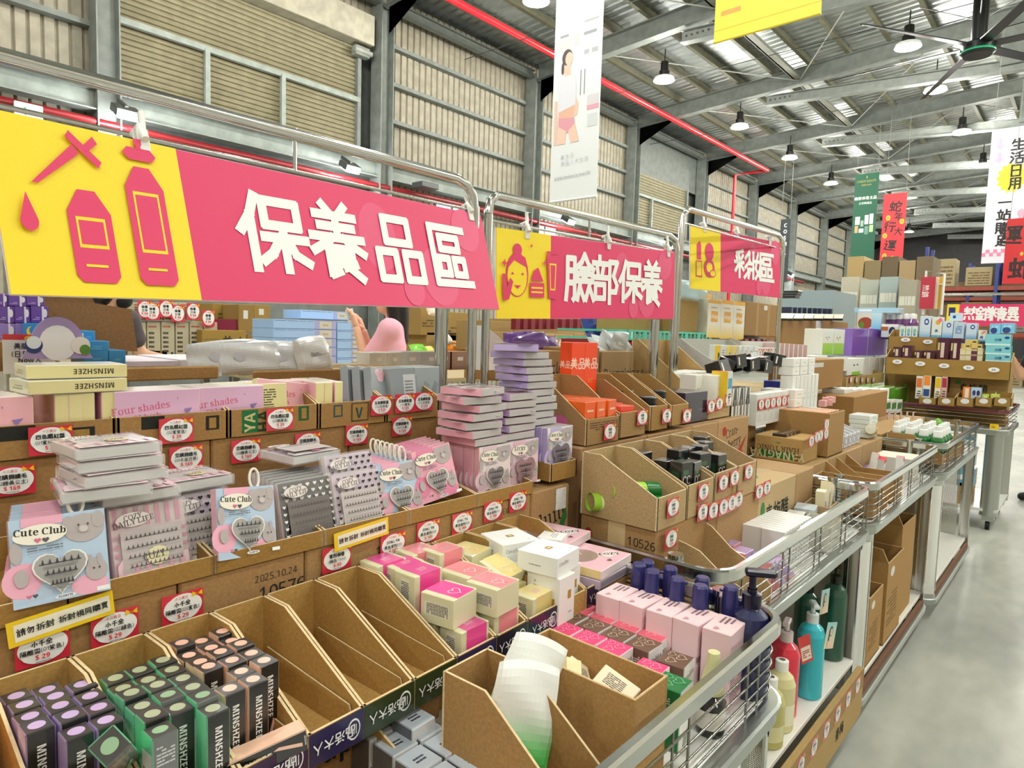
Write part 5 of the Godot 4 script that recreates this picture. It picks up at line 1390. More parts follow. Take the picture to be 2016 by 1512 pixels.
func goods_basket():
	B("pkb",[.072,.13,.048],"serum_box",z0,"pale pink boxes in a row","e9c6cd e9c6cd ecccd2 e9c6cd efd3d8 e0bcc4","F t;p .5 .3 .4 .5 3 7c5f68;h .16 .6 .006 c895a2;F f;p .1 .1 .8 .35 12 8a6a72;t .4 .55 .014 7c5f68 0 bold MELTING;F l;p .7 .05 .25 .02 1 8a6a72")
	S("pkb","pale pink lidded box nearest the rail, with fine print",[1.03,.7,-.425,2.534])
	S("pkb","pale pink lidded box second from the rail",[1.028,.7,-.475,-2.921])
	S("pkb","pale pink lidded box in the middle of the row",[1.026,.7,-.526,2.259])
	S("pkb","pale pink lidded box fourth from the rail",[1.024,.7,-.577,-2.305])
	S("pkb","pale pink lidded box farthest from the rail",[1.022,.7,-.627,1.859])
	B("mlR",[.046,.092,.046],z94,z0,"coral botanical boxes","f2f3f0 ea6a80 ea6a80 f2f3f0 ea6a80 eeeeee","F t;H .3 .6 .009 f6b8c4;H .65 .35 .009 f6b8c4;H .7 .7 .007 f6b8c4;F f;t .5 .8 .012 333333 8 ital Melita;p .3 .55 .4 .12 3 8f9590;o a9b3a6 .3 .05 .45 .3 .5 .1 .62 .34 .7 .05;F l;p .15 .75 .5 .12 3 e8e0dc")
	B("mlB",[.046,.092,.046],z94,z0,"brown botanical boxes","f2f3f0 6b4f3e 6b4f3e f2f3f0 6b4f3e eeeeee","F t;H .3 .6 .009 d8c8ae;H .65 .35 .009 d8c8ae;H .7 .7 .007 d8c8ae;F f;t .5 .8 .012 333333 8 ital Melita;p .3 .55 .4 .12 3 8f9590;o a9b3a6 .3 .05 .45 .3 .5 .1 .62 .34 .7 .05;F l;p .15 .75 .5 .12 3 e8e0dc")
	B("mlP",[.046,.092,.046],z94,z0,"magenta botanical boxes","f2f3f0 e8447c e8447c f2f3f0 e8447c eeeeee","F t;H .3 .6 .009 f6a8c4;H .65 .35 .009 f6a8c4;H .7 .7 .007 f6a8c4;F f;t .5 .8 .012 333333 8 ital Melita;p .3 .55 .4 .12 3 8f9590;o a9b3a6 .3 .05 .45 .3 .5 .1 .62 .34 .7 .05;F l;p .15 .75 .5 .12 3 e8e0dc")
	B("mlG",[.046,.092,.046],z94,z0,"green botanical boxes","f2f3f0 14753c 14753c f2f3f0 14753c eeeeee","F t;H .3 .6 .009 7cc99a;H .65 .35 .009 7cc99a;H .7 .7 .007 7cc99a;F f;t .5 .8 .012 333333 8 ital Melita;p .3 .55 .4 .12 3 8f9590;o a9b3a6 .3 .05 .45 .3 .5 .1 .62 .34 .7 .05;F l;p .15 .75 .5 .12 3 e8e0dc")
	R("mlR","coral floral box, # from the aisle in the coral line",1,[[.993,.7,-.53,1.132],[.992,.7,-.579,1.512],[.991,.7,-.628,.202],[.99,.7,-.677,1.515]])
	R("mlB","brown floral box, # from the aisle in the brown line",1,[[.945,.7,-.525,-1.193],[.944,.7,-.574,.686],[.943,.7,-.623,-.677],[.942,.7,-.672,1.567]])
	R("mlP","magenta floral box, # from the aisle in the magenta line",1,[[.898,.7,-.553,1.094],[.897,.7,-.602,-.114],[.896,.7,-.651,.106]])
	R("mlG","green floral box, # from the aisle in the green line",1,[[.858,.7,-.575,-1.894],[.857,.7,-.624,-1.863],[.856,.7,-.673,.378]])
	S("mlB","brown floral box with white sides standing alone near the rail",[.935,.7,-.462,6])
	S("mlP","magenta floral box apart from its line, beside the brown one",[.882,.7,-.478,4])
	S("mlG","green floral box nearest the rail, white front with script lettering",[.868,.7,-.432,4])
	K("oc1","open_carton","open box","open cartons in the nearest basket",openbox(.205,.14,.085,"b98f55","",0,""))
	S("oc1","open brown carton with loose cream boxes beside the floral boxes",[.752,.701,-.505,90])
	B("crm",[.06,.008,.035],"cream_box",z0,z52,"f0e6c8","F t;p .3 .2 .5 .5 7 55524a")
	B("crc",[.024,.03,.024],"cream_box",z0,z52,"efdfae")
	S("crc","small cream cube standing at the back of the open carton",[.738,.79,-.585,20,12])
	S("crm","printed cream box leaning at the front of the open carton",[.748,.82,-.455,80,-30,14])
	S("crm","cream box tilted in the middle of the open carton",[.755,.805,-.52,60,40,20])
	S("crc","cream cube half hidden in the middle of the open carton",[.755,.8,-.545,50,20,30])
	B("crf",[.06,.02,.14],"cream_box",z0,z52,"e9dcb4")
	S("crf","cream box at the bottom of the open carton",[.752,.706,-.505,2])
	R("crf","cream box # from the carton bottom",2,[[.752,.727,-.505,2],[.752,.748,-.505,2]])
	S("crf","cream box under the loose ones in the carton",[.752,.769,-.505,2])
	T("slanted brown box holding two white and green pouches",[.085,.235,.05,.165,.3,0,.607,.701,-.36,2],z85,"b08751","","","e6cfa2")
	packk("pou","pouch","pouch","white and green pouches",.085,.13,.02,"f4f6f2","","paper","5fd66c")
	S("pou","white and green zip pouch in front, notched corners",[.6,.755,-.505,-38,-14,-10])
	S("pou","white zip pouch behind the green one",[.625,.775,-.54,-30,-8,-24])
	T("slanted golden tray at the lower edge, left of the silver boxes",[.12,.24,.02,.085,.2,0,.46,.701,-.5,2],z85,"bb9450","","","e6cfa2")
	B("slv",[.042,.065,.042],"silver_box",z0,"silver grey boxes in the nearest basket","dfe1e4 cfd2d6 5c6064 dfe1e4 b4bec8 cccccc","F t;p .3 .35 .4 .3 2 39424c;F f;t .5 .4 .008 45484c 0 bold MINSHZEE","gloss")
	R("slv","silver topped box, # of the group by the basket edge",1,[[.566,.7,-.55,-.067],[.566,.7,-.596,2.188],[.566,.7,-.642,.649],[.566,.7,-.688,-2.167],[.521,.7,-.55,-.825],[.521,.7,-.596,1.605],[.521,.7,-.642,.138],[.521,.7,-.688,-2.937]])
	S("slv","tallest silver box, white front, standing apart beside the pouch box",[.557,.715,-.65,2.026])
	packk("org","orange_pack","pack","",.12,.17,.05,"f2a012","","gloss")
	S("org","bright orange soft pack at the lower corner beside the lilac tray",[.105,.785,-.74,62,-14,-12])
	botk("spr","spray_bottle","bottle","dark blue spray bottles",[Vector2(0,0),Vector2(.016,0),Vector2(.018,.004),Vector2(.018,.085),Vector2(.016,.094),Vector2(.0125,.098),Vector2(.0125,.11)],"0a0b1e",[Vector2(.0135,.108),Vector2(.014,.125),Vector2(.013,.166),Vector2(.0105,.17),Vector2(0,.17)],"32346e","",[0,0],"spray")
	S("spr","dark blue spray bottle farthest left of the front line",[1.082,.7,-.619])
	S("spr","dark blue spray bottle at the back near the chrome post",[1.108,.7,-.616,40])
	S("spr","dark blue spray bottle third along the front line",[1.068,.7,-.583,80])
	S("spr","dark blue spray bottle in the middle of the front line",[1.067,.7,-.532,120])
	S("spr","dark blue spray bottle behind the middle ones",[1.103,.7,-.501,160])
	S("spr","dark blue spray bottle next to the pale pink box corner",[1.064,.7,-.486,200])
	S("spr","dark blue spray bottle nearest the rail",[1.097,.7,-.445,240])
	S("spr","dark blue spray bottle half hidden in the second line",[1.108,.7,-.567,280])
	botk("pmp","pump_bottle","bottle","",[Vector2(0,0),Vector2(.032,0),Vector2(.034,.004),Vector2(.034,.115),Vector2(.028,.135),Vector2(.014,.146),Vector2(.013,.155)],"0b0f4a",[Vector2(.016,.15),Vector2(.016,.172),Vector2(.008,.174),Vector2(.008,.18)],"0a0a2a","",[0,0],"pump")
	S("pmp","tall cobalt blue pump bottle in the basket corner",[1.088,.7,-.405,120])
	botk("drp","dropper_bottle","bottle","",[Vector2(0,0),Vector2(.021,0),Vector2(.022,.004),Vector2(.022,.05),Vector2(.014,.06),Vector2(.014,.064)],"1c1410",[Vector2(.016,.062),Vector2(.018,.068),Vector2(.016,.075),Vector2(.017,.08),Vector2(.0145,.09),Vector2(.012,.1),Vector2(.009,.125),Vector2(0,.125)],"d8d8a4","e8e4dc",[.012,.04])
	S("drp","small dark bottle with a pale yellow cone cap by the rail",[.935,.7,-.4])

func tag_kinds():
	tagk("tgA","四色腮紅盤","(01蜜桃糖色)","$ 39")
	tagk("tgB","四色腮紅盤","(02蜜紫色)","$ 39")
	tagk("tgC","四色腮紅盤","(03桃果色)","$ 39")
	tagk("tgD","空膜假睫毛","(02睡美公主)","$ 169")
	tagk("tgE","空膜假睫毛","(01千金日用)","$ 169")
	tagk("tgF","空膜假睫毛","(N01美人)","$ 169")
	tagk("tgG","空膜假睫毛","(N03三美)","$ 169")
	tagk("tgH","五色眼影盤","(102日用色)","$ 125")
	tagk("tgI","五色眼影盤","(103蜜色)","$ 125")
	tagk("tgJ","小千金","隔離霜(01紫色)","$ 29")
	tagk("tgK","小千金","隔離霜(02綠色)","$ 29")
	tagk("tgL","小千金","隔離霜(03蜜色)","$ 29")
	tagk("tgM","ZO&L TN","美色蜜粉(01)","$ 199")
	tagk("tgN","ZO&L TN","美色蜜粉(02)","$ 199")
	tagk("tgO","ZO&L TN","美色蜜粉(03)","$ 199")
	tagk("tgP","蜜粉保養","(桃色15ml)","$ 99")
	tagk("tgQ","臉部保養","活膜霜","$ 59")
	tagk("tgS","保養品","(蜜色)","$ 49",.052,.048)
	tagk("tgR","粉霜","保養","$ 59",.053,.041)
	tagk("tgW","保養","日用","$ 99",.1,.13)

func goods_tier_cartons():
	CT("brown carton at the far end printed 10656, below the blue lash box",[.403,.25,.205,.152,.7,-1.002],"carton",z21,"ab8250","F f;t .68 .72 .03 1b1a18 0 sans 10656;o 15120e .38 .1 .42 .1 .62 .62 .58 .64;t .62 .3 .08 15120e 0 ital pp")
	CT("brown carton with the handwritten word Grape",[.188,.25,.205,.45,.7,-1.002],"carton",z21,"ae8655","F f;t .45 .7 .075 12100e 4 ital Grape;t .75 .9 .014 3a3530 0 sans 2025.10.24;t .8 .8 .028 1b1a18 0 sans 10576")
	CT("brown carton with large black fruit vinegar characters",[.248,.25,.205,.67,.7,-1.002],"carton",z21,"b08a58","F f;e .14 .72 .06 .13 a8545c;e .14 .72 .045 .1 b9906a;t .58 .48 .062 141210 0 sans 蘋果醋;t .62 .86 .026 1b1a18 0 sans 106")
	CT("brown carton with a round red stamp above the salmon boxes",[.203,.25,.205,.897,.7,-1.002],"carton",z21,"af8755","F f;e .1 .72 .07 .12 8e3a38;t .45 .62 .055 141210 0 sans 享醋;r .2 .1 .6 .02 6a4a2a")
	CT("narrow brown carton printed EXP202 behind the cream boxes",[.093,.25,.205,1.047,.7,-1.002],"carton",z21,"b28c5a","F f;t .3 .9 .016 3a3530 0 sans EXP202;e .25 .7 .16 .1 d49a98;t .8 .62 .05 141210 0 sans 西")
	CT("brown carton with the handwritten word Plum and a green leaf",[.138,.25,.205,1.165,.7,-1.002],"carton",z21,"b38e5e","F f;t .45 .72 .05 15120e 12 ital Plum;t .5 .5 .022 15120e 8 ital vinegar;o 2f7a3a .2 .1 .35 .05 .95 .7 .9 .8;e .74 .42 .13 .12 2f8a42;o 2f8a42 .1 .5 .2 .6 .15 .4;r .62 .78 .28 .2 f2f2f0;t .3 .2 .016 4a3a2a 0 sans EXCELLENCE","d8bd8f")
	CT("brown carton of the third step at the end nearest the viewer",[.398,.4,.17,.1,.701,-1.21],"carton",z47,"a67c48")
	CT("brown carton of the third step under the lilac blush boxes",[.198,.4,.17,.4,.701,-1.21],"carton",z47,"a97f4b")
	CT("brown carton of the third step under the yellow box tray",[.278,.4,.17,.64,.701,-1.21],"carton",z47,"ab814e")
	CT("brown carton of the third step under the grey eyeshadow tray",[.238,.4,.17,.9,.701,-1.21],"carton",z47,"a87e4a")
	T("deep brown tray with pink four shade boxes nearest the viewer",[.352,.15,.048,.075,.5,0,.176,1.101,-1.121],z37,"a97f48","","F f;r .55 .55 .16 .42 1c1712;t .72 .4 .02 a9803f 0 bold 一;r .8 .3 .12 .5 1c1712;r .82 .35 .08 .38 a9803f","e6cfa2")
	T("brown tray with lilac four shade blush boxes",[.174,.15,.048,.075,.5,0,.441,1.101,-1.121],z37,"a97f48","","F f;r .2 .55 .2 .42 1c1712;r .78 .35 .13 .5 1c1712;r .81 .4 .07 .38 a9803f","e6cfa2")
	T("brown tray printed green, holding yellow backed blush boxes",[.176,.15,.048,.075,.5,0,.618,1.101,-1.121],z37,"a97f48","","F f;r .13 .1 .17 .85 147038;t .215 .5 .028 d8c890 90 bold YA;t .36 .5 .03 1d3a20 90 bold HA;r .76 .4 .12 .55 1f5a30;r .79 .46 .06 .42 a9803f","e6cfa2")
	T("half empty brown tray with yellow box spines and taped film",[.16,.15,.048,.075,.5,0,.788,1.101,-1.121],z37,"a97f48","","F f;r .2 .4 .13 .5 20505e;r .22 .46 .09 .38 a9803f;r .46 .15 .26 .78 3a3a30;r .475 .19 .23 .7 a9803f;t .58 .5 .03 1c4a50 0 bold V;r .76 .8 .2 .15 1d4a52","e6cfa2")
	T("brown tray of grey eyeshadow boxes by the pink lash stack",[.15,.15,.048,.075,.5,0,.945,1.101,-1.121],z37,"a97f48","","F f;r .3 .8 .15 .15 2a5a38","e6cfa2")
	B("blP",[.13,.083,.018],"blush_box",z0,"pink four shade blush boxes","f0b4bf e9e3b4 efe6b4 efe6b4 f3f3ee eeeeee",z7,"gloss")
	B("blL",[.13,.083,.018],"blush_box",z0,"lilac four shade blush boxes","e3b6d8 e9e3b4 efe6b4 efe6b4 f3f3ee eeeeee",z7,"gloss")
	B("blY",[.13,.083,.018],"blush_box",z0,"yellow backed blush boxes","ece2a6 f0b4bf efe6b4 efe6b4 f3f3ee eeeeee","F f;p .12 .45 .7 .45 8 5d5a44;r .05 .04 .75 .3 e9e9e4;p .3 .2 .4 .1 2 555555;b .12 .1 .1 .14","gloss")
	B("blE",[.018,.083,.125],"blush_box",z0,"yellow box spines","eadfa2 eadfa2 f0b4bf e3b6d8 f0efe0 eeeeee","F f;p .3 .1 .15 .3 9 4a4530;p .6 .12 .12 .3 9 4a4530","gloss")
	B("blF",[.13,.02,.083],"blush_box",z0,"yellow boxes lying on the blush row","ebe0a4 ebe0a4 efe9c6 ebe0a4 f4f2e4 eeeeee","F f;t .65 .5 .011 4a4430 180 bold MINSHZEE;F l;p .2 .3 .5 .4 2 b8b49a","gloss")
	R("blP","pink four shade box, # back in the row at the tray end",1,[[.185,1.106,-1.137],[.181,1.106,-1.157],[.177,1.106,-1.177],[.173,1.106,-1.197],[.169,1.106,-1.217]])
	R("blE","blush box turned edge on, # yellow spine in the row",1,[[.286,1.106,-1.193,-1.222],[.304,1.106,-1.193,-1.76],[.322,1.106,-1.193,-3.169],[.344,1.106,-1.193,1.199]])
	S("blF","yellow box lying lower of the two on the spines",[.305,1.19,-1.167,4])
	S("blF","yellow box lying topmost on the spines, lettering upside down",[.312,1.211,-1.182,-2])
	R("blL","lilac four shade box, # back in the nearer lilac row",1,[[.418,1.106,-1.137],[.418,1.106,-1.157],[.418,1.106,-1.177],[.418,1.106,-1.197]])
	R("blL","lilac four shade box, # back in the farther lilac row",1,[[.536,1.106,-1.145,-2],[.533,1.106,-1.165,-2],[.533,1.106,-1.185,-2],[.533,1.106,-1.205,-2]])
	S("blY","blush box with its yellow printed back to the front",[.595,1.106,-1.157,2,-6])
	R("blY","yellow backed blush box, # behind the printed one",1,[[.6,1.106,-1.182,2,-6],[.6,1.106,-1.202,2,-6],[.6,1.106,-1.222,2,-6]])
	S("blP","pink blush box tilted sideways in the green printed tray",[.66,1.108,-1.167,4,-10,-8])
	R("blP","pink blush box, # behind the tilted one",1,[[.675,1.106,-1.197,2,-6],[.675,1.106,-1.217,2,-6],[.675,1.106,-1.237,2,-6]])
	R("blE","blush box edge on, # spine in the half empty tray",1,[[.727,1.106,-1.197,-8],[.746,1.106,-1.197,-8],[.77,1.106,-1.197,-8]])
	B("gry",[.085,.105,.022],"eyeshadow_box",z0,z92,"8d979b 8d979b a6afb2 a6afb2 c3cacc 999999","F f;h .35 .86 .016 e9b8c4;e .35 .8 .13 .1 e9b8c4;o aeb6ba .2 .1 .5 .05 .6 .3 .3 .3","gloss")
	B("grz",[.085,.105,.022],"eyeshadow_box",z0,z92,"8f989c 8f989c a6afb2 a6afb2 c3cacc 999999","F f;r .45 .1 .45 .75 c9cdcf;p .5 .15 .3 .6 9 7a8084","gloss")
	B("grs",[.085,.105,.022],"eyeshadow_box",z0,z92,"a3b0b4 8f989c a6afb2 a6afb2 c3cacc 999999","F f;o 8d9a9e .1 .2 .3 .1 .6 .6 .4 .7;o 8d9a9e .5 .1 .7 .1 .95 .6 .8 .7","gloss")
	R("gry","grey eyeshadow box with a pink drip, # back, leaning",1,[[.895,1.106,-1.167,14,-14,-10],[.883,1.106,-1.193,14,-14,-10],[.871,1.106,-1.219,14,-14,-10]])
	R("grz","grey eyeshadow box with a pale panel, # back",1,[[.955,1.106,-1.167,6,-8],[.955,1.106,-1.193,6,-8],[.955,1.106,-1.219,6,-8]])
	R("grs","patterned grey eyeshadow box, # back at the row end",1,[[1.03,1.106,-1.187,6],[1.03,1.106,-1.213,6],[1.03,1.106,-1.239,6]])
	S("tgJ","price tag above the lilac stick boxes",[.201,.896,-.896])
	S("tgK","price tag above the mint stick boxes",[.277,.895,-.896])
	S("tgL","price tag above the peach stick boxes",[.359,.896,-.896])
	S("tgP","price tag with a torn corner above the empty trays",[.6,.905,-.896])
	S("tgM","price tag above the hot pink powder boxes",[.714,.902,-.896])
	S("tgN","price tag above the salmon powder boxes",[.795,.908,-.896])
	S("tgO","price tag above the pale yellow powder boxes",[.882,.907,-.896])
	S("tgM","price tag above the white cream boxes",[.969,.914,-.896])
	S("tgN","price tag beside the Plum carton",[1.046,.921,-.896])
	S("tgA","price tag under the pink four shade boxes",[.267,1.104,-1.116])
	S("tgB","price tag under the lilac four shade boxes",[.44,1.102,-1.116])
	S("tgC","price tag beside the green printing on a tray",[.623,1.106,-1.116])
	S("tgH","first of three price tags under the grey eyeshadow boxes",[.853,1.117,-1.116])
	S("tgI","middle of three price tags under the grey eyeshadow boxes",[.916,1.117,-1.116])
	S("tgH","last of three price tags under the grey eyeshadow boxes",[.97,1.118,-1.116])
	S("tgD","price tag half out of view over the loop topped lash boxes",[.221,1.051,-1.12])
	S("tgE","price tag behind the stacked clear lash cases",[.457,1.054,-1.12])
	S("tgD","price tag behind the first Cute Club box",[.56,1.054,-1.12])
	S("tgE","price tag above the clear case lying flat",[.683,1.054,-1.12])
	S("tgF","price tag above the lilac heart lash case",[.795,1.06,-1.12])
	S("tgG","price tag above the pink lash boxes",[.912,1.067,-1.12])
	var pw = pr(); pw.box(Vector3.ZERO,Vector3(.108,.03,.001),C("f5cf16")); pw.face("f"); pw.rc(.06,.16,.9,.68,C("f4efdc")); txt(pw,"請勿拆封",.25,.5,.0088,C("1c1c1c"),0,"sans",.12); txt(pw,"拆封視同購買",.7,.5,.0083,C("1c1c1c"),0,"sans",.12)
	K("yel","notice_card","notice card","yellow do not open notice cards",part("card",pw,M.gloss))
	S("yel","yellow notice card below the big blue Cute Club box",[.222,.931,-.892,0,0,5])
	S("yel","yellow notice card below the lilac heart lash case",[.647,.942,-.892,0,0,4])

func goods_lash():
	lashk("lsB","blue Cute Club lash boxes","e8b6c6","b9cfe8","f2b2ca","","a9a8a6","Cute Club","heart",true)
	lashk("lsP","pink Cute Club lash boxes","f0a9bf","f3adc2","e98bb0","","a9a3a3","Cute Club","heart",false)
	lashk("lsW","pale Cute Club lash boxes","f0b3c4","eedfe2","e3c9d4","","8d8486","Cute Club","heart",false)
	lashk("lsV","lilac Cute Club lash boxes","c3b3e6","e9e4ee","c9bbe6","","7d7580","Cute Club","butterfly",false)
	lashk("lsK","pink LUCKY lash boxes","c3b3e6","edd0dc","e3bccb","","a07f86","LUCKY","butterfly",false)
	cozyk("czP","pink striped clear lash cases","e2ccd0","d990b0","stripes","f0d3dd")
	cozyk("czB","black heart clear lash cases","1c191b","efeaea","hearts","1f1b1d")
	cozyk("czL","lilac heart clear lash cases","d9c6da","2a2426","hearts","efe9ea")
	T("ct",[.172,.2,.026,.05,.4,0],z87,"a9803f","","","e6cfa2")
	S("ct","shallow brown tray under the big blue Cute Club box",[.14,.951,-.896])
	S("ct","shallow brown tray in front of the striped lash case, nearly empty",[.315,.951,-.896])
	S("ct","shallow brown tray under the tilted Cute Club box",[.489,.951,-.896])
	S("ct","shallow brown tray under the black and lilac heart cases",[.663,.951,-.896])
	S("ct","shallow brown tray under the blue and pink lash boxes, scribbled front",[.837,.951,-.896])
	S("ct","shallow brown tray under the pale Cute Club box, taped with film",[1.01,.951,-.896])
	S("lsB","big blue Cute Club lash box with a white loop, closest to the viewer",[.222,.968,-.895,-4,-14])
	R("lsB","blue lash box with white loop, # behind the closest one",1,[[.226,.962,-.912,-4,-14],[.23,.962,-.929,-4,-14],[.234,.962,-.946,-4,-14],[.238,.962,-.963,-4,-14],[.242,.962,-.98,-4,-14],[.246,.962,-.997,-4,-14]])
	S("czP","pink striped clear lash case at the front with a COZY badge",[.335,.957,-.93,2,-14])
	R("czP","pink striped clear lash case # from the front",2,[[.338,.957,-.948,2,-14],[.341,.957,-.966,2,-14]])
	S("czP","pink striped clear lash case at the back of its row",[.344,.957,-.984,2,-14])
	R("czP","clear lash case lying # from the bottom of the near stack",1,[[.325,1.066,-.935,2,-90],[.275,1.084,-.905,-8,-90],[.298,1.101,-.905,3,-90],[.292,1.119,-.905,-2,-90],[.29,1.136,-.905,2,-90]])
	R("czL","dim lilac clear case, # in the row behind the tilted Cute Club box",1,[[.408,.957,-.95,2,-14],[.412,.957,-.968,2,-14],[.416,.957,-.986,2,-14]])
	S("czP","single clear lash case lying flat behind the tilted Cute Club box",[.412,1.066,-.955,4,-90])
	S("lsB","tilted blue Cute Club lash box at the middle of the tray",[.452,.962,-.905,10,-14,-7])
	S("czB","black heart lash case at the front with a black badge",[.568,.957,-.925,3,-14])
	R("czB","black heart lash case # in its row",2,[[.57,.957,-.943,3,-14],[.572,.957,-.961,3,-14],[.574,.957,-.979,3,-14],[.576,.957,-.997,3,-14]])
	S("czB","black heart lash case last in its row",[.578,.957,-1.015,3,-14])
	S("czL","lilac heart lash case at the front with a white badge",[.662,.957,-.92,2,-14])
	S("czL","lilac heart lash case raised behind the front one",[.664,.985,-.945,2,-14])
	R("czL","lilac heart lash case, # behind the raised one",1,[[.67,.957,-.97,2,-14],[.67,.957,-.988,2,-14],[.67,.957,-1.006,2,-14]])
	S("czL","single clear lash case lying flat over the black heart row",[.62,1.075,-.985,6,-90])
	S("lsB","blue Cute Club lash box at the front of the right hand row",[.757,.957,-.925,1,-14])
	R("lsB","blue lash box # of the right hand row",2,[[.759,.957,-.942,1,-14],[.761,.957,-.959,1,-14],[.763,.957,-.976,1,-14],[.765,.957,-.993,1,-14],[.767,.957,-1.01,1,-14]])
	S("lsB","blue lash box last of the right hand row",[.769,.957,-1.027,1,-14])
	S("lsP","pink Cute Club lash box leaning at the front of its row",[.85,.975,-.928,-2,-14,6])
	R("lsP","pink lash box # of the leaning row",2,[[.853,.975,-.945,-2,-14,6],[.856,.975,-.962,-2,-14,6],[.859,.975,-.979,-2,-14,6],[.862,.975,-.996,-2,-14,6]])
	S("lsP","pink lash box last of the leaning row",[.865,.975,-1.013,-2,-14,6])
	S("lsW","pale Cute Club lash box at the front under the pink stack",[1,.963,-.93])
	R("lsW","pale lash box # under the pink stack",2,[[1,.963,-.946],[1,.963,-.961],[1,.963,-.977],[1,.963,-.992]])
	S("lsW","pale lash box last under the pink stack",[1,.963,-1.008])
	R("lsW","pink edged lash box lying # from the bottom of the pink stack",1,[[.99,1.072,-.925,0,-90],[.978,1.089,-.925,6,-90],[.968,1.106,-.925,-8,-90],[.98,1.124,-.925,4,-90],[.994,1.141,-.925,8,-90],[.962,1.158,-.925,-10,-90],[.992,1.175,-.925,14,-90]])
	S("lsK","pink LUCKY lash box with a butterfly window and hamster",[1.1,.963,-.935])
	R("lsK","lash box # behind the LUCKY front",2,[[1.1,.963,-.951],[1.1,.963,-.966],[1.1,.963,-.982]])
	S("lsK","lash box last behind the LUCKY front",[1.1,.963,-.997])
	R("lsK","grey edged lash case lying # from the bottom of the middle stack",1,[[1.095,1.072,-.935,0,-90],[1.101,1.089,-.935,4,-90],[1.095,1.106,-.935,-5,-90],[1.101,1.124,-.935,3,-90],[1.095,1.141,-.935,-2,-90],[1.101,1.158,-.935,2,-90]])
	T("small brown tray under the lilac lash boxes, wrapped in film",[.1,.14,.04,.05,.4,0,1.218,.962,-.905],z87,"a9803f","","","e6cfa2")
	S("lsV","lilac Cute Club lash box at the front of the end row",[1.222,.982,-.93])
	R("lsV","lilac lash box # of the end row",2,[[1.222,.982,-.946],[1.222,.982,-.961],[1.222,.982,-.977]])
	S("lsV","lilac lash box last of the end row",[1.222,.982,-.992])
	R("lsV","lilac edged lash case lying # from the bottom of the tall stack",1,[[1.2,1.092,-.955,0,-90],[1.194,1.109,-.955,4,-90],[1.197,1.126,-.955,-4,-90],[1.2,1.144,-.955,3,-90],[1.194,1.161,-.955,6,-90],[1.19,1.178,-.955,-6,-90],[1.185,1.195,-.955,2,-90],[1.18,1.212,-.955,0,-90],[1.172,1.23,-.955,-3,-90],[1.166,1.247,-.955,3,-90],[1.17,1.264,-.955,40,-90]])

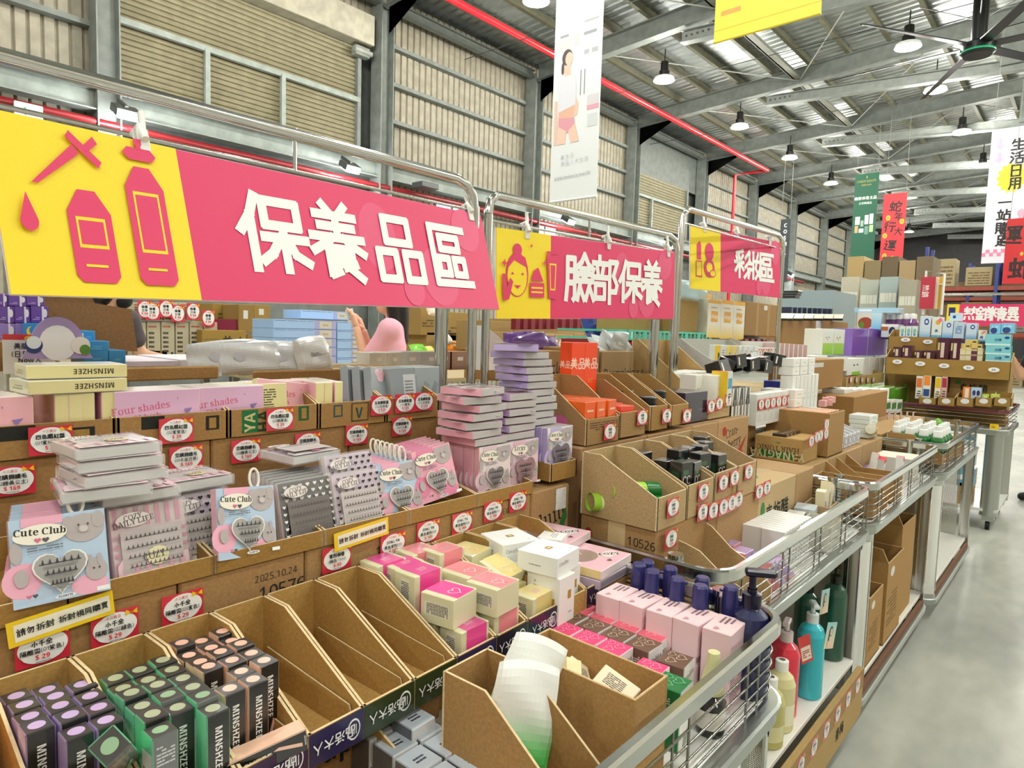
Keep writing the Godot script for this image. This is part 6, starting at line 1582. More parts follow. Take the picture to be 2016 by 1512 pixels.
func goods_second_trolley():
	CT("brown carton end printed apple 10526 behind the chrome rail",[.302,.178,.2,1.407,.701,-.78],"carton",z49,"b48d5a","F l;t .46 .52 .055 14120f 6 ital apple;t .82 .8 .026 1b1a18 0 sans 10526;e .12 .72 .06 .12 b0302c;e .12 .72 .04 .08 c3a070;o c8282e .8 0 .98 0 .9 .12","d8bd8f")
	CT("brown carton under the boxes of black CC packs",[.267,.178,.2,1.695,.701,-.78],"carton",z49,"ba9566")
	CT("pale carton with green plum print and an uncovered top",[.307,.178,.2,1.985,.701,-.78],"carton",z49,"cbb083","F f;t .5 .5 .06 1b2a1a 0 sans 青梅醋;e .12 .6 .05 .16 3f8a4a;F t;o 5c9a4c .3 .4 .5 .3 .7 .5 .5 .62;o 5c9a4c .6 .6 .75 .55 .85 .75 .7 .75","d8bd8f")
	CT("brown carton at the far end of the second trolley",[.172,.178,.2,2.228,.701,-.78],"carton",z49,"b9976a")
	T("kraft display box holding the green tubes",[.136,.2,.072,.145,.25,0,1.319,.881,-.678],z34,"c3a678","","","eedcb4")
	T("kraft display box holding the CC packs with two tags",[.14,.2,.078,.145,.25,0,1.46,.881,-.678],z34,"c3a678","","","eedcb4")
	T("kraft display box with black packs, third in its line",[.137,.2,.085,.145,.25,0,1.601,.881,-.678],z34,"c3a678","","","eedcb4")
	T("kraft display box fourth in its line, least filled",[.127,.2,.085,.145,.25,0,1.736,.881,-.678],z34,"c3a678","","","eedcb4")
	botk("tub","green_tube","tube","green tubes with dark green caps",[Vector2(0,0),Vector2(.019,0),Vector2(.019,.028),Vector2(.02,.03),Vector2(.021,.12)],"9fd43a",[Vector2(.0205,-.004),Vector2(.0215,0),Vector2(.0215,.03),Vector2(.019,.034)],"0f6a2c","dff0a8",[.06,.1])
	S("tub","top green tube, cap toward the aisle",[1.362,.94,-.745,60,-86])
	S("tub","green tube with its round dark cap facing the viewer",[1.315,.93,-.74,18,-86])
	S("tub","lower green tube in the kraft box",[1.36,.912,-.715,50,-86])
	S("tub","green tube at the back of the kraft box",[1.345,.908,-.79,64,-86])
	B("ccb",[.044,.115,.035],"black_box",z0,"black CC packs","1b1c1e 1b1c1e 232426 232426 303234 111111","F f;t .45 .62 .026 e9e9e6 0 serif CC;p .2 .1 .6 .3 5 8a8a88;r .1 .74 .5 .1 2c5a34;F l;r .2 .5 .6 .3 2a4a30;p .2 .1 .6 .3 5 8a8a88","gloss")
	R("ccb","black CC pack, # in the display box with two tags",1,[[1.435,.89,-.72,-8],[1.482,.885,-.718,4],[1.445,.885,-.77,3],[1.5,.905,-.765,-5],[1.42,.9,-.82,2]])
	R("ccb","black CC pack, # in the third kraft box",1,[[1.555,.895,-.73,-12],[1.575,.9,-.78,4],[1.63,.9,-.77,6],[1.63,.885,-.72,-5]])
	R("ccb","black CC pack, # at the back of the fourth kraft box",1,[[1.7,.9,-.79,-6],[1.75,.905,-.82,8]])
	B("small plain kraft carton among the black CC packs",[.05,.04,.04,1.655,.886,-.7,20],"kraft_box","box","","c9a86a","","card")
	S("tgR","tag on the green tube box",[1.312,.904,-.673])
	S("tgR","tag on the first CC pack box",[1.461,.914,-.673])
	R("tgR","# of two tags on the third kraft box",1,[[1.571,.919,-.673],[1.639,.921,-.673]])
	S("tgR","tag on the fourth kraft box",[1.731,.924,-.673])
	S("tgR","tag on the carton under the CC packs, nearest",[1.462,.865,-.673])
	S("tgR","tag on the carton beside the lilac cat boxes",[1.521,.858,-.673])
	S("tgR","middle tag on the carton below the CC packs",[1.58,.856,-.673])
	S("tgR","tag next to last on the carton below the CC packs",[1.632,.857,-.673])
	S("tgR","last tag on the carton below the CC packs",[1.673,.859,-.673])
	R("tgR","# tag on the green plum carton",1,[[1.816,.856,-.673],[1.872,.858,-.673]])
	S("tgR","tag behind the torn flap next to the apple carton",[1.296,.838,-.666])
	B("cat",[.05,.05,.035],"cat_box",z0,"lilac and pink boxes with a cut out","a98fc0 e79a9a ea9f9c e79a9a b79ccb dd9090","F f;e .35 .55 .16 .16 4c4044;e .35 .52 .1 .1 a9938c;o 4c4044 .22 .62 .27 .78 .34 .68;o 4c4044 .38 .68 .45 .78 .48 .62;h .75 .8 .004 7d6496;F l;h .5 .5 .005 c06a70","gloss")
	R("cat","lilac and pink cat window box, # of the heap in the second basket",1,[[1.535,.745,-.6],[1.585,.72,-.56,10],[1.6,.702,-.535,6,-30],[1.665,.702,-.54,-16,-55],[1.6,.755,-.68,6,-90],[1.545,.77,-.66,0,-90],[1.64,.755,-.655,0,-90],[1.55,.7,-.655,4],[1.61,.7,-.64],[1.69,.725,-.57,-10,-90],[1.545,.7,-.57],[1.66,.7,-.62]])
	var fp = pr(); fp.slab(PackedVector2Array([Vector2(0,0),Vector2(.2,0),Vector2(.2,.05),Vector2(.16,.085),Vector2(.1,.115),Vector2(.05,.155),Vector2(.02,.165),Vector2(0,.17)]),Vector3.ZERO,Vector3.BACK,Vector3.UP,.004,C("b9996a"),C("ead9b0"))
	K("fpt","cardboard_flap","cardboard flap","cut cardboard sides in the second basket",part("panel",fp,M.card))
	S("fpt","wavy cut cardboard side beside the lilac cat boxes",[1.5,.69,-.715])
	S("fpt","torn cardboard side leaning by the chrome rail post",[1.34,.675,-.67,8])
	B("wpk",[.018,.1,.06],"white_pack",z0,"white packs standing in the second basket","e6e8e4 e6e8e4 dfe2de e3e5e1 f0f1ee dddddd","F f;p .2 .1 .5 .7 6 8a8d8a")
	R("wpk","white pack standing, # in the front line of the second basket",1,[[1.741,.701,-.6,3.924],[1.763,.701,-.6,4.472],[1.785,.701,-.6,4.499],[1.807,.701,-.6,2.928],[1.829,.701,-.6,2.533],[1.851,.701,-.6,3.624],[1.873,.701,-.6,3.322],[1.895,.701,-.6,4.931],[1.917,.701,-.6,4.572],[1.939,.701,-.6,4.304]])
	R("wpk","white pack standing, # in the back line of the second basket",1,[[1.741,.701,-.652,4.175],[1.763,.701,-.652,4.484],[1.785,.701,-.652,2.936],[1.807,.701,-.652,3.82],[1.829,.701,-.652,2.987],[1.851,.701,-.652,5.218],[1.873,.701,-.652,2.676],[1.895,.701,-.652,4.956],[1.917,.701,-.652,2.724],[1.939,.701,-.652,4.561]])
	K("wtr","white_tray","tray","",openbox(.14,.075,.09,"dcdcd0","F f;t .4 .4 .014 777770 0 sans TONYMOLY",0,""))
	S("wtr","empty white carton tray with a torn kraft edge",[2.03,.701,-.57,4])
	B("bgr",[.05,.05,.05],"black_green_box",z0,"black and green boxes behind the white packs","101412 101412 0c100e 101412 e8e8e0 101412","F l;r .3 .3 .5 .5 2f6a46;p .3 .4 .5 .3 3 8fc0a0","gloss")
	S("bgr","black and green box nearer the white packs",[1.97,.73,-.645,10])
	S("bgr","black and green box farther from the white packs",[2.05,.73,-.645,10])
	B("bfo",[.008,.07,.06],"foil_pack","pack","pale blue sachets","ccd8e0","","gloss")
	R("bfo","pale blue sachet, # in the standing bundle",1,[[2.095,.715,-.635,11.511],[2.105,.715,-.637,11.714],[2.115,.715,-.639,13.027],[2.125,.715,-.641,10.556],[2.135,.715,-.643,10.682],[2.145,.715,-.645,13.245],[2.155,.715,-.647,12.027],[2.165,.715,-.649,10.773]])
	B("pch",[.028,.085,.028],"paper_box",z0,"pale yellow slim boxes","ece4c8 ece4c8 e4d9b4 ece4c8 efe8d0 ddd","F f;r .15 .1 .7 .7 e4e6e8;b .3 .2 .4 .4")
	K("kct","kraft_tray","tray","",openbox(.11,.06,.08,"b59a72"))
	S("kct","kraft carton with pale slim boxes by the basket end",[2.235,.72,-.63,4])
	R("pch","pale slim box, # poking out of the kraft carton",1,[[2.205,.745,-.62,6,0,8],[2.235,.765,-.62,6,0,-14],[2.27,.75,-.62,6,0,-22]])
	botk("btq",z75,"bottle","",[Vector2(0,0),Vector2(.034,0),Vector2(.037,.004),Vector2(.037,.18),Vector2(.03,.2),Vector2(.015,.214),Vector2(.0145,.22)],"1fb4c4",[Vector2(.0165,.214),Vector2(.0165,.24),Vector2(.008,.242)],"d6e4e4","",[0,0],"pump")
	botk("brd",z75,"bottle","red shampoo bottles",[Vector2(0,0),Vector2(.034,0),Vector2(.037,.004),Vector2(.037,.17),Vector2(.03,.19),Vector2(.015,.204),Vector2(.0145,.21)],"d6203c",[Vector2(.0165,.204),Vector2(.0165,.23),Vector2(.008,.232)],"d8c8ca","",[0,0],"pump")
	botk("bgn",z75,"bottle","dark bottles on the lower shelf",[Vector2(0,0),Vector2(.034,0),Vector2(.037,.004),Vector2(.037,.21),Vector2(.03,.23),Vector2(.015,.244),Vector2(.0145,.25)],"0c4a34",[Vector2(.0165,.244),Vector2(.0165,.27),Vector2(.008,.272)],"0a0d0c","",[0,0],"pump")
	botk("byl",z75,"bottle","pale yellow bottles",[Vector2(0,0),Vector2(.034,0),Vector2(.037,.004),Vector2(.037,.12),Vector2(.03,.14),Vector2(.015,.154),Vector2(.0145,.16)],"d6cf9a",[Vector2(.0165,.154),Vector2(.0165,.18),Vector2(.008,.182)],"f1f1ec","e9e6c8",[.02,.075],"")
	botk("bol",z75,"bottle","pale yellow bottles",[Vector2(0,0),Vector2(.034,0),Vector2(.037,.004),Vector2(.037,.11),Vector2(.03,.13),Vector2(.015,.144),Vector2(.0145,.15)],"b7b064",[Vector2(.0165,.144),Vector2(.0165,.17),Vector2(.008,.172)],"eeeee8","d9d3a0",[.02,.06],"")
	S("btq","turquoise bottle with a portrait tag on the lower shelf",[1.95,.285,-.55,30])
	S("brd","red shampoo bottle with white print on the lower shelf",[1.8,.285,-.57,10])
	S("brd","coral red bottle behind the printed red one",[1.86,.285,-.63,10])
	S("bgn","dark green pump bottle by the perforated post",[2.24,.285,-.57,-60])
	S("bgn","dark bottle with a model tag behind the turquoise one",[2.1,.285,-.61])
	S("byl","pale yellow bottle labelled CITRUS on the lower shelf",[1.73,.285,-.555])
	S("bol","olive yellow bottle nearest the trolley corner",[1.64,.285,-.55])
	S("bgn","dark bottle deep behind the turquoise one",[1.97,.285,-.7])
	B("prt",[.05,.075,.001],"portrait_tag","hang tag","portrait tags on bottles","bfe0e0","F f;g 0 0 1 1 e9d9a8 8fd0d4;e .48 .66 .17 .2 2a1c1a;e .5 .64 .11 .14 e3bda6;o e9c8b4 .2 0 .8 0 .68 .42 .34 .42;o 2a1c1a .28 .3 .38 .3 .4 .7 .3 .7","gloss")
	S("prt","turquoise portrait tag hanging on the turquoise bottle",[1.965,.43,-.508,-14,0,-12])
	S("prt","white edged portrait tag on the dark bottle",[2.11,.47,-.565,-10,0,-4])
	B("red hang tag on the red bottle neck",[.04,.08,.001,1.86,.42,-.53,-30,0,14],"red_tag","hang tag","","c8302c","F f;r .1 .1 .8 .5 e8d8c8;p .2 .2 .6 .3 4 a02020","gloss")
	B("white board on the lower shelf carrying the shampoo bottles",[.98,.014,.5,1.78,.27,-.76],"shelf_board","board","","e8e7e0","","plastic")
	CT("long cardboard strip with tags along the lower shelf edge",[.99,.155,.02,1.78,.115,-.488],"carton","","b99a62","F f;t .3 .3 .05 2a2418 0 ital Cosmetics;t .75 .35 .04 2a2418 0 sans 青梅;r 0 .62 1 .38 a58453")
	R("tgS","oval tag, # along the lower shelf strip of the second trolley",1,[[1.36,.215,-.477],[1.465,.215,-.477],[1.57,.215,-.477],[1.675,.215,-.477],[1.78,.215,-.477],[1.885,.215,-.477],[1.99,.215,-.477],[2.095,.215,-.477],[2.2,.215,-.477]])
	CT("brown carton under the orange boxes",[.32,.322,.2,1.46,.701,-1.02],"carton",z26,"b08a5c")
	CT("brown carton under the jar trays",[.278,.322,.2,1.761,.701,-1.02],"carton",z26,"b28d5e")
	CT("brown carton printed apple under the dark purple box",[.178,.322,.2,1.991,.701,-1.02],"carton",z26,"b8946a","F f;t .5 .8 .05 1a1612 6 ital apple")
	CT("brown carton with red cranberry print",[.258,.322,.2,2.211,.701,-1.02],"carton",z26,"bd9a6c","F f;t .45 .86 .04 1a1612 8 ital Cran-;t .55 .74 .04 1a1612 8 ital berry;e .2 .88 .06 .05 b83028;o b83a2c .2 .4 .5 .55 .95 .8 .6 .45;e .7 .6 .12 .06 b8402c")
	T("kraft tray holding the bright orange mask boxes",[.15,.2,.064,.16,.3,0,1.395,1.026,-.918],z48,"a98552","","F f;p .1 .55 .85 .35 4 6b4a32;F f","e6cfa2")
	T("kraft tray with the coral red box, behind the orange ones",[.133,.2,.066,.14,.3,0,1.538,1.03,-.918],z48,"b08a58","","","e6cfa2")
	T("kraft tray holding the black lidded jars",[.1,.2,.068,.15,.3,0,1.68,1.034,-.918],z48,"b0864a","","","e6cfa2")
	T("kraft tray narrow and nearly empty beside the dark purple box",[.112,.2,.06,.14,.3,0,1.806,1.038,-.918],z48,"b08a50","","","e6cfa2")
	var ps = pr(); ps.xf = Transform3D(Basis(Vector3.UP,-PI/2),Vector3.ZERO); ps.frame(Vector3(-.03,0,0),Vector3(.06,0,0),Vector3(0,.06,0)); ps.el(.5,.5,.5,.5,C("d0689a"),24)
	K("pks","pink_sticker","sticker","",part("disc",ps,M.gloss))
	S("pks","round pink sticker on the side of the orange box tray",[1.319,1.035,-1])
	B("orb",[.042,.1,.075],"mask_box",z0,z58,"ee5a14 ee5a14 f06a1c ee5a14 f0704a dd5010","F f;t .5 .4 .05 c98a5c 0 serif V;p .2 .75 .6 .1 1 f0c8a8;F l;p .2 .5 .6 .3 4 f2c4a0;b .25 .1 .5 .2","gloss")
	B("ort",[.055,.155,.045],"mask_box",z0,z58,"f04a1e f04a1e f2501e f04a1e f0643c dd4010","F f;t .5 .62 .03 f8d8c8 0 sans 美品;t .5 .3 .016 e8b04a 0 serif VC;F r;r .2 .2 .5 .4 eeeeee;F l;t .5 .6 .02 f8d8c8 0 sans 美品","gloss")
	B("orc",[.05,.075,.06],"mask_box",z0,z58,"f0523c f0523c f25a44 f0523c f4705c dd4030","F f;p .2 .3 .6 .3 3 f8c8b8;F l;t .5 .5 .02 f8d8c8 0 sans 美品","gloss")
	R("orb","orange mask box, # standing in the kraft tray",1,[[1.445,1.032,-.965,3.897],[1.395,1.032,-.965,3.574],[1.35,1.032,-.965,-3.1],[1.445,1.032,-1.045,-.614],[1.395,1.032,-1.045,-2.919],[1.35,1.032,-1.045,-1.5]])
	S("orc","coral red box at the front of its tray",[1.535,1.035,-.96,-14])
	S("orc","coral red box at the back of its tray",[1.575,1.035,-1.02,-14])
	S("orc","coral red box beside the orange ones",[1.52,1.035,-1.03,-14])
	S("ort","tall orange box standing nearer, above the mask boxes",[1.5,1.12,-1.1,-6])
	S("ort","tall orange box standing farther, above the mask boxes",[1.562,1.12,-1.1,-6])
	B("orl",[.16,.018,.07],"mask_box",z0,z58,"e8582c e8582c f06a3c e8582c f0744c d0401c","","gloss")
	R("orl","flat orange box, # in the pile behind the mask boxes",1,[[1.4,1.1,-1.1],[1.42,1.108,-1.13,4],[1.44,1.115,-1.16,8]])
	botk("jar","cream_jar","jar","white jars with black lids",[Vector2(0,0),Vector2(.025,0),Vector2(.026,.003),Vector2(.026,.04),Vector2(.022,.044)],"d9dbd8",[Vector2(.026,.042),Vector2(.0265,.046),Vector2(.0265,.062),Vector2(.025,.065),Vector2(0,.065)],"0e0f10")
	S("jar","white jar with black lid in front",[1.68,1.06,-.96])
	S("jar","black lidded jar second, near the tray side",[1.655,1.075,-1.02])
	S("jar","black lidded jar in the narrow tray",[1.79,1.07,-.99])
	S("jar","black lidded jar at the back",[1.68,1.08,-1.06])
	S("tgR","tag on the orange mask box tray",[1.416,1.033,-.912])
	S("tgR","tag on the coral box tray",[1.574,1.057,-.912])
	S("tgR","tag on the jar tray",[1.711,1.051,-.912])
	S("tgR","tag on the narrow empty tray",[1.837,1.041,-.912])
	B("glossy dark purple box beside the narrow tray",[.159,.096,.16,1.975,1.028,-1.03],"dark_box",z0,"","241a36","F f;p .6 .4 .3 .02 1 8a84a0","gloss")
	T("kraft tray with tall white boxes and three tags",[.176,.14,.048,.09,.25,0,2.152,1.028,-.95],"","c3a678","","","e6cfa2")
	B("wtl",[.07,.13,.06],"white_box",z0,"tall white boxes in the kraft tray","e8eadc e8eadc eef0e8 e8eadc f2f3ee ddd","F f;r .72 .1 .2 .3 7a8440;p .1 .4 .5 .3 3 b0b4a0")
	S("wtl","tall white box nearer in the kraft tray",[2.201,1.04,-1,2])
	S("wtl","tall white box farther in the kraft tray",[2.291,1.04,-1.03,2])
	S("wtl","tall white box at the back of the kraft tray",[2.141,1.04,-1.05,2])
	R("tgR","# tag on the white box tray",1,[[2.067,1.052,-.941],[2.129,1.057,-.941],[2.201,1.067,-.941]])
	B("bwd",[.05,.14,.05],"brush_box",z0,"slim black and white brush boxes","e2e4e0 e2e4e0 202224 e2e4e0 202224 dd","F f;o 1b1d1f .1 .55 .9 .55 .75 1 .35 1;r .15 .08 .7 .1 2a2c2e;r .35 .2 .3 .5 6a6c6a","gloss")
	R("bwd","slim black and white brush box, # in its line",1,[[2.278,.982,-.975,.364],[2.335,.982,-.975,-1.009],[2.392,.982,-.975,.591]])
	B("small yellow and blue box before the brush boxes",[.04,.12,.06,2.205,1.065,-.97],"brush_box",z0,"","d8e4e8 d8e4e8 e9c93a d8e4e8 e04a3a dd","F f;r .1 .5 .8 .3 3a9ac0;p .2 .1 .6 .3 4 333333","gloss")
	B("wsl",[.058,.12,.05],"white_slot_box",z0,"white boxes with tags in a line","dfe2de dfe2de e4e6e2 dfe2de eceeea ccc","F f;r .15 .12 .7 .25 d0d4d0;p .2 .75 .6 .1 1 9a9c9a")
	R("wsl","white upright box, # in the line with seven tags",1,[[2.465,.974,-.955,-1.346],[2.526,.974,-.955,-.986],[2.587,.974,-.955,.947],[2.647,.974,-.955,-.298],[2.708,.974,-.955,-.243],[2.769,.974,-.955,.288],[2.83,.974,-.955,-.07]])
	R("tgR","tag, # of seven along the white upright boxes",1,[[2.465,1.034,-.926],[2.526,1.034,-.926],[2.586,1.034,-.926],[2.647,1.034,-.926],[2.708,1.034,-.926],[2.768,1.034,-.926],[2.829,1.034,-.926]])
	B("deep blue box closing the line of white upright boxes",[.164,.094,.12,2.97,1.025,-1.02],"blue_box",z0,"","1d2f96","F f;e .6 .5 .2 .2 8aa0e0","gloss")
	B("blk",[.07,.05,.06],"black_pouch",z0,"black packs lying over the white upright boxes","141517 141517 1a1b1d 141517 2a2b2d 111111","F f;r .2 .2 .12 .6 e6e6e2;F t;r .3 .3 .4 .2 8a8a88","gloss")
	R("blk","black pack, # along the heap behind the tagged white boxes",1,[[2.3,1.165,-1.02,-6.925,-18.78,6.337],[2.365,1.177,-1.04,28.048,19.052,4.581],[2.43,1.189,-1.02,-8.619,-5.475,5.323],[2.495,1.165,-1.04,10.426,-15.447,-7.421],[2.56,1.177,-1.02,-8.201,.454,8.683],[2.625,1.189,-1.04,.001,-18.874,9.032],[2.69,1.165,-1.02,-4.191,.76,-7.779],[2.755,1.177,-1.04,-4.365,-4.47,7.614],[2.82,1.189,-1.02,-23.843,1.999,-9.015]])
	T("tall kraft display box with white cartons and a triple tag",[.27,.22,.055,.2,.12,0,2.395,1.085,-1.15],"tall kraft display boxes","b99862","","","eedcb4")
	B("wcb",[.085,.055,.1],"white_carton",z0,"white cartons in the tall kraft box","e6e7de e6e7de ecede6 e6e7de f2f3ee ddd")
	R("wcb","white carton, # in the tall kraft box",1,[[2.475,1.11,-1.215,2],[2.38,1.108,-1.22,2],[2.33,1.105,-1.24,2]])
	R("tgR","tag, # of the overlapping three on the tall kraft box",1,[[2.36,1.088,-1.145],[2.405,1.088,-1.145],[2.45,1.088,-1.145]])
	CT("brown face mask carton with curly lettering, purple bags on top",[.201,.099,.25,1.616,1.144,-1.425],"carton","face mask cartons","a8814f","F f;t .62 .42 .05 1a1a1a 0 sans miracle;t .68 .18 .035 1a1a1a 0 bold FACE_MASK")
	CT("brown face mask carton half hidden behind the orange boxes",[.212,.113,.25,1.827,1.14,-1.425],"carton","face mask cartons","a5804f","F f;t .62 .42 .05 1a1a1a 0 sans cle;t .65 .18 .035 1a1a1a 0 bold MASK")
	CT("kraft carton with silver sachets on top",[.218,.093,.25,2.055,1.147,-1.425],"carton","","ac8d5f","F f;t .7 .12 .045 2a2620 0 sans Dermaleisure")
	packk("pur","purple_bag","bag","purple bags on the mask carton",.16,.07,.04,"5a2380","","gloss")
	R("pur","purple bag, # on the face mask carton",1,[[1.695,1.229,-1.4,-10,-20,10],[1.785,1.229,-1.44,-10,-20,-8],[1.737,1.236,-1.48,-10,-20,4]])
	packk("sil","silver_sachet","sachet","silver sachets on the kraft carton",.11,.09,.02,"cdd3d6","F f;r .2 .4 .6 .2 eceeee","gloss")
	R("sil","silver sachet, # along the kraft carton top",1,[[2.065,1.224,-1.36,11.754,-47.789,-13.407],[2.091,1.224,-1.375,-9.349,-11.784,-26.876],[2.117,1.224,-1.39,-2.444,-37.472,-13.086],[2.143,1.224,-1.36,-1.424,7.525,-1.139],[2.17,1.224,-1.375,27.354,-39.946,25.455],[2.197,1.224,-1.39,-8.148,-38.646,14.912],[2.225,1.224,-1.36,24.723,-49.6,-13.905],[2.253,1.224,-1.375,16.24,-29.493,-15.505]])
	B("white folded card standing behind the silver sachets",[.205,.064,.01,2.381,1.251,-1.505],"white_leaflet","leaflet","","eef0f2")
	B("big red carton with gold brush lettering under the teal crate",[.691,.185,.36,2.656,1.092,-1.58],"red_crate_box","box","","cc2638","F f;p .05 .7 .2 .03 1 f0e0d0;t .85 .5 .06 2a1a1a -90 ital 享美","gloss")
	var cr = Node3D.new(); var cp = pr()
	for h in [.0,.034]: cp.box(Vector3(0,h,.175),Vector3(.751,.008,.008),C("5cc8b0")); cp.box(Vector3(0,h,-.175),Vector3(.751,.008,.008),C("5cc8b0")); cp.box(Vector3(-.376,h,0),Vector3(.008,.008,.35),C("5cc8b0")); cp.box(Vector3(.376,h,0),Vector3(.008,.008,.35),C("5cc8b0"))
	part("crate_rim",cp,M.plastic,cr); cp = pr(); cp.box(Vector3(0,.0,0),Vector3(.7,.005,.34),C("4fb8a2")); part("crate_floor",cp,M.plastic,cr)
	for i in 19: cp = pr(); cp.box(Vector3(-.366+i*.041,.008,.175),Vector3(.012 if i % 3 else .03,.026,.006),C("5cc8b0")); part("crate_slat",cp,M.plastic,cr)
	K("tcr","plastic_crate","crate","",cr)
	S("tcr","shallow teal plastic crate lid lying on the red carton",[2.656,1.279,-1.58])
	CT("tall brown carton with pale blue wrap on top, beside the third sign",[.22,.162,.2,2.811,1.307,-1.52],"carton","","a8884c")
	CT("brown carton half hidden behind the second sign post",[.356,.1,.2,2.668,1.311,-1.6],"carton","","b09255")
	packk("blw","blue_wrap","bag","",.3,.12,.12,"c3e0ea","","gloss")
	S("blw","crumpled pale blue film on the tall brown carton",[2.962,1.451,-1.5])
	B("tallest white and yellow collagen box at the back",[.134,.211,.14,3.07,1.302,-1.53],z98,z0,z46,z35,z4,"gloss")
	B("white and yellow collagen box, first of three in front",[.147,.183,.14,3.056,1.299,-1.47],z98,z0,z46,z35,z4,"gloss")
	B("white and yellow collagen box, second of three in front",[.151,.192,.14,3.206,1.295,-1.47],z98,z0,z46,z35,z4,"gloss")
	B("white and yellow collagen box, third of three in front",[.142,.196,.14,3.353,1.292,-1.47],z98,z0,z46,z35,z4,"gloss")
	CT("brown carton next to the collagen boxes, taped",[.511,.184,.3,3.735,1.315,-1.57],"carton","","a5804c","F f;r .3 0 .06 1 b89660;r .62 0 .06 1 b89660;r .5 .8 .1 .14 e8e8e4")
	T("grey and white slanted tray with yellow boxes and seven tags",[.52,.17,.042,.13,.1,0,2.926,1.162,-1.22],"slanted white trays","c3c6c0","","","e8e8e4")
	B("ylb",[.04,.085,.03],"yellow_box",z0,z72,"e8c52a e8c52a dfe1dc e8c52a f0f0ea ddd","F f;r .6 .1 .3 .5 3a3a3a")
	B("whb",[.04,.085,.03],"yellow_box",z0,z72,"d9dcd8 d9dcd8 dfe1dc d9dcd8 f0f0ea ddd","F f;p .2 .1 .6 .7 6 9a9a90")
	S("ylb","carton, first along the slanted tray with seven tags",[2.77,1.183,-1.26,-7.862])
	S("whb","carton, second along the slanted tray with seven tags",[2.828,1.183,-1.26,-7.36])
	R("ylb",z63,3,[[2.888,1.182,-1.26,1.905],[2.949,1.181,-1.26,7.741]])
	R("whb",z63,5,[[3.012,1.18,-1.26,7.976],[3.078,1.18,-1.26,.058],[3.145,1.179,-1.26,-7.617],[3.215,1.178,-1.26,-2.841]])
	R("tgR","tag, # of seven on the slanted grey tray",1,[[2.7,1.16,-1.214],[2.764,1.159,-1.214],[2.829,1.158,-1.214],[2.897,1.157,-1.214],[2.967,1.155,-1.214],[3.04,1.154,-1.214],[3.115,1.153,-1.214]])
	T("white slanted tray with dark red packs behind the grey one",[.468,.17,.075,.12,.1,0,3.48,1.212,-1.34],"slanted white trays","dcdcd6","","","eeeeea")
	B("drp2",[.05,.07,.025],"dark_red_pack",z0,"dark red packs in the white tray","7c1f2a 7c1f2a 8a2a34 7c1f2a 9a4048 55","","gloss")
	R("drp2","dark red pack, # in the white slanted tray",1,[[3.435,1.228,-1.39,3.449,-8],[3.517,1.229,-1.39,3.983,-8],[3.603,1.229,-1.39,1.673,-8],[3.692,1.229,-1.39,-3.246,-8],[3.784,1.229,-1.39,.327,-8]])
	B("mag",[.02,.11,.08],"card_wallet",z0,"pink and grey wallets in white slots","e0e2de e0e2de cbb0b2 e0e2de d9a7ac cc","F f;p .3 .1 .3 .3 2 8a8a88")
	R("mag","pink topped wallet, # in the white slots by the upper step",1,[[3.556,1.171,-1.32,6],[3.624,1.17,-1.32,6],[3.694,1.169,-1.32,6],[3.766,1.168,-1.32,6],[3.84,1.166,-1.32,6],[3.917,1.165,-1.32,6],[3.996,1.164,-1.32,6],[4.077,1.162,-1.32,6]])
	R("tgR","tag, # of three above the black packs",1,[[3.295,1.208,-1.26],[3.362,1.208,-1.26],[3.432,1.208,-1.26]])
	B("pale grey tray wall behind the three upper tags",[.333,.098,.05,3.451,1.157,-1.3],"white_block",z0,"","d6d8d4")

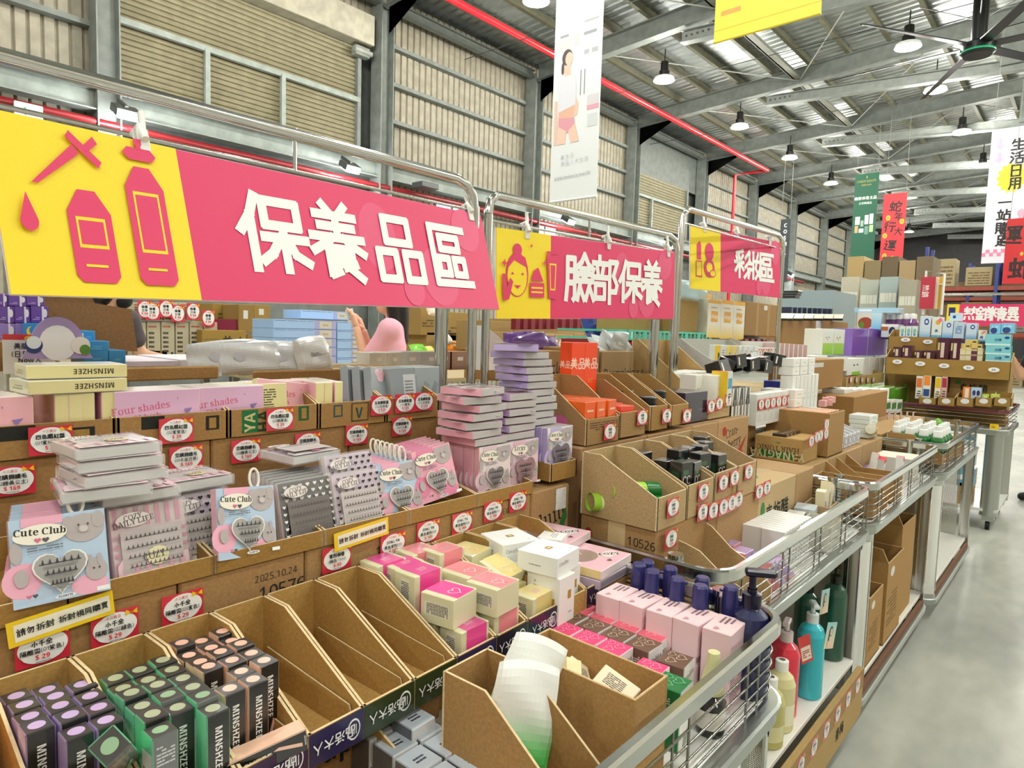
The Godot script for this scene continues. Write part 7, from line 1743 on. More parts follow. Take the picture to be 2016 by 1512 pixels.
func goods_third_trolley():
	CT("brown carton under the hair tonic carton",[.257,.152,.22,2.53,.701,-.84],"carton",z39,"b59460")
	CT("brown carton beside the hair tonic carton, third trolley",[.237,.152,.22,2.78,.701,-.84],"carton",z39,"b39260")
	CT("brown carton under the white slotted trays",[.237,.152,.22,3.02,.701,-.84],"carton",z39,"b7956a")
	CT("brown carton near the golden tube",[.237,.152,.22,3.26,.701,-.84],"carton",z39,"b39163")
	CT("brown carton at the end of the third trolley",[.117,.152,.22,3.44,.701,-.84],"carton",z39,"b59565")
	CT("kraft hair tonic carton, printed upside down, green band",[.17,.09,.175,2.535,.854,-.85],"tonic_carton","hair tonic cartons","c3a063","F l;r .12 .12 .72 .3 1f7030;t .48 .27 .04 d8cfa0 180 bold YANAGIYA;t .5 .52 .026 3a3a28 180 serif HAIR_TONIC;o 3f7a34 .42 .8 .5 .72 .58 .8 .5 .76;p .85 .1 .12 .3 2 6a5a3a")
	B("tnb",[.04,.012,.05],"tonic_box",z0,"brown topped hair tonic boxes","3a2c24","F t;p .2 .3 .6 .4 2 c8c0b0","gloss")
	R("tnb","brown topped tonic box, # across the hair tonic carton",1,[[2.475,.943,-.85,3],[2.515,.943,-.85,3],[2.555,.943,-.85,3],[2.595,.943,-.85,3]])
	K("bgb","open_carton","open box","",openbox(.2,.17,.24,"ae8850"))
	S("bgb","tall open brown carton behind the hair tonic carton",[2.77,.854,-.86])
	B("orp",[.03,.01,.2],"orange_pack","pack","orange packs in the tall carton","e2a06a","","gloss")
	R("orp","pale orange pack, # across the tall open carton",1,[[2.7,1.015,-.86,3],[2.735,1.015,-.86,3],[2.77,1.015,-.86,3],[2.805,1.015,-.86,3],[2.84,1.015,-.86,3]])
	R("tgR","# tag on the hair tonic carton",1,[[2.443,.923,-.733],[2.504,.931,-.733],[2.544,.933,-.733]])
	S("tgR","upper tag on the tall open carton",[2.609,.969,-.733])
	S("tgR","lower tag on the tall open carton",[2.61,.934,-.733])
	CT("darker brown carton before the stack of smoky boxes",[.13,.14,.2,2.45,.854,-1.06],"carton","","8f6c3e","F l;t .5 .4 .03 2a2418 0 sans 青梅;p .2 .2 .6 .4 4 4a3a20")
	B("smk",[.07,.08,.05],"smoky_box",z0,"smoky brown boxes behind the tonic carton","6a4030 6a4030 7a4c38 4a4240 5a4a44 333","","gloss")
	R("smk","smoky brown box, # of the group behind the tonic carton",1,[[2.46,.997,-1.06,-6],[2.54,.997,-1.06,2],[2.62,.997,-1.06,10],[2.46,.997,-1.11,18]])
	B("flat red pack before the smoky brown boxes",[.12,.02,.06,2.66,.995,-1,10],"red_pack","pack","","a8341c","","gloss")
	K("wsb0","slot_tray","tray","white slotted display trays",tray(.06,.18,.05,.1,"dcdde0","","F f;e .5 .5 .3 .35 8a86a4;e .5 .5 .2 .25 e9e9ee",.2,"f0f0f0",false))
	R("wsb0","white slotted tray, # along the third trolley",1,[[2.93,.856,-.76],[2.993,.856,-.76],[3.056,.856,-.76],[3.119,.856,-.76],[3.182,.856,-.76]])
	B("whs",[.09,.035,.06],"white_box",z0,z88,"eaebe6 eaebe6 e4e5e0 eaebe6 f2f3ef ddd","F f;p .3 .4 .4 .2 1 c0c0bc")
	B("whv",[.045,.15,.05],"white_box",z0,z88,"e6e7e2 e6e7e2 e0e1dc e6e7e2 f0f1ec ddd","F f;p .3 .3 .3 .4 3 d0d0cc")
	R("whv","upright white box, # in the big white stack",1,[[2.84,1,-.96,.281],[2.89,1,-.96,.529],[2.94,1,-.96,1.268],[2.99,1,-.96,-.891],[3.04,1,-.96,.607],[3.09,1,-.96,1.563],[3.14,1,-.96,1.635]])
	R("whv","upright white box, # in the lower layer of the white stack",1,[[2.84,.855,-.96,-1.254],[2.89,.855,-.96,.607],[2.94,.855,-.96,.468],[2.99,.855,-.96,.014],[3.04,.855,-.96,1.865],[3.09,.855,-.96,.113],[3.14,.855,-.96,-.219]])
	R("whs","flat white box, # at the near side of the white stack",1,[[2.75,.99,-1,4.436],[2.762,1.026,-1,1.356],[2.774,1.062,-1,-1.987],[2.786,.99,-.93,-1.907],[2.798,1.026,-.93,-.039],[2.81,1.062,-.93,-4.474],[2.822,.99,-.86,1.076]])
	R("whs","flat white box, # on top of the white stack",1,[[2.87,1.152,-.97,1.887],[2.97,1.152,-.97,-.591],[3.07,1.152,-.97,2.773],[2.87,1.188,-.97,3.424],[2.97,1.188,-.97,.445],[3.07,1.188,-.97,1.451]])
	B("mnt",[.13,.02,.09],"mint_pack",z0,"white and mint flat packs","dfe5e0 dfe5e0 d5ddd8 dfe5e0 e9eeea ccc","F f;p .1 .3 .6 .4 1 5fae88","gloss")
	R("mnt","white and mint flat pack, # from the bottom of its pile",1,[[3.42,.857,-.8,-3.062],[3.42,.878,-.8,-3.552],[3.42,.899,-.8,3.84],[3.42,.92,-.8,-1.724],[3.42,.941,-.8,-2.293]])
	botk("gtb","golden_tube","tube","",[Vector2(0,0),Vector2(.024,0),Vector2(.025,.004),Vector2(.025,.12),Vector2(.02,.13)],"b4a35a",[Vector2(.021,.128),Vector2(.022,.15),Vector2(0,.152)],"d8d8c8")
	S("gtb","golden tube lying on the cartons of the third trolley",[3.46,.88,-.77,10,0,80])
	B("pnk",[.035,.03,.03],"pink_block",z0,"small pink blocks","e3a9a6")
	R("pnk","small pink block, # in the nook behind the white stack",1,[[3.3,.99,-.95],[3.34,1.002,-.95,20],[3.38,.99,-.95,40],[3.42,1.002,-.95,60]])
	var wf = pr(); wf.slab(PackedVector2Array([Vector2(0,0),Vector2(.26,0),Vector2(.26,.05),Vector2(.2,.06),Vector2(.12,.1),Vector2(.05,.15),Vector2(0,.155)]),Vector3.ZERO,Vector3.BACK,Vector3.UP,.004,C("b58d55"),C("e8d4a8"))
	K("cwf","cardboard_flap","cardboard flap","cut cardboard sides in the third basket",part("panel",wf,M.card))
	S("cwf","curved cardboard side nearest the chrome rail",[2.62,.701,-.78,4])
	S("cwf","curved cardboard side in the middle of the third basket",[2.76,.701,-.785,2])
	S("cwf","curved cardboard side before the purple bags",[2.9,.701,-.79,-2])
	K("cwb","open_carton","open box","",openbox(.13,.1,.24,"b28b54"))
	S("cwb","empty brown carton in the third basket",[2.83,.701,-.645])
	K("crn","open_carton","open box","",openbox(.1,.12,.2,"b08a55","F f;p .1 .2 .6 .5 4 8a6a40"))
	S("crn","brown carton pressed against the wire front of the third trolley",[2.51,.702,-.625])
	B("rtb",[.028,.11,.028],"red_white_box",z0,"white boxes with red ends","eceeee eceeee e6e8e8 eceeee d83a44","F f;r 0 .82 1 .18 d83a44;p .2 .3 .6 .35 4 9aa0a8")
	S("rtb","white box with a red top standing in the third basket",[2.99,.74,-.66,10,8,-6])
	S("rtb","white box with red ends nearest the wire front",[3.12,.72,-.58,4,0,2])
	S("rtb","white box with red end leaning over the purple bag",[3.04,.73,-.64,0,10,22])
	packk("vbg","violet_bag","bag","violet bags in the third basket",.1,.08,.05,"5a2c98","F f;r .1 .7 .8 .15 d8d070","gloss")
	S("vbg","violet bag beside the leaning white box",[3.02,.705,-.66,-10,-20])
	S("vbg","violet bag under the red ended boxes",[3.1,.705,-.67,8,-30])
	B("wsk",[.02,.12,.14],"white_sheet_pack","pack","stack of white sheet packs leaning","d9d6c8")
	R("wsk","cream sheet pack, # of the leaning stack in the third basket",1,[[3.24,.703,-.62,4,0,22],[3.262,.703,-.62,4,0,22],[3.284,.703,-.62,4,0,22],[3.306,.703,-.62,4,0,22],[3.328,.703,-.62,4,0,22],[3.35,.703,-.62,4,0,22]])
	K("lo0","open_carton","open box",z65,openbox(.2,.25,.24,"b28a4e",z59,.07,""))
	S("lo0","smaller open carton at the front of the lower shelf",[2.63,.152,-.65])
	K("lo1","open_carton","open box",z65,openbox(.27,.32,.24,"b28a4e",z59,.07,""))
	S("lo1","large open carton with a round label on the lower shelf",[2.9,.152,-.645])
	K("lo2","open_carton","open box",z65,openbox(.26,.4,.24,"b28a4e","",.07,""))
	S("lo2","tall open carton behind the large one",[3.19,.152,-.66])

func goods_fourth_trolley():
	CT("brown carton nearest end of the fourth trolley",[.33,.15,.2,3.785,.701,-.86],"carton",z69,"b08c58")
	CT("middle brown carton of the fourth trolley",[.348,.15,.2,4.126,.701,-.86],"carton",z69,"b08c58")
	CT("brown carton at the far end of the fourth trolley",[.398,.15,.2,4.501,.701,-.86],"carton",z69,"b08c58")
	T("kraft tray holding green bottles with white caps",[.34,.24,.05,.13,.45,0,3.8,.735,-.5],z56,"b38b52","","","e6cfa2")
	T("kraft tray beside the green bottles, with lime packs",[.3,.22,.05,.12,.4,0,4.16,.72,-.5],z56,"b38b52","","","e6cfa2")
	botk("wgb","green_bottle","bottle","green bottles with white caps",[Vector2(0,0),Vector2(.026,0),Vector2(.028,.004),Vector2(.028,.1),Vector2(.022,.115),Vector2(.016,.12)],"14702a",[Vector2(.02,.115),Vector2(.021,.12),Vector2(.018,.145),Vector2(.014,.148),Vector2(.013,.17),Vector2(0,.172)],"eef0ee")
	R("wgb","white capped green bottle, # in the front row of its tray",1,[[3.68,.742,-.535],[3.755,.742,-.535],[3.83,.742,-.535],[3.905,.742,-.535]])
	R("wgb","white capped green bottle, # in the second row of its tray",1,[[3.69,.742,-.595],[3.765,.742,-.595],[3.84,.742,-.595],[3.915,.742,-.595]])
	R("wgb","white capped green bottle, # in the third row of its tray",1,[[3.7,.742,-.655],[3.775,.742,-.655],[3.85,.742,-.655],[3.925,.742,-.655]])
	R("wgb","white capped green bottle, # in the back row of its tray",1,[[3.71,.742,-.715],[3.785,.742,-.715],[3.86,.742,-.715],[3.935,.742,-.715]])
	packk("lim","lime_pack","pouch","lime green pouches",.11,.16,.04,"74c22c","F f;r .3 .5 .4 .2 e8e04a","gloss")
	R("lim","lime green pouch, # in the tray beside the green bottles",1,[[4.06,.74,-.56,20,-6,6],[4.14,.74,-.58,20,-6,-8],[4.22,.74,-.6,20,-6,-14]])
	CT("brown slanted carton with a small label behind the white stack",[.638,.16,.2,3.853,1.039,-1.2],"carton","","a3793f","F f;r .1 .75 .3 .15 d8d8d0")
	B("first pack of white sheets under the cat faced boxes",[.325,.09,.15,4.382,1.117,-1.375],"white_sheet_box",z0,"white sheet packs","e2e4e0","F f;p .1 .2 .8 .6 4 c8ccc8")
	B("second pack of white sheets under the cat faced boxes",[.445,.096,.15,4.791,1.094,-1.375],"white_sheet_box",z0,"white sheet packs","e2e4e0","F f;p .1 .2 .8 .6 4 c8ccc8")
	B("white and green box with a dotted face, first of two",[.222,.169,.12,4.713,1.209,-1.41],"cat_face_box",z0,"white and green face boxes","e6e9e2",z20,"gloss")
	B("white and green box with a dotted face, second of two",[.254,.176,.12,4.962,1.207,-1.41],"cat_face_box",z0,"white and green face boxes","e6e9e2",z20,"gloss")
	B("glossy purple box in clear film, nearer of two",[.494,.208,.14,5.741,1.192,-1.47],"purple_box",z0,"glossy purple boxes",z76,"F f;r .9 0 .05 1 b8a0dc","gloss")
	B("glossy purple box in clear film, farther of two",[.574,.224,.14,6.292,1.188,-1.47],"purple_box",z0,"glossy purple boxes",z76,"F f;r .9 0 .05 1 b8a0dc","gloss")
	B("white box with two dots under the purple boxes, nearest",[.433,.119,.15,5.234,1.06,-1.375],z77,z0,z32,"e4e6e2","F f;e .4 .6 .05 .05 333333;e .6 .62 .05 .05 333333;r .3 0 .5 .2 8cc83a")
	B("white film wrapped box, first in the line under the purple boxes",[.133,.14,.15,5.531,1.043,-1.375],z77,z0,z32,"dcdedc","","gloss")
	B("white film wrapped box, second in the line under the purple boxes",[.14,.143,.15,5.683,1.039,-1.375],z77,z0,z32,"dcdedc","","gloss")
	B("white film wrapped box, third in the line under the purple boxes",[.146,.146,.15,5.841,1.034,-1.375],z77,z0,z32,"dcdedc","","gloss")
	B("white film wrapped box, fourth in the line under the purple boxes",[.153,.15,.15,6.008,1.029,-1.375],z77,z0,z32,"dcdedc","","gloss")
	T("kraft tray with six tags above the green pouches",[1.011,.15,.073,.1,.3,0,5.236,.994,-1.22],z56,"a5874f","","","e6cfa2")
	R("tgR","tag, # along the kraft tray under the purple boxes",1,[[4.787,1.025,-1.212],[4.925,1.02,-1.212],[5.069,1.015,-1.212],[5.22,1.01,-1.212],[5.379,1.004,-1.212]])
	B("white flat pack, first in the row behind the slotted cartons",[.168,.071,.12,4.115,.957,-1.11],z78,z0,z25,"e3e4e0",z43)
	B("white flat pack, second in the row behind the slotted cartons",[.181,.074,.12,4.312,.945,-1.11],z78,z0,z25,"e3e4e0",z43)
	B("white flat pack, third in the row behind the slotted cartons",[.196,.077,.12,4.524,.932,-1.11],z78,z0,z25,"e3e4e0",z43)
	B("white flat pack, fourth in the row behind the slotted cartons",[.213,.081,.12,4.754,.919,-1.11],z78,z0,z25,"e3e4e0",z43)
	B("white flat pack, fifth in the row behind the slotted cartons",[.232,.084,.12,5.005,.904,-1.11],z78,z0,z25,"e3e4e0",z43)
	CT("brown slanted carton end beyond the pink blocks",[.756,.192,.2,4.218,.813,-1.05],"carton","","a57c44")
	B("leaf green box, first of three beyond the white packs",[.341,.114,.1,5.037,.89,-1.15],"green_box",z0,z100,"5aa828",z41,"gloss")
	B("leaf green box, second of three beyond the white packs",[.301,.113,.1,5.375,.869,-1.15],"green_box",z0,z100,"5aa828",z41,"gloss")
	B("leaf green box, third of three beyond the white packs",[.43,.12,.1,5.774,.845,-1.15],"green_box",z0,z100,"5aa828",z41,"gloss")
	packk("lm2","lime_bag","bag","",.26,.2,.06,"8fdc3c","","gloss")
	S("lm2","bright lime bag standing beside the leaf green boxes",[6.101,.793,-1.1,-10])
	B("white box with green label, first by the brown flap",[.142,.081,.06,4.789,.85,-1.01],z101,z0,z70,"e6e8e4",z79,"gloss")
	B("white box with green label, second by the brown flap",[.15,.083,.06,4.95,.838,-1.01],z101,z0,z70,"e6e8e4",z79,"gloss")
	B("white box with green label, third by the brown flap",[.159,.086,.06,5.119,.826,-1.01],z101,z0,z70,"e6e8e4",z79,"gloss")
	R("tgR","tag, # over the green bottle tray",1,[[3.913,.897,-.796],[4.057,.886,-.796],[4.209,.875,-.796],[4.372,.862,-.796],[4.546,.849,-.796]])

func goods_end_table():
	var et = Node3D.new(); meta(et,"end table trolley with smooth steel posts across the end of the row","trolley"); et.position = Vector3(6.05,0,-.87)
	var q := pr(); q.band(rrect(-.4,.4,-.55,.45,.845,.06),.028,.016,C("9c6a72"),true); part("top_rail",q,M.chrome,et)
	q = pr()
	for y in [.73,.76,.79,.815]: q.tube(rrect(-.396,.396,-.546,.446,y,.055),.0028,6,C("a9aaa6"),true)
	part("wire_side",q,M.chrome,et); q = pr(); q.band(rrect(-.4,.4,-.55,.45,.7,.06),.04,.02,C("b4bab6"),true); part("deck_frame",q,M.steel,et)
	q = pr(); q.box(Vector3(0,.695,-.05),Vector3(.77,.014,.97),C("e4e6e2")); part("deck_board",q,M.plastic,et); q = pr(); q.box(Vector3(0,.13,-.05),Vector3(.77,.02,.97),C("dcdcd6")); part("lower_board",q,M.plastic,et)
	for c in [[-.34,.38],[-.34,-.48],[.34,.38],[.34,-.48]]: q = pr(); q.tube([Vector3(c[0],.1,c[1]),Vector3(c[0],.69,c[1])],.055,18,C("b9bcb8")); part("corner_post",q,M.steel,et); q = pr(); q.box(Vector3(c[0],.065,c[1]),Vector3(.09,.035,.07),C("b9bcb8")); part("caster_fork",q,M.steel,et); q = pr(); q.xf = Transform3D(Basis(Vector3.RIGHT,PI/2),Vector3(c[0] - .01,.033,c[1])); q.lathe(PackedVector2Array([Vector2(0,-.014),Vector2(.033,-.012),Vector2(.033,.012),Vector2(0,.014)]),16,C("141414")); part("wheel",q,M.rubber,et)
	top(et,"end_trolley")
	B("yellow price card on the end table rail",[.05,.04,.002,5.645,.717,-.495,-90],"yellow_tag","price tag","","f3c81a","F f;t .4 .5 .02 333333 0 bold 65","gloss")
	B("blue tissue pack on the upper level under the end table",[.097,.088,.2,5.8,.56,-.662,-90],"tissue_pack","pack",z67,"5aa6cc",z89,"gloss")
	B("blue tissue pack on the middle level under the end table",[.097,.128,.2,5.8,.421,-.653,-90],"tissue_pack","pack",z67,"5aa6cc",z89,"gloss")
	B("blue tissue pack on the lower level under the end table",[.097,.121,.2,5.8,.281,-.643,-90],"tissue_pack","pack",z67,"5aa6cc",z89,"gloss")
	CT("brown carton on the lowest shelf of the end table",[.085,.184,.2,5.8,.125,-.641,-90],"carton","","a98650","F f;e .5 .6 .3 .1 8a6a3a;e .5 .3 .25 .1 4a3a20")
	CT("brown carton with plum vinegar characters on the end table",[.353,.213,.3,5.97,.859,-.625,-90],"carton",z80,"a5834e","F f;t .42 .62 .055 2a2a1c 0 sans 青梅醋;e .15 .78 .06 .08 4a8a3a;o 4a9a3a .4 .28 .75 .5 .92 .58 .7 .4;e .62 .36 .08 .1 5aa040")
	CT("brown carton with a faded pink plum beside the vinegar carton",[.176,.222,.3,5.97,.832,-.895,-90],"carton",z80,"a27f4b","F f;e .75 .5 .2 .25 b8646a")
	T("long brown tray with oval tags, middle step of the end table",[.777,.2,.126,.189,.3,0,5.72,1.064,-.826,-90],z95,"a98542","","","e6cfa2")
	CT("brown carton step under the top trays of the end table",[.804,.544,.25,6.125,.71,-.867,-90],"carton",z80,"a17d40")
	T("brown tray with two oval tags, top step of the end table",[.337,.2,.115,.173,.3,0,5.98,1.237,-1.092,-90],z95,"a88440","","","e6cfa2")
	T("low brown tray, first along the basket of the end table",[.112,.14,.064,.095,.3,0,5.66,.841,-.908,-90],z33,"a5813f","",z45,"e6cfa2")
	T("low brown tray, second along the basket of the end table",[.108,.14,.063,.094,.3,0,5.66,.852,-.791,-90],z33,"a5813f","",z45,"e6cfa2")
	T("low brown tray, third along the basket of the end table",[.105,.14,.062,.092,.3,0,5.66,.863,-.678,-90],z33,"a5813f","",z45,"e6cfa2")
	T("low brown tray, fourth along the basket of the end table",[.102,.14,.061,.091,.3,0,5.66,.874,-.569,-90],z33,"a5813f","",z45,"e6cfa2")
	T("low brown tray, fifth along the basket of the end table",[.099,.14,.06,.09,.3,0,5.66,.884,-.463,-90],z33,"a5813f","",z45,"e6cfa2")
	var ov = pr(); ov.frame(Vector3(-.033,0,0),Vector3(.066,0,0),Vector3(0,.034,0)); ov.el(.5,.5,.5,.5,C("f0f0f2"),22); txt(ov,"品色",.5,.5,.012,C("5a5a8a"),0,"sans",.12)
	K("ovt","oval_tag","price tag","white oval tags on the end table",part("card",ov,M.gloss))
	R("ovt","# oval tag on the middle tray of the end table",1,[[5.709,1.141,-1.131,-90],[5.709,1.134,-.98,-90],[5.709,1.127,-.828,-90],[5.709,1.121,-.679,-90],[5.709,1.115,-.531,-90]])
	R("ovt","# oval tag on the top tray of the end table",1,[[5.969,1.31,-1.137,-90],[5.969,1.299,-.985,-90]])
	B("maroon box with a cream stripe, near the pale carton end",[.059,.086,.1,5.83,1.184,-1.15,-90],"maroon_box",z0,z29,"4a1230",z15,"gloss")
	B("maroon box, second on the middle step",[.064,.101,.1,5.83,1.183,-1.085,-90],"maroon_box",z0,z29,"4a1230",z15,"gloss")
	B("shorter maroon box, third on the middle step",[.053,.069,.1,5.83,1.179,-1.008,-90],"maroon_box",z0,z29,"4a1230",z15,"gloss")
	B("shorter maroon box, fourth on the middle step",[.072,.076,.1,5.83,1.175,-.939,-90],"maroon_box",z0,z29,"4a1230",z15,"gloss")
	B("tall maroon box before the blue pack line",[.073,.184,.1,5.83,1.165,-.853,-90],"maroon_box",z0,z29,"4a1230",z15,"gloss")
	B("tall maroon box beside the cream boxes",[.062,.182,.1,5.83,1.165,-.776,-90],"maroon_box",z0,z29,"4a1230",z15,"gloss")
	B("cream box with fine lines, first on the middle step of the end table",[.034,.118,.08,5.82,1.156,-.731,-90],"cream_box",z0,z50,"e3d8b4",z31,"gloss")
	B("cream box with fine lines, second on the middle step of the end table",[.034,.118,.08,5.82,1.158,-.696,-90],"cream_box",z0,z50,"e3d8b4",z31,"gloss")
	B("cream box with fine lines, third on the middle step of the end table",[.033,.117,.08,5.82,1.16,-.661,-90],"cream_box",z0,z50,"5a2246",z31,"gloss")
	B("cream box with fine lines, fourth on the middle step of the end table",[.033,.116,.08,5.82,1.162,-.626,-90],"cream_box",z0,z50,"e3d8b4",z31,"gloss")
	B("yellow flat box, first on top of the cream boxes",[.071,.037,.08,5.83,1.275,-.722,-90],"flat_box",z0,z68,"d8c070",z81,"gloss")
	B("yellow flat box, second on top of the cream boxes",[.066,.036,.08,5.83,1.274,-.651,-90],"flat_box",z0,z68,"d8c070",z81,"gloss")
	B("yellow flat box, third on top of the cream boxes",[.076,.033,.08,5.83,1.309,-.685,-90],"flat_box",z0,z68,"d8c070",z81,"gloss")
	B("topmost teal pack of the pile at the end table corner",[.145,.078,.12,5.82,1.304,-.527,-90],"teal_pack","pack",z73,"7ccdd6",z23,"gloss")
	B("middle teal pack of the pile at the end table corner",[.145,.064,.12,5.82,1.24,-.522,-90],"teal_pack","pack",z73,"7ccdd6",z23,"gloss")
	B("lowest teal pack of the pile at the end table corner",[.145,.05,.12,5.82,1.19,-.518,-90],"teal_pack","pack",z73,"7ccdd6",z23,"gloss")
	B("small blue white box, first under the teal packs",[.044,.058,.1,5.81,1.129,-.577,-90],"blue_box",z0,z61,"b9d4ea",z74,"gloss")
	B("small blue white box, second under the teal packs",[.044,.057,.1,5.81,1.132,-.527,-90],"blue_box",z0,z61,"b9d4ea",z74,"gloss")
	B("small blue white box, third under the teal packs",[.043,.057,.1,5.81,1.135,-.478,-90],"blue_box",z0,z61,"b9d4ea",z74,"gloss")
	B("tall blue and white box with a dark oval, first on the top step",[.072,.182,.1,6.07,1.335,-1.019,-90],"paste_box",z0,z62,"d4e4f0",z13,"gloss")
	B("tall blue and white box with a dark oval, second on the top step",[.069,.128,.1,6.07,1.351,-.87,-90],"paste_box",z0,z62,"cfe2f0",z13,"gloss")
	B("tall blue and white box with a dark oval, third on the top step",[.066,.122,.1,6.07,1.344,-.718,-90],"paste_box",z0,z62,"cbe0f0",z13,"gloss")
	B("white box with orange flowers, first on the top step",[.067,.165,.1,6.07,1.345,-.942,-90],"flower_box",z0,z86,"e4ece4",z27,"gloss")
	B("white box with orange flowers, second on the top step",[.044,.083,.1,6.07,1.331,-.651,-90],"flower_box",z0,z86,"e4ece4",z27,"gloss")
	B("pale blue box between the tall boxes of the top step",[.068,.123,.1,6.07,1.349,-.798,-90],"pale_box",z0,"","bfd8ea","F f;p .2 .3 .6 .5 5 4a6ab0","gloss")
	B("small pale blue box perched above the tall blue boxes",[.072,.062,.1,6.11,1.481,-.831,-90],"pale_box",z0,"","c4dcee","F f;e .4 .5 .15 .2 2a4a9a","gloss")
	B("small white and mint box, first at the start of the top step",[.039,.097,.1,6.07,1.338,-1.173,-90],"mint_box",z0,z57,"dcebe6",z42,"gloss")
	B("small white and mint box, second at the start of the top step",[.039,.096,.1,6.07,1.34,-1.13,-90],"mint_box",z0,z57,"dcebe6",z42,"gloss")
	B("small white and mint box, third at the start of the top step",[.038,.096,.1,6.07,1.341,-1.088,-90],"mint_box",z0,z57,"dcebe6",z42,"gloss")
	B("sky blue pack, first above the teal pile",[.065,.073,.12,5.91,1.387,-.558,-90],"blue_pack","pack",z93,"7cc0e4",z66,"gloss")
	B("sky blue pack, second above the teal pile",[.078,.072,.12,5.91,1.392,-.484,-90],"blue_pack","pack",z93,"7cc0e4",z66,"gloss")
	B("flat maroon and white box lying over the low packs",[.195,.061,.1,5.79,1.069,-.946,-90],"wide_pack","pack","","4a1a3a","F f;r 0 .75 1 .25 ece4d0;r .4 .2 .12 .6 e0d8d8;r .85 .1 .1 .6 e0e0e0","gloss")
	B("white pack with orange print leaning at the near end",[.043,.171,.03,5.735,.888,-.977,-90],"bright_pack","pack",z36,"e8e4dc","F f;r .1 .5 .8 .4 e0742a;p .2 .1 .6 .3 3 333333","gloss")
	B("white pack with orange and blue print leaning second",[.049,.178,.03,5.735,.893,-.928,-90],"bright_pack","pack",z36,"ece8e0","F f;r .1 .55 .8 .4 f08a2a;r .1 .1 .8 .3 2a4a90","gloss")
	B("white pack with yellow print leaning third",[.038,.165,.03,5.735,.895,-.858,-90],"bright_pack","pack",z36,"ece6d0","F f;r .1 .5 .8 .45 e8b820;p .2 .1 .6 .3 3 333333","gloss")
	B("pinkish pack with red print leaning fourth",[.035,.171,.03,5.735,.899,-.819,-90],"bright_pack","pack",z36,"e0b0b0","F f;r .1 .5 .8 .4 a83040;p .2 .1 .6 .3 3 333333","gloss")
	B("slim orange box standing in the end table basket",[.045,.095,.05,5.725,.905,-.678,-90],"orange_box",z0,"","ec8a3a","F f;r .3 .1 .5 .8 f0e0d0","gloss")
	B("pale blue pack with two dark ovals in the end table basket",[.062,.098,.05,5.725,.903,-.621,-90],"oval_pack","pack","","b4cce8","F f;e .3 .6 .16 .2 2a3a70;e .7 .6 .16 .2 1a2a60","gloss")
	B("lime yellow box, first in the end table basket",[.041,.057,.06,5.73,.901,-.565,-90],"lime_box",z0,z90,"c4d85a","F f;e .5 .5 .3 .3 e8efb0","gloss")
	B("lime yellow box, second in the end table basket",[.052,.057,.06,5.73,.906,-.51,-90],"lime_box",z0,z90,"c4d85a","F f;e .5 .5 .3 .3 e8efb0","gloss")
	botk("vio","violet_bottle","bottle","violet bottles with white caps",[Vector2(0,0),Vector2(.045,0),Vector2(.048,.006),Vector2(.048,.14),Vector2(.03,.17),Vector2(.02,.175)],"6f3f78",[Vector2(.03,.172),Vector2(.032,.18),Vector2(.03,.215),Vector2(0,.22)],"f0f0f0")
	R("vio","violet bottle with a white cap, # in the line behind the mint boxes",1,[[6.5,1.329,-1.397],[6.5,1.33,-1.346],[6.5,1.332,-1.295],[6.5,1.333,-1.245],[6.5,1.335,-1.196]])
	B("large white and brown pack beyond the purple boxes",[.19,.148,.2,6.4,1.403,-1.486,-90],"wash_pack","pack","","d8d4d0","F f;e .35 .4 .3 .35 9a4a34;e .2 .3 .12 .2 6a8a3a;g .6 0 .4 1 6ab8dc c8e4ee","gloss")
	B("pale box with a blue oval beside the large pack",[.124,.109,.2,6.3,1.345,-1.302,-90],"wash_box",z0,"","c8d8e2","F f;e .65 .45 .2 .35 1a2a5a;r 0 .8 1 .2 f0f0f0;r 0 .5 .4 .3 b8643a","gloss")
	B("flat pale blue pack lying on the large white pack",[.346,.043,.2,6.45,1.553,-1.447,-90],"flat_pack","pack","","a9cfe6","F f;r .1 .3 .3 .4 e8f0f4","gloss")
	var hs = Node3D.new(); meta(hs,"pink sign with four white characters at the end table","sign")
	hs.position = Vector3(7.6,1.482,-.734); q = pr(); q.xf = Transform3D(Basis(Vector3.UP,-PI/2),Vector3.ZERO); q.box(Vector3.ZERO,Vector3(.762,.206,.008),C("e0386c")); q.face("f"); q.rc(0,0,.13,1,C("f3dc3a")); q.rc(.02,.45,.07,.4,C("1e2a6a")); q.rc(.05,.3,.03,.3,C("1e2a6a"))
	for i in 4: txt(q,"熱銷精選"[i],.265+.13*i,.55,q.H*.62,C("f6f6f6"),0,"bold",.13)
	part("board",q,M.paper,hs)
	q = pr(); q.tube([Vector3(0,.3,-.6),Vector3(0,.3,.7)],.012,8,C("d8d9d6")); part("rod",q,M.chrome,hs); q = pr(); q.tube([Vector3(.02,-1.6,-.45),Vector3(.02,.3,-.45)],.012,8,C("d8d9d6")); part("post",q,M.chrome,hs); top(hs,"end_sign")
	var wr = Node3D.new(); meta(wr,"white wire rack with red cards above the end table","sign rack"); wr.position = Vector3(6.6,1.1,0)
	q = pr(); q.tube([Vector3(0,.447,-1.14),Vector3(0,.82,-1.14),Vector3(0,.79,-1.007),Vector3(0,.447,-1.007)],.01,8,C("e8e8e6")); q.tube([Vector3(0,.72,-1.14),Vector3(0,.7,-1.007)],.006,6,C("e8e8e6")); part("frame",q,M.plastic,wr)
	for i in 3: q = pr(); q.box(Vector3(.02 - .03*i,.497,-1.073 - .02*i),Vector3(.004,.269,.106),C(["b83044","e8d8c0","e0b840"][2 - i])); q.face("l"); txt(q,"熱銷",.35,.55,.05,C("f0e0e0"),-90,"sans",.1); part("card",q,M.paper,wr)
	top(wr,"wire_sign_rack")

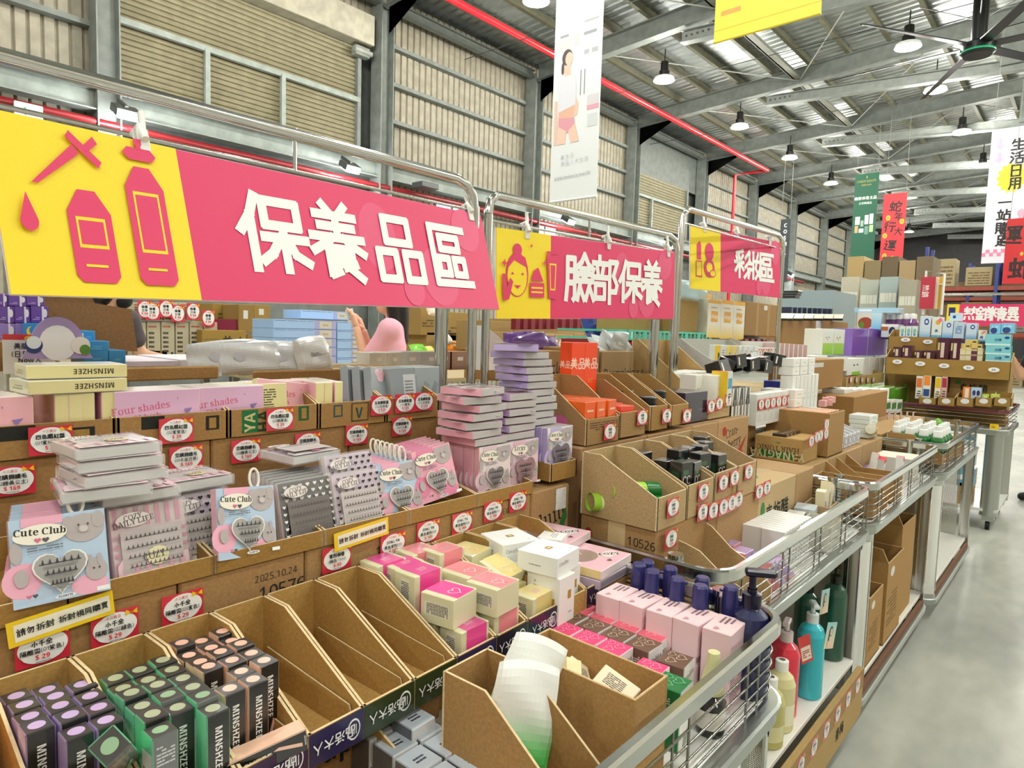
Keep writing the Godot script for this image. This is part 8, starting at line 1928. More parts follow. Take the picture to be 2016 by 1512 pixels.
func goods_background():
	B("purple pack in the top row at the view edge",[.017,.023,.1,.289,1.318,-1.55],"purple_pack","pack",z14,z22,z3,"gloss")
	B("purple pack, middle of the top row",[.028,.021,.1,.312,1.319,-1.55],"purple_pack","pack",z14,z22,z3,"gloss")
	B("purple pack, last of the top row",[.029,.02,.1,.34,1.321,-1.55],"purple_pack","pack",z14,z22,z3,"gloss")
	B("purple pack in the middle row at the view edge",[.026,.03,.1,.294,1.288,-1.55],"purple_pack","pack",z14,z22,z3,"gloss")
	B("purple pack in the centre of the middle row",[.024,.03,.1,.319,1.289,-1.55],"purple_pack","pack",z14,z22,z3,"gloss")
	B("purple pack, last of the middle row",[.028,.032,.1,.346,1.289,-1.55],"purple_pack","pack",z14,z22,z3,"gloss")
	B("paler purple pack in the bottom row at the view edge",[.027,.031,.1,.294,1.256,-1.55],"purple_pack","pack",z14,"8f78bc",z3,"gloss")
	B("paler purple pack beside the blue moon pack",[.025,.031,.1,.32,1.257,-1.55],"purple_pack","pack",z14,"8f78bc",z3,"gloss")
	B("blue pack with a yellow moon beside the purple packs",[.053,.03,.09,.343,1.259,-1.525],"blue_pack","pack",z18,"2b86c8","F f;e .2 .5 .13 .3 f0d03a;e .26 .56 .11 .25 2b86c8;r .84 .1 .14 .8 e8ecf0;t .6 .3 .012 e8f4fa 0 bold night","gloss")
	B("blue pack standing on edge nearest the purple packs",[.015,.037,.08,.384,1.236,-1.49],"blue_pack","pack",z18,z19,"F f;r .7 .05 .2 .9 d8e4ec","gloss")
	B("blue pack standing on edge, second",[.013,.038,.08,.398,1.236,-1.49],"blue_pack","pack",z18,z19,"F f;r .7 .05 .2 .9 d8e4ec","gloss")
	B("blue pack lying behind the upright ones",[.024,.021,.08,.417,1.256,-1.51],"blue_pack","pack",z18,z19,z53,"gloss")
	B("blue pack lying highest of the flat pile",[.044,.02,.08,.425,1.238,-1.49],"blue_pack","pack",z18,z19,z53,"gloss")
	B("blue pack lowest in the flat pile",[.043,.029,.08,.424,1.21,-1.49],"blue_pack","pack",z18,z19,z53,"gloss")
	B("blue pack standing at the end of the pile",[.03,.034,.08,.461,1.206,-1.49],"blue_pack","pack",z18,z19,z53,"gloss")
	CT("brown carton under the purple packs",[.098,.055,.14,.318,1.202,-1.53],"carton","","9a7040")
	var bb = pr(); bb.slab(PackedVector2Array([Vector2(0,0),Vector2(.17,0),Vector2(.16,.09),Vector2(.09,.1),Vector2(.06,.17),Vector2(0,.18)]),Vector3.ZERO,Vector3.RIGHT,Vector3.UP,.004,C("8a6238"),C("c9a878")); K("bbf","cardboard_flap","cardboard flap","",part("panel",bb,M.card))
	S("bbf","brown cut board standing behind the blue packs",[.365,1.233,-1.56])
	B("white price sign with a red dotted top under the purple packs",[.078,.07,.001,.314,1.199,-1.435],"price_sign","sign","","f2f2f0","F f;r 0 .86 1 .14 d8303a;t .5 .7 .011 161616 0 bold 美膜活生;t .5 .5 .011 161616 0 sans (日用大色);t .5 .34 .011 161616 0 bold Now入;t .3 .16 .014 d8202c 0 bold $;e .5 .9 .1 .07 f0c020","gloss")
	var ar = pr(); var ap := PackedVector2Array()
	for i in 17: ap.append(Vector2(.04*cos(PI*i/16.0),.03+.045*sin(PI*i/16.0)))
	ap.append(Vector2(-.055,0)); ap.append(Vector2(.055,0)); ar.slab(ap,Vector3.ZERO,Vector3.RIGHT,Vector3.UP,.002,C("a58fc4"),C("c9b8dc")); ar.bc = Vector3.ZERO; ar.bs = Vector3(.11,.08,.003); ar.face("f"); ar.el(.5,.35,.26,.4,C("e9e8ee")); ar.el(.17,.3,.12,.18,C("2a3a78")); ar.el(.17,.36,.1,.14,C("dfe6f0")); ar.el(.82,.3,.14,.2,C("e6e0e0")); ar.el(.88,.2,.08,.12,C("5a8a3a")); K("arc","arch_card","sign","",part("card",ar,M.paper))
	S("arc","lilac arch shaped card before the blue packs",[.349,1.227,-1.4])
	CT("long brown carton flap behind the blush boxes",[.317,.026,.01,.45,1.187,-1.335],"carton","","b58c58")
	CT("brown carton flap behind the yellow box spines",[.319,.028,.01,.842,1.172,-1.335],"carton","","b08550")
	CT("brown carton behind the grey eyeshadow boxes",[.203,.051,.12,1.126,1.148,-1.42],"carton","","a98045")
	packk("flm","film_pack","pack",z64,.16,.075,.03,"dcdde2","F f;e .3 .5 .1 .2 c8c8d4","gloss")
	R("flm","film wrapped pale pack, # in the row behind the blush boxes",1,[[.67,1.19,-1.42,-4.916,-14,5.408],[.717,1.189,-1.41,-4.2,-14,2.872],[.765,1.188,-1.42,4.095,-14,2.966],[.816,1.186,-1.41,-2.377,-14,-1.781],[.863,1.185,-1.42,2.662,-14,5.588]])
	packk("flk","film_pack","pack",z64,.1,.09,.05,"d9d6d6","F f;t .5 .5 .014 4a4440 0 sans Natural","gloss")
	S("flk","crumpled film pack printed in dark letters behind the pink blush box",[.874,1.186,-1.4,10,-10,8])
	B("beige paper pack, first in the row before the signpost",[.057,.046,.06,1.089,1.187,-1.47],"paper_pack","pack",z28,"d5cfc2",z16,"gloss")
	B("beige paper pack, second in the row before the signpost",[.049,.047,.06,1.142,1.186,-1.47],"paper_pack","pack",z28,"c9c3b6",z16,"gloss")
	B("grey paper pack, third in the row before the signpost",[.074,.051,.06,1.203,1.184,-1.47],"paper_pack","pack",z28,"bfc3c2",z16,"gloss")
	B("grey paper pack, fourth in the row before the signpost",[.07,.053,.06,1.275,1.182,-1.47],"paper_pack","pack",z28,"b9bdbc",z16,"gloss")
	B("brown paper pack, fifth in the row before the signpost",[.057,.054,.06,1.33,1.181,-1.47],"paper_pack","pack",z28,"9a6a4a",z16,"gloss")
	B("brown paper pack, sixth in the row before the signpost",[.077,.055,.06,1.389,1.18,-1.47],"paper_pack","pack",z28,"a5765a",z16,"gloss")
	B("pale lilac tray lid behind the brown flap, nearer",[.106,.012,.25,.543,1.203,-1.625],"lilac_lid","box",z55,"c8bcc6")
	B("pale lilac tray lid behind the brown flap, farther",[.132,.017,.25,.667,1.2,-1.625],"lilac_lid","box",z55,"d4ccd2")
	B("pale lilac tray lid behind the film packs",[.232,.019,.25,.879,1.193,-1.675],"lilac_lid","box",z55,"d9d3d9")
	var wc = pr(); wc.slab(PackedVector2Array([Vector2(0,0),Vector2(.2,0),Vector2(.17,.02),Vector2(.06,.1),Vector2(0,.13)]),Vector3.ZERO,Vector3.RIGHT,Vector3.UP,.06,C("eef0f0"),C("e4e6e6")); wc.bc = Vector3(.1,0,0); wc.bs = Vector3(.2,.13,.062); wc.face("f"); txt(wc,"Y品2",.38,.2,.024,C("2a4a50")); K("wcn","white_tray","tray","",part("panel",wc,M.paper))
	S("wcn","white slanted tray end between the first signpost and the lilac stack",[1.382,1.185,-1.36])
	B("sgb",[.05,.04,.04],"pink_box",z0,"small pink boxes beyond the white tray end","e3a3ac","F f;r .2 .2 .6 .5 f0d0d4","gloss")
	R("sgb","small pink box, # beyond the white slanted tray end",1,[[1.695,1.201,-1.6],[1.732,1.194,-1.6,20],[1.771,1.186,-1.6,40],[1.809,1.201,-1.6,60],[1.849,1.193,-1.6,80]])
	CT("tall cream carton with printed lines, first in the standing row behind the person in charcoal",[.092,.29,.35,1.87,.997,-5.575],"carton",z8,"c9c0a4",z2)
	CT("tall cream carton with printed lines, second in the standing row behind the person in charcoal",[.095,.295,.35,1.971,.996,-5.575],"carton",z8,"c9c0a4",z2)
	CT("tall cream carton with printed lines, third in the standing row behind the person in charcoal",[.097,.299,.35,2.074,.995,-5.575],"carton",z8,"c9c0a4",z2)
	CT("tall cream carton with printed lines, fourth in the standing row behind the person in charcoal",[.1,.304,.35,2.181,.993,-5.575],"carton",z8,"c9c0a4",z2)
	CT("tall cream carton with printed lines, fifth in the standing row behind the person in charcoal",[.104,.309,.35,2.291,.992,-5.575],"carton",z8,"c9c0a4",z2)
	CT("tall cream carton with printed lines, sixth in the standing row behind the person in charcoal",[.107,.314,.35,2.404,.99,-5.575],"carton",z8,"c9c0a4",z2)
	CT("cream carton, first in the upper row behind the person in charcoal",[.099,.133,.35,1.877,1.299,-5.575],"carton",z8,"cdc3a2",z2)
	CT("cream carton, second in the upper row behind the person in charcoal",[.102,.135,.35,1.985,1.303,-5.575],"carton",z8,"cdc3a2",z2)
	CT("cream carton, third in the upper row behind the person in charcoal",[.105,.137,.35,2.095,1.306,-5.575],"carton",z8,"cdc3a2",z2)
	CT("cream carton, fourth in the upper row behind the person in charcoal",[.109,.14,.35,2.21,1.31,-5.575],"carton",z8,"cdc3a2",z2)
	R("tgW","tall white tag, # hanging on the far cream cartons",1,[[1.898,1.318,-5.366],[1.952,1.305,-5.366],[2.05,1.329,-5.366],[2.136,1.297,-5.366],[2.252,1.318,-5.366],[2.371,1.27,-5.366]])
	CT("white printed carton, first in the upper row past the brown board",[.05,.073,.2,1.408,1.351,-5.7],"carton",z6,"e0e0d8",z17)
	CT("white printed carton, first in the lower row past the brown board",[.05,.073,.2,1.407,1.271,-5.7],"carton",z6,"e0e0d8",z17)
	CT("white printed carton, second in the upper row past the brown board",[.05,.073,.2,1.462,1.353,-5.7],"carton",z6,"e0e0d8",z17)
	CT("white printed carton, second in the lower row past the brown board",[.051,.073,.2,1.46,1.273,-5.7],"carton",z6,"e0e0d8",z17)
	CT("white printed carton, third in the upper row past the brown board",[.051,.074,.2,1.516,1.356,-5.7],"carton",z6,"e0e0d8",z17)
	CT("white printed carton, third in the lower row past the brown board",[.051,.074,.2,1.514,1.274,-5.7],"carton",z6,"e0e0d8",z17)
	CT("white printed carton, fourth in the upper row past the brown board",[.052,.074,.2,1.571,1.358,-5.7],"carton",z6,"e0e0d8",z17)
	CT("white printed carton, fourth in the lower row past the brown board",[.052,.075,.2,1.569,1.276,-5.7],"carton",z6,"e0e0d8",z17)
	CT("white printed carton, fifth in the upper row past the brown board",[.053,.075,.2,1.627,1.361,-5.7],"carton",z6,"e0e0d8",z17)
	CT("white printed carton, fifth in the lower row past the brown board",[.053,.075,.2,1.625,1.278,-5.7],"carton",z6,"e0e0d8",z17)
	CT("olive carton with characters, red topped bottles inside",[.363,.197,.35,2.472,1.044,-5.475],"carton","","a8883c","F f;t .72 .5 .1 3a3420 0 sans 美人;p .05 .1 .3 .6 6 8a7a3a")
	B("rbt",[.06,.1,.06],"red_pump","bottle","red pump bottles in the olive carton","7a1c30","F t;e .5 .5 .4 .4 1a1414","gloss")
	R("rbt","dark red bottle, # in the olive carton",1,[[2.398,1.229,-5.45],[2.443,1.23,-5.45],[2.489,1.231,-5.45],[2.536,1.232,-5.45],[2.583,1.232,-5.45],[2.631,1.233,-5.45],[2.68,1.234,-5.45]])
	CT("olive brown carton behind the red bottles",[.233,.22,.35,2.668,1.246,-5.875],"carton",z9,"a3853c","F f;p .2 .4 .5 .3 2 6a5420")
	CT("brown carton above the olive carton, tagged",[.134,.235,.35,2.705,1.223,-5.575],"carton",z9,"9c7c40",z82)
	CT("olive brown carton next to the blue stack, upper",[.148,.174,.35,2.846,1.291,-5.575],"carton",z9,"a48646",z82)
	CT("brown carton next to the blue stack, lower",[.226,.227,.35,2.821,.976,-5.575],"carton",z9,"98783c",z82)
	CT("olive brown carton at shelf level, near the red bottles",[.296,.092,.35,2.489,.939,-5.575],"carton",z9,"a08440")
	CT("dark brown carton under the reaching arm",[.147,.125,.35,1.995,.949,-5.575],"carton",z9,"846838")
	CT("brown carton at shelf level beside the arm",[.273,.073,.35,2.205,.945,-5.575],"carton",z9,"947438")
	B("pale blue flower printed box, fifth from the bottom of the near stack",[.508,.064,.3,2.602,1.274,-4.45],"gift_box","box",z10,"9dc0ea",z1)
	B("pale blue flower printed box, fifth from the bottom of the far stack",[.192,.068,.3,2.961,1.271,-4.45],"gift_box","box",z10,"9dc0ea",z1)
	B("pale blue flower printed box, fourth from the bottom of the near stack",[.509,.064,.3,2.602,1.208,-4.45],"gift_box","box",z10,"9dc0ea",z1)
	B("pale blue flower printed box, fourth from the bottom of the far stack",[.192,.068,.3,2.962,1.201,-4.45],"gift_box","box",z10,"9dc0ea",z1)
	B("pale blue flower printed box, third from the bottom of the near stack",[.509,.064,.3,2.602,1.142,-4.45],"gift_box","box",z10,"9dc0ea",z1)
	B("pale blue flower printed box, third from the bottom of the far stack",[.193,.068,.3,2.963,1.131,-4.45],"gift_box","box",z10,"9dc0ea",z1)
	B("pale blue flower printed box, second from the bottom of the near stack",[.51,.064,.3,2.603,1.076,-4.45],"gift_box","box",z10,"9dc0ea",z1)
	B("pale blue flower printed box, second from the bottom of the far stack",[.193,.068,.3,2.963,1.061,-4.45],"gift_box","box",z10,"9dc0ea",z1)
	B("pale blue flower printed box, first from the bottom of the near stack",[.511,.065,.3,2.603,1.009,-4.45],"gift_box","box",z10,"9dc0ea",z1)
	B("pale blue flower printed box, first from the bottom of the far stack",[.193,.068,.3,2.964,.991,-4.45],"gift_box","box",z10,"9dc0ea",z1)
	B("single pale blue box topmost beside the hands of the person in pink",[.433,.065,.25,2.835,1.349,-4.525],"gift_box","box",z10,"a6c6ee",z1)
	B("small white box held up by the person in pink",[.05,.09,.02,2.62,1.33,-3.76,-40,0,14],"held_box",z0,"","e8eef2","F f;p .2 .2 .6 .6 4 9ab0c8")
	CT("carton behind the dark hair of the person in pink",[.238,.266,.35,4.23,1.241,-4.975],"carton",z9,"a98c50",z54)
	CT("carton with small print past the person in pink",[.461,.328,.35,4.589,1.145,-4.975],"carton",z9,"ab8b4c",z54)
	CT("carton flap holding snack packs, nearer",[.437,.284,.35,4.412,.985,-4.975],"carton",z9,"b0935a",z54)
	CT("carton flap holding snack packs, farther",[.217,.372,.35,4.738,.98,-4.975],"carton",z9,"b49a62",z54)
	packk("sn0","snack_pack","pack",z24,.2,.12,.06,"6cc020","","gloss")
	S("sn0","lime green snack pack by the dark hair",[3.958,1.066,-4.6,6.505,-40,1.623])
	packk("sn1","snack_pack","pack",z24,.2,.12,.06,"e8852a","","gloss")
	S("sn1","orange snack pack in the carton, nearer",[4.271,1.091,-4.6,-4.484,-40,-3.77])
	packk("sn2","snack_pack","pack",z24,.2,.12,.06,"e89a3a","","gloss")
	S("sn2","orange snack pack in the carton, farther",[4.403,1.101,-4.6,8.764,-40,-2.844])
	packk("sn3","snack_pack","pack",z24,.2,.12,.06,"e8e4dc","","gloss")
	S("sn3","white snack pack behind the orange ones",[4.269,1.163,-4.6,1.368,-40,5.238])
	packk("sn4","snack_pack","pack",z24,.2,.12,.06,"d8c8b0","","gloss")
	S("sn4","beige snack pack under the sign edge",[4.134,1.41,-4.6,5.301,-40,-18.359])
	packk("sn5","snack_pack","pack",z24,.2,.12,.06,"d0d860","","gloss")
	S("sn5","yellow green snack pack before the lime one",[4.05,1.043,-4.6,-10.776,-40,8.23])
	CT("kraft display carton, first in the row under the second sign",[.313,.133,.3,4.021,1.161,-3.55],"carton",z30,"b79c68","F f;e .2 .75 .12 .15 9a4a34;r 0 0 1 .2 2a5a8a")
	CT("kraft display carton, second in the row under the second sign",[.175,.134,.3,4.292,1.152,-3.55],"carton",z30,"b79c68",z60)
	CT("kraft display carton, third in the row under the second sign",[.251,.138,.3,4.512,1.152,-3.55],"carton",z30,"b79c68",z60)
	CT("kraft display carton, fourth in the row under the second sign",[.152,.151,.3,4.727,1.151,-3.55],"carton",z30,"b79c68",z60)
	CT("kraft display carton, fifth in the row under the second sign",[.223,.164,.3,4.914,1.151,-3.55],"carton",z30,"b79c68",z60)
	CT("kraft carton under the yellow end of the second sign",[.42,.275,.35,4.547,1.119,-4.375],"carton",z9,"a98c58")
	CT("kraft carton behind the display row, nearer",[.702,.126,.35,5.118,1.295,-4.375],"carton",z9,"a98c58")
	CT("kraft carton behind the display row, farther",[.953,.132,.35,5.945,1.316,-4.375],"carton",z9,"a98c58")
	R("rbt","dark topped bottle, # along the cartons under the second sign",1,[[4.56,1.318,-4],[4.667,1.321,-4],[4.777,1.324,-4],[4.89,1.328,-4],[5.006,1.331,-4],[5.125,1.335,-4],[5.248,1.338,-4],[5.374,1.342,-4],[5.504,1.346,-4],[5.638,1.349,-4],[5.775,1.353,-4],[5.917,1.358,-4]])
	packk("blb","blue_bag","bag","",.28,.2,.08,"1f3a86","F f;r .1 .8 .8 .15 e8f0f8","gloss")
	S("blb","dark blue and white bag behind the silver sachets",[2.628,1.237,-1.7,-10,-30])
	packk("ylw","yellow_bag","bag","",.2,.1,.06,"ecdc1e","","gloss")
	S("ylw","bright yellow bag under the second sign",[3.765,1.283,-2.4,0,-20])
	far_table(-.6,3.4,-6.0,-5.2,.98,"low shelf table under the far cream cartons"); far_table(2.0,3.6,-4.75,-4.2,1.02,"shelf table under the pale blue boxes"); far_table(2.9,5.2,-5.3,-4.4,1.0,"shelf table behind the person in pink"); far_table(1.9,5.6,-4.1,-3.0,1.0,"shelf table under the kraft display row"); far_table(-.2,4.9,-2.05,-1.3,.98,"back to back shelf table behind the trolleys")
	CT("long brown carton with dark books on top, taped white",[1.692,.258,.3,5.834,1.218,-1.9],"carton","","a67e48","F f;r .45 0 .08 1 e0e0dc")
	B("bk",[.035,.12,.12],"dark_book_box","box","dark blue boxes standing on the long carton","1c2433 1c2433 27344a 1c2433 39475c 222","F f;r .2 .3 .5 .3 5a7aa0","gloss")
	R("bk","dark blue box, # standing on the long carton",1,[[5.287,1.433,-1.85,.563],[5.4,1.436,-1.85,2.703],[5.516,1.44,-1.85,-3.58],[5.637,1.444,-1.85,-2.146],[5.762,1.448,-1.85,.016],[5.891,1.452,-1.85,1.976],[6.025,1.457,-1.85,-2.439],[6.164,1.461,-1.85,2.117],[6.308,1.466,-1.85,-.717]])
	B("bkl",[.1,.02,.12],"dark_flat_box","box","dark flat boxes leaning on the long carton","15181c 15181c 1c2026 15181c d8d4c4 222","","gloss")
	R("bkl","dark flat box, # leaning along the long carton",1,[[4.934,1.455,-1.72,10,0,24],[5.15,1.462,-1.72,10,0,24],[5.379,1.47,-1.72,10,0,24],[5.626,1.478,-1.72,10,0,24],[5.89,1.487,-1.72,10,0,24],[6.175,1.497,-1.72,10,0,24]])
	R("bkl","dark flat box, # lying over the standing dark boxes",1,[[5.536,1.635,-1.9],[5.566,1.657,-1.9],[5.596,1.679,-1.9]])
	B("grey machine cabinet behind the dark boxes",[.704,2.015,1.2,10.6,0,-3.187,-90],"machine","machine","","8fa0a6","","plastic")
	B("pale shrink wrapped stack, first beyond the grey machine",[.319,2.551,.9,14.45,0,-3.679,-90],z96,z99,z38,"b7b2a0",z51,"gloss")
	B("pale shrink wrapped stack, second beyond the grey machine",[.297,2.441,.9,13.95,0,-3.218,-90],z96,z99,z38,"aeb4a8",z51,"gloss")
	B("pale shrink wrapped stack, third beyond the grey machine",[.276,2.442,.9,13.45,0,-2.796,-90],z96,z99,z38,"9fb0b0",z51,"gloss")
	B("pale shrink wrapped stack, fourth beyond the grey machine",[.256,2.339,.9,12.95,0,-2.404,-90],z96,z99,z38,"a8a290",z51,"gloss")
	CT("brown carton stack, first on the upper level beyond the green banner",[.329,3.171,.9,16.45,0,-4.123,-90],z83,z44,"b39a68",z40)
	CT("brown carton stack, second on the upper level beyond the green banner",[.319,3.066,.9,16.45,0,-3.776,-90],z83,z44,"8a7a58",z40)
	CT("brown carton stack, third on the upper level beyond the green banner",[.31,3.136,.9,16.45,0,-3.445,-90],z83,z44,"6a5a44",z40)
	CT("brown carton stack, fourth on the upper level beyond the green banner",[.3,3.034,.9,16.45,0,-3.118,-90],z83,z44,"a8906a",z40)
	CT("brown carton stack, fifth on the upper level beyond the green banner",[.291,3.102,.9,16.45,0,-2.806,-90],z83,z44,"7a6a50",z40)
	racks()

# ---------- people: distance fields of tapered bones, meshed as surface nets ----------
func smin(a: float,b: float,k: float) -> float:
	var h := maxf(k - absf(a - b),.0)/k
	return minf(a,b) - h*h*k*.25

# bones: [from, to, r0, r1] or [from, to, r0, r1, squash] (squash flattens along the person's front)
func net(p: Pr,bones: Array,h: float,k: float,c: Color,front := Vector3.BACK):
	var lo := Vector3.INF
	var hi := -Vector3.INF
	for b in bones:
		var m: float = maxf(b[2],b[3])+k+h*2
		lo = lo.min(b[0] - Vector3.ONE*m).min(b[1] - Vector3.ONE*m); hi = hi.max(b[0]+Vector3.ONE*m).max(b[1]+Vector3.ONE*m)
	var nx := int((hi.x - lo.x)/h)+2
	var ny := int((hi.y - lo.y)/h)+2
	var nz := int((hi.z - lo.z)/h)+2
	var F := PackedFloat32Array(); F.resize(nx*ny*nz); F.fill(.08)
	for b in bones:
		var A: Vector3 = b[0]
		var B: Vector3 = b[1]
		var r0: float = b[2]
		var r1: float = b[3]
		var sq: float = b[4] if b.size() > 4 else 1.0
		var m := maxf(r0,r1)+k+h*2
		var i0 := Vector3i(((A.min(B) - Vector3.ONE*m) - lo)/h)
		var i1 := Vector3i(((A.max(B)+Vector3.ONE*m) - lo)/h)
		var d := B - A
		var dd := maxf(d.length_squared(),1e-9)
		for x in range(maxi(i0.x,0),mini(i1.x+1,nx)):
			for y in range(maxi(i0.y,0),mini(i1.y+1,ny)):
				for z in range(maxi(i0.z,0),mini(i1.z+1,nz)):
					var q := lo+Vector3(x,y,z)*h - A
					var t := clampf(q.dot(d)/dd,.0,1.0)
					var w := q - d*t
					if sq != 1.0: w += front*(w.dot(front)*(1.0/sq - 1.0))
					var v := w.length() - lerpf(r0,r1,t)
					if sq != 1.0: v *= lerpf(sq,1.0,.4)
					var ix := (x*ny+y)*nz+z
					F[ix] = smin(F[ix],v,k)
	var id := {}
	var V := PackedVector3Array()
	var N := PackedVector3Array()
	for x in nx - 1:
		for y in ny - 1:
			for z in nz - 1:
				var b := (x*ny+y)*nz+z
				var o := [b,b+ny*nz,b+nz,b+ny*nz+nz,b+1,b+ny*nz+1,b+nz+1,b+ny*nz+nz+1]
				var f0 := F[b]
				var mixed := false
				for i in range(1,8):
					if (F[o[i]] < 0) != (f0 < 0): mixed = true; break
				if not mixed: continue
				var s := Vector3.ZERO
				var n := 0
				for e in [[0,1],[2,3],[4,5],[6,7],[0,2],[1,3],[4,6],[5,7],[0,4],[1,5],[2,6],[3,7]]:
					var fa := F[o[e[0]]]
					var fb := F[o[e[1]]]
					if (fa < 0) == (fb < 0): continue
					var t := fa/(fa - fb)
					var a := Vector3(e[0] & 1,(e[0] >> 1) & 1,e[0] >> 2)
					var d := Vector3(e[1] & 1,(e[1] >> 1) & 1,e[1] >> 2)
					s += a.lerp(d,t); n += 1
				id[b] = V.size()
				V.append(lo+(Vector3(x,y,z)+s/n)*h)
				N.append(Vector3(F[o[1]]+F[o[3]]+F[o[5]]+F[o[7]] - F[o[0]] - F[o[2]] - F[o[4]] - F[o[6]],F[o[2]]+F[o[3]]+F[o[6]]+F[o[7]] - F[o[0]] - F[o[1]] - F[o[4]] - F[o[5]],F[o[4]]+F[o[5]]+F[o[6]]+F[o[7]] - F[o[0]] - F[o[1]] - F[o[2]] - F[o[3]]).normalized())
	for x in range(1,nx - 1):
		for y in range(1,ny - 1):
			for z in range(1,nz - 1):
				var b := (x*ny+y)*nz+z
				var ins := F[b] < 0
				for ax in 3:
					var st: int = [ny*nz,nz,1][ax]
					if (F[b+st] < 0) == ins: continue
					var u: int = [nz,1,ny*nz][ax]
					var w: int = [1,ny*nz,nz][ax]
					var qd := [id.get(b,-1),id.get(b - u,-1),id.get(b - u - w,-1),id.get(b - w,-1)]
					if qd.has(-1): continue
					for t in ([0,2,1,0,3,2] if ins else [0,1,2,0,2,3]): p.vx(V[qd[t]],N[qd[t]],c)

# hand: palm and five bent fingers; at = wrist, d = along the hand, n = back of the hand
func hand_bones(at: Vector3,d: Vector3,n: Vector3,side: float,curl: float) -> Array:
	var s := d.cross(n).normalized()*side
	var o := [[at,at+d*.08,.019,.021]]
	for i in 2: o.append([at+d*.03+s*(.014*(i*2 - 1)),at+d*.085+s*(.024*(i*2 - 1)),.014,.012])
	for i in 4:
		var b := at+d*.088+s*(.03 - .02*i)
		var l: float = [.03,.035,.033,.025][i]
		var d2 := (d - n*curl*.6).normalized()
		var d3 := (d - n*curl*1.6).normalized()
		o.append([b,b+d2*l,.0088,.008]); o.append([b+d2*l,b+d2*l+d3*l*.9,.008,.0066])
	var tb := at+d*.03+s*.024
	o.append([tb,tb+(d*.6+s*.8 - n*.3).normalized()*.04,.011,.0095]); o.append([tb+(d*.6+s*.8 - n*.3).normalized()*.04,tb+(d*.6+s*.8 - n*.3).normalized()*.04+(d - n*.3).normalized()*.03,.0095,.0075])
	return o

# J: joints; arms as [shoulder, elbow, wrist, hand direction, back of the hand, side]
func person(label: String,feet: Vector3,face: Vector3,arms: Array,shirt: String,trousers: String,hairlen: float,mask: String,sleeve := .55,tone := "d9a98a"):
	var o := Node3D.new(); o.position = feet; meta(o,label,"person")
	var f := face.normalized()
	var s := Vector3(-f.z,0,f.x)   # towards the person's right
	var up := Vector3.UP
	var pel := Vector3(0,.92,0)
	var ch := Vector3(0,1.2,0)+f*.01
	var nk := Vector3(0,1.36,0)
	var hd := Vector3(0,1.5,0)+f*.03
	var sk := C(tone)
	var B := [[nk - up*.04,nk+up*.06,.05,.046],[hd+up*.02,hd+up*.05 - f*.012,.082,.088],[hd - up*.06+f*.035,hd - up*.01+f*.03,.048,.066]]
	B.append([hd+f*.105 - up*.02,hd+f*.092+up*.02,.013,.009])
	for e in [-1.0,1.0]: B.append([hd+s*(.083*e) - up*.02 - f*.01,hd+s*(.086*e)+up*.02 - f*.015,.012,.014])
	for a in arms:
		B.append([a[0],a[1],.043,.037]); B.append([a[1],a[2],.036,.025])
	for e in [-1.0,1.0]: B.append([Vector3(s.x*.09*e,.5,s.z*.09*e),Vector3(s.x*.095*e,.08,s.z*.095*e),.055,.036])
	B.append([nk - up*.04,ch,.05,.1,.75]); B.append([ch,pel,.1,.11,.75])
	for a in arms: B.append([nk - up*.05,a[0],.045,.045])
	for e in [-1.0,1.0]: B.append([pel+s*(.07*e),Vector3(s.x*.09*e,.5,s.z*.09*e),.085,.058])
	var p := pr(); net(p,B,.014,.03,sk,f)
	for a in arms: net(p,hand_bones(a[2],a[3],a[4],a[5],.5),.0045,.008,sk,f)
	for e in [-1.0,1.0]:   # eyes and mouth
		p.lathe(PackedVector2Array([Vector2(0,-.006),Vector2(.009,-.004),Vector2(.011,0),Vector2(.009,.004),Vector2(0,.006)]),8,C("2a1c18"),hd+f*.094+s*(.034*e)+up*.012)
	p.lathe(PackedVector2Array([Vector2(0,-.004),Vector2(.017,0),Vector2(0,.004)]),8,C("b5625a"),hd+f*.088 - up*.055)
	part("body",p,M.skin,o)
	var T := [[nk - up*.06,ch,.085,.13,.72],[ch,pel+up*.02,.13,.125,.72],[pel+up*.02,pel - up*.06,.125,.135,.75]]
	for a in arms:
		T.append([nk - up*.07,a[0],.07,.066]); T.append([a[0],(a[0] as Vector3).lerp(a[1],sleeve),.064,.066])
	p = pr(); net(p,T,.014,.04,C(shirt),f); part("shirt",p,M.fabric,o)
	T = [[pel+s*.02,pel - s*.02,.12,.12,.8]]
	for e in [-1.0,1.0]: T.append([pel+s*(.07*e),Vector3(s.x*.09*e,.5,s.z*.09*e),.098,.075]); T.append([Vector3(s.x*.09*e,.5,s.z*.09*e),Vector3(s.x*.095*e,.08,s.z*.095*e),.075,.062])
	p = pr(); net(p,T,.018,.03,C(trousers),f); part("trousers",p,M.fabric,o)
	for e in [-1.0,1.0]:
		p = pr(); net(p,[[Vector3(s.x*.095*e,.045,s.z*.095*e) - f*.05,Vector3(s.x*.1*e,.035,s.z*.1*e)+f*.13,.042,.034]],.012,.02,C("1a1a1c"),f); part("shoe",p,M.rubber,o)
	var Hh := [[hd+up*.055 - f*.02,hd+up*.04 - f*.035,.098,.1],[hd+up*.0 - f*.05,hd - up*hairlen - f*.075,.085,.06]]
	for e in [-1.0,1.0]: Hh.append([hd+s*(.07*e)+up*.03 - f*.02,hd+s*(.07*e) - up*(hairlen*.6) - f*.04,.04,.03])
	p = pr(); net(p,Hh,.012,.03,C("191314"),f); part("hair",p,M.hair,o)
	if mask != "":
		p = pr(); net(p,[[hd - up*.07+f*.05,hd - up*.02+f*.052,.056,.06]],.01,.02,C(mask),f); part("face_mask",p,M.fabric,o)
	top(o,"person")

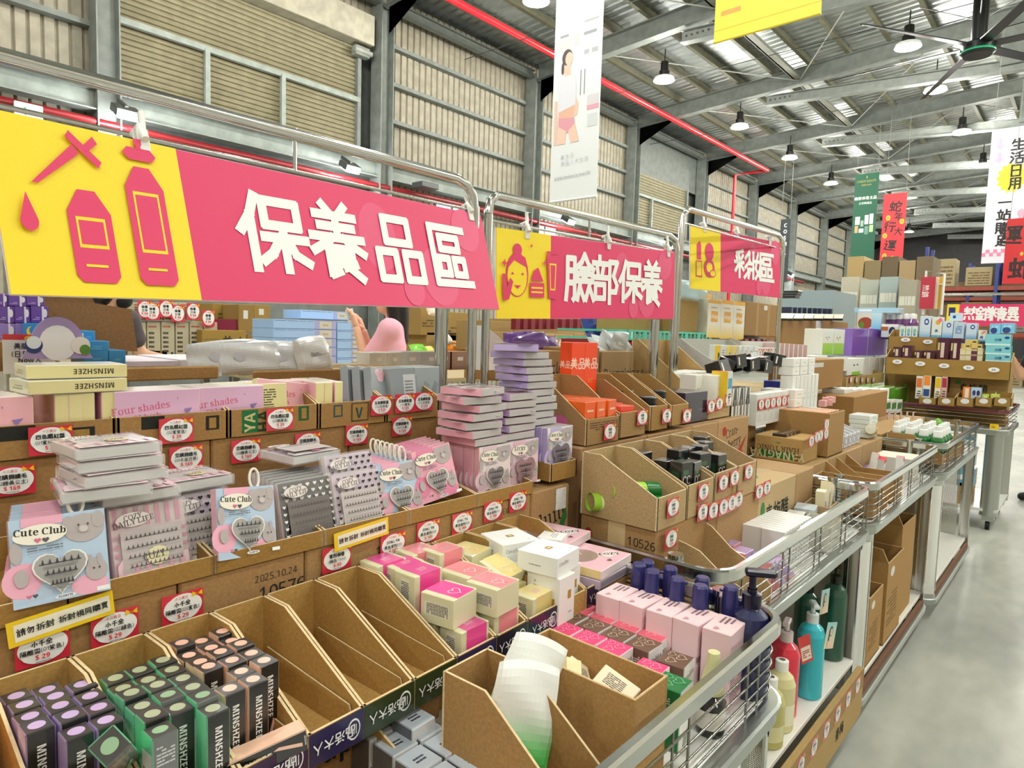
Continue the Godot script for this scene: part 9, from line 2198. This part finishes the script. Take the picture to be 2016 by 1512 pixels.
func people():
	person("person in a charcoal shirt with long hair, reaching over the far boxes",Vector3(1.5,0,-4.85),Vector3(.7,0,.35),[[Vector3(.06,1.3,.15),Vector3(.14,1.08,.12),Vector3(.29,1.045,.24),Vector3(.75,-.1,.55).normalized(),Vector3.UP,1.0],[Vector3(-.07,1.3,-.15),Vector3(.03,1.06,-.2),Vector3(.2,1.0,-.12),Vector3(.9,-.1,.2).normalized(),Vector3.UP,-1.0]],"4a4448","27262b",.1,"1d1d20")
	var pk := Vector3(2.8,0,-3.55)
	person("person in a pink T-shirt with long dark hair, lifting a small box to read",pk,Vector3(-.66,0,-.55),[[Vector3(2.7,1.29,-3.46) - pk,Vector3(2.645,1.06,-3.62) - pk,Vector3(2.615,1.29,-3.7) - pk,Vector3(-.15,.95,-.25).normalized(),Vector3(.6,.2,.6).normalized(),1.0],[Vector3(2.88,1.29,-3.68) - pk,Vector3(2.79,1.1,-3.78) - pk,Vector3(2.7,1.27,-3.74) - pk,Vector3(-.3,.9,-.2).normalized(),Vector3(.6,.2,.6).normalized(),-1.0]],"efb3c6","3a3c46",.28,"",.7,"e3b497")
	person("person in black clothes at the edge of the view beside the end table",Vector3(7.0,0,-.22),Vector3(-.5,0,-.8),[[Vector3(-.1,1.3,-.12),Vector3(-.08,1.06,-.24),Vector3(-.16,1.2,-.3),Vector3(-.4,.6,-.6).normalized(),Vector3(.2,.6,.5).normalized(),1.0],[Vector3(.13,1.3,.1),Vector3(.16,1.05,.0),Vector3(.02,1.1,-.2),Vector3(-.4,.5,-.7).normalized(),Vector3.UP,-1.0]],"17181a","1b1c20",.16,"")

func _ready():
	setup()
	materials()
	var dl := mat("daylight",.5,.0,Color.WHITE,false); dl.emission_enabled = true; dl.emission = Color(.9,.97,1); dl.emission_energy_multiplier = 3.0
	building()
	trolleys()
	goods_low_trays()
	goods_basket()
	tag_kinds()
	goods_tier_cartons()
	goods_lash()
	goods_second_trolley()
	goods_third_trolley()
	goods_fourth_trolley()
	goods_end_table()
	goods_background()
	banners()
	people()
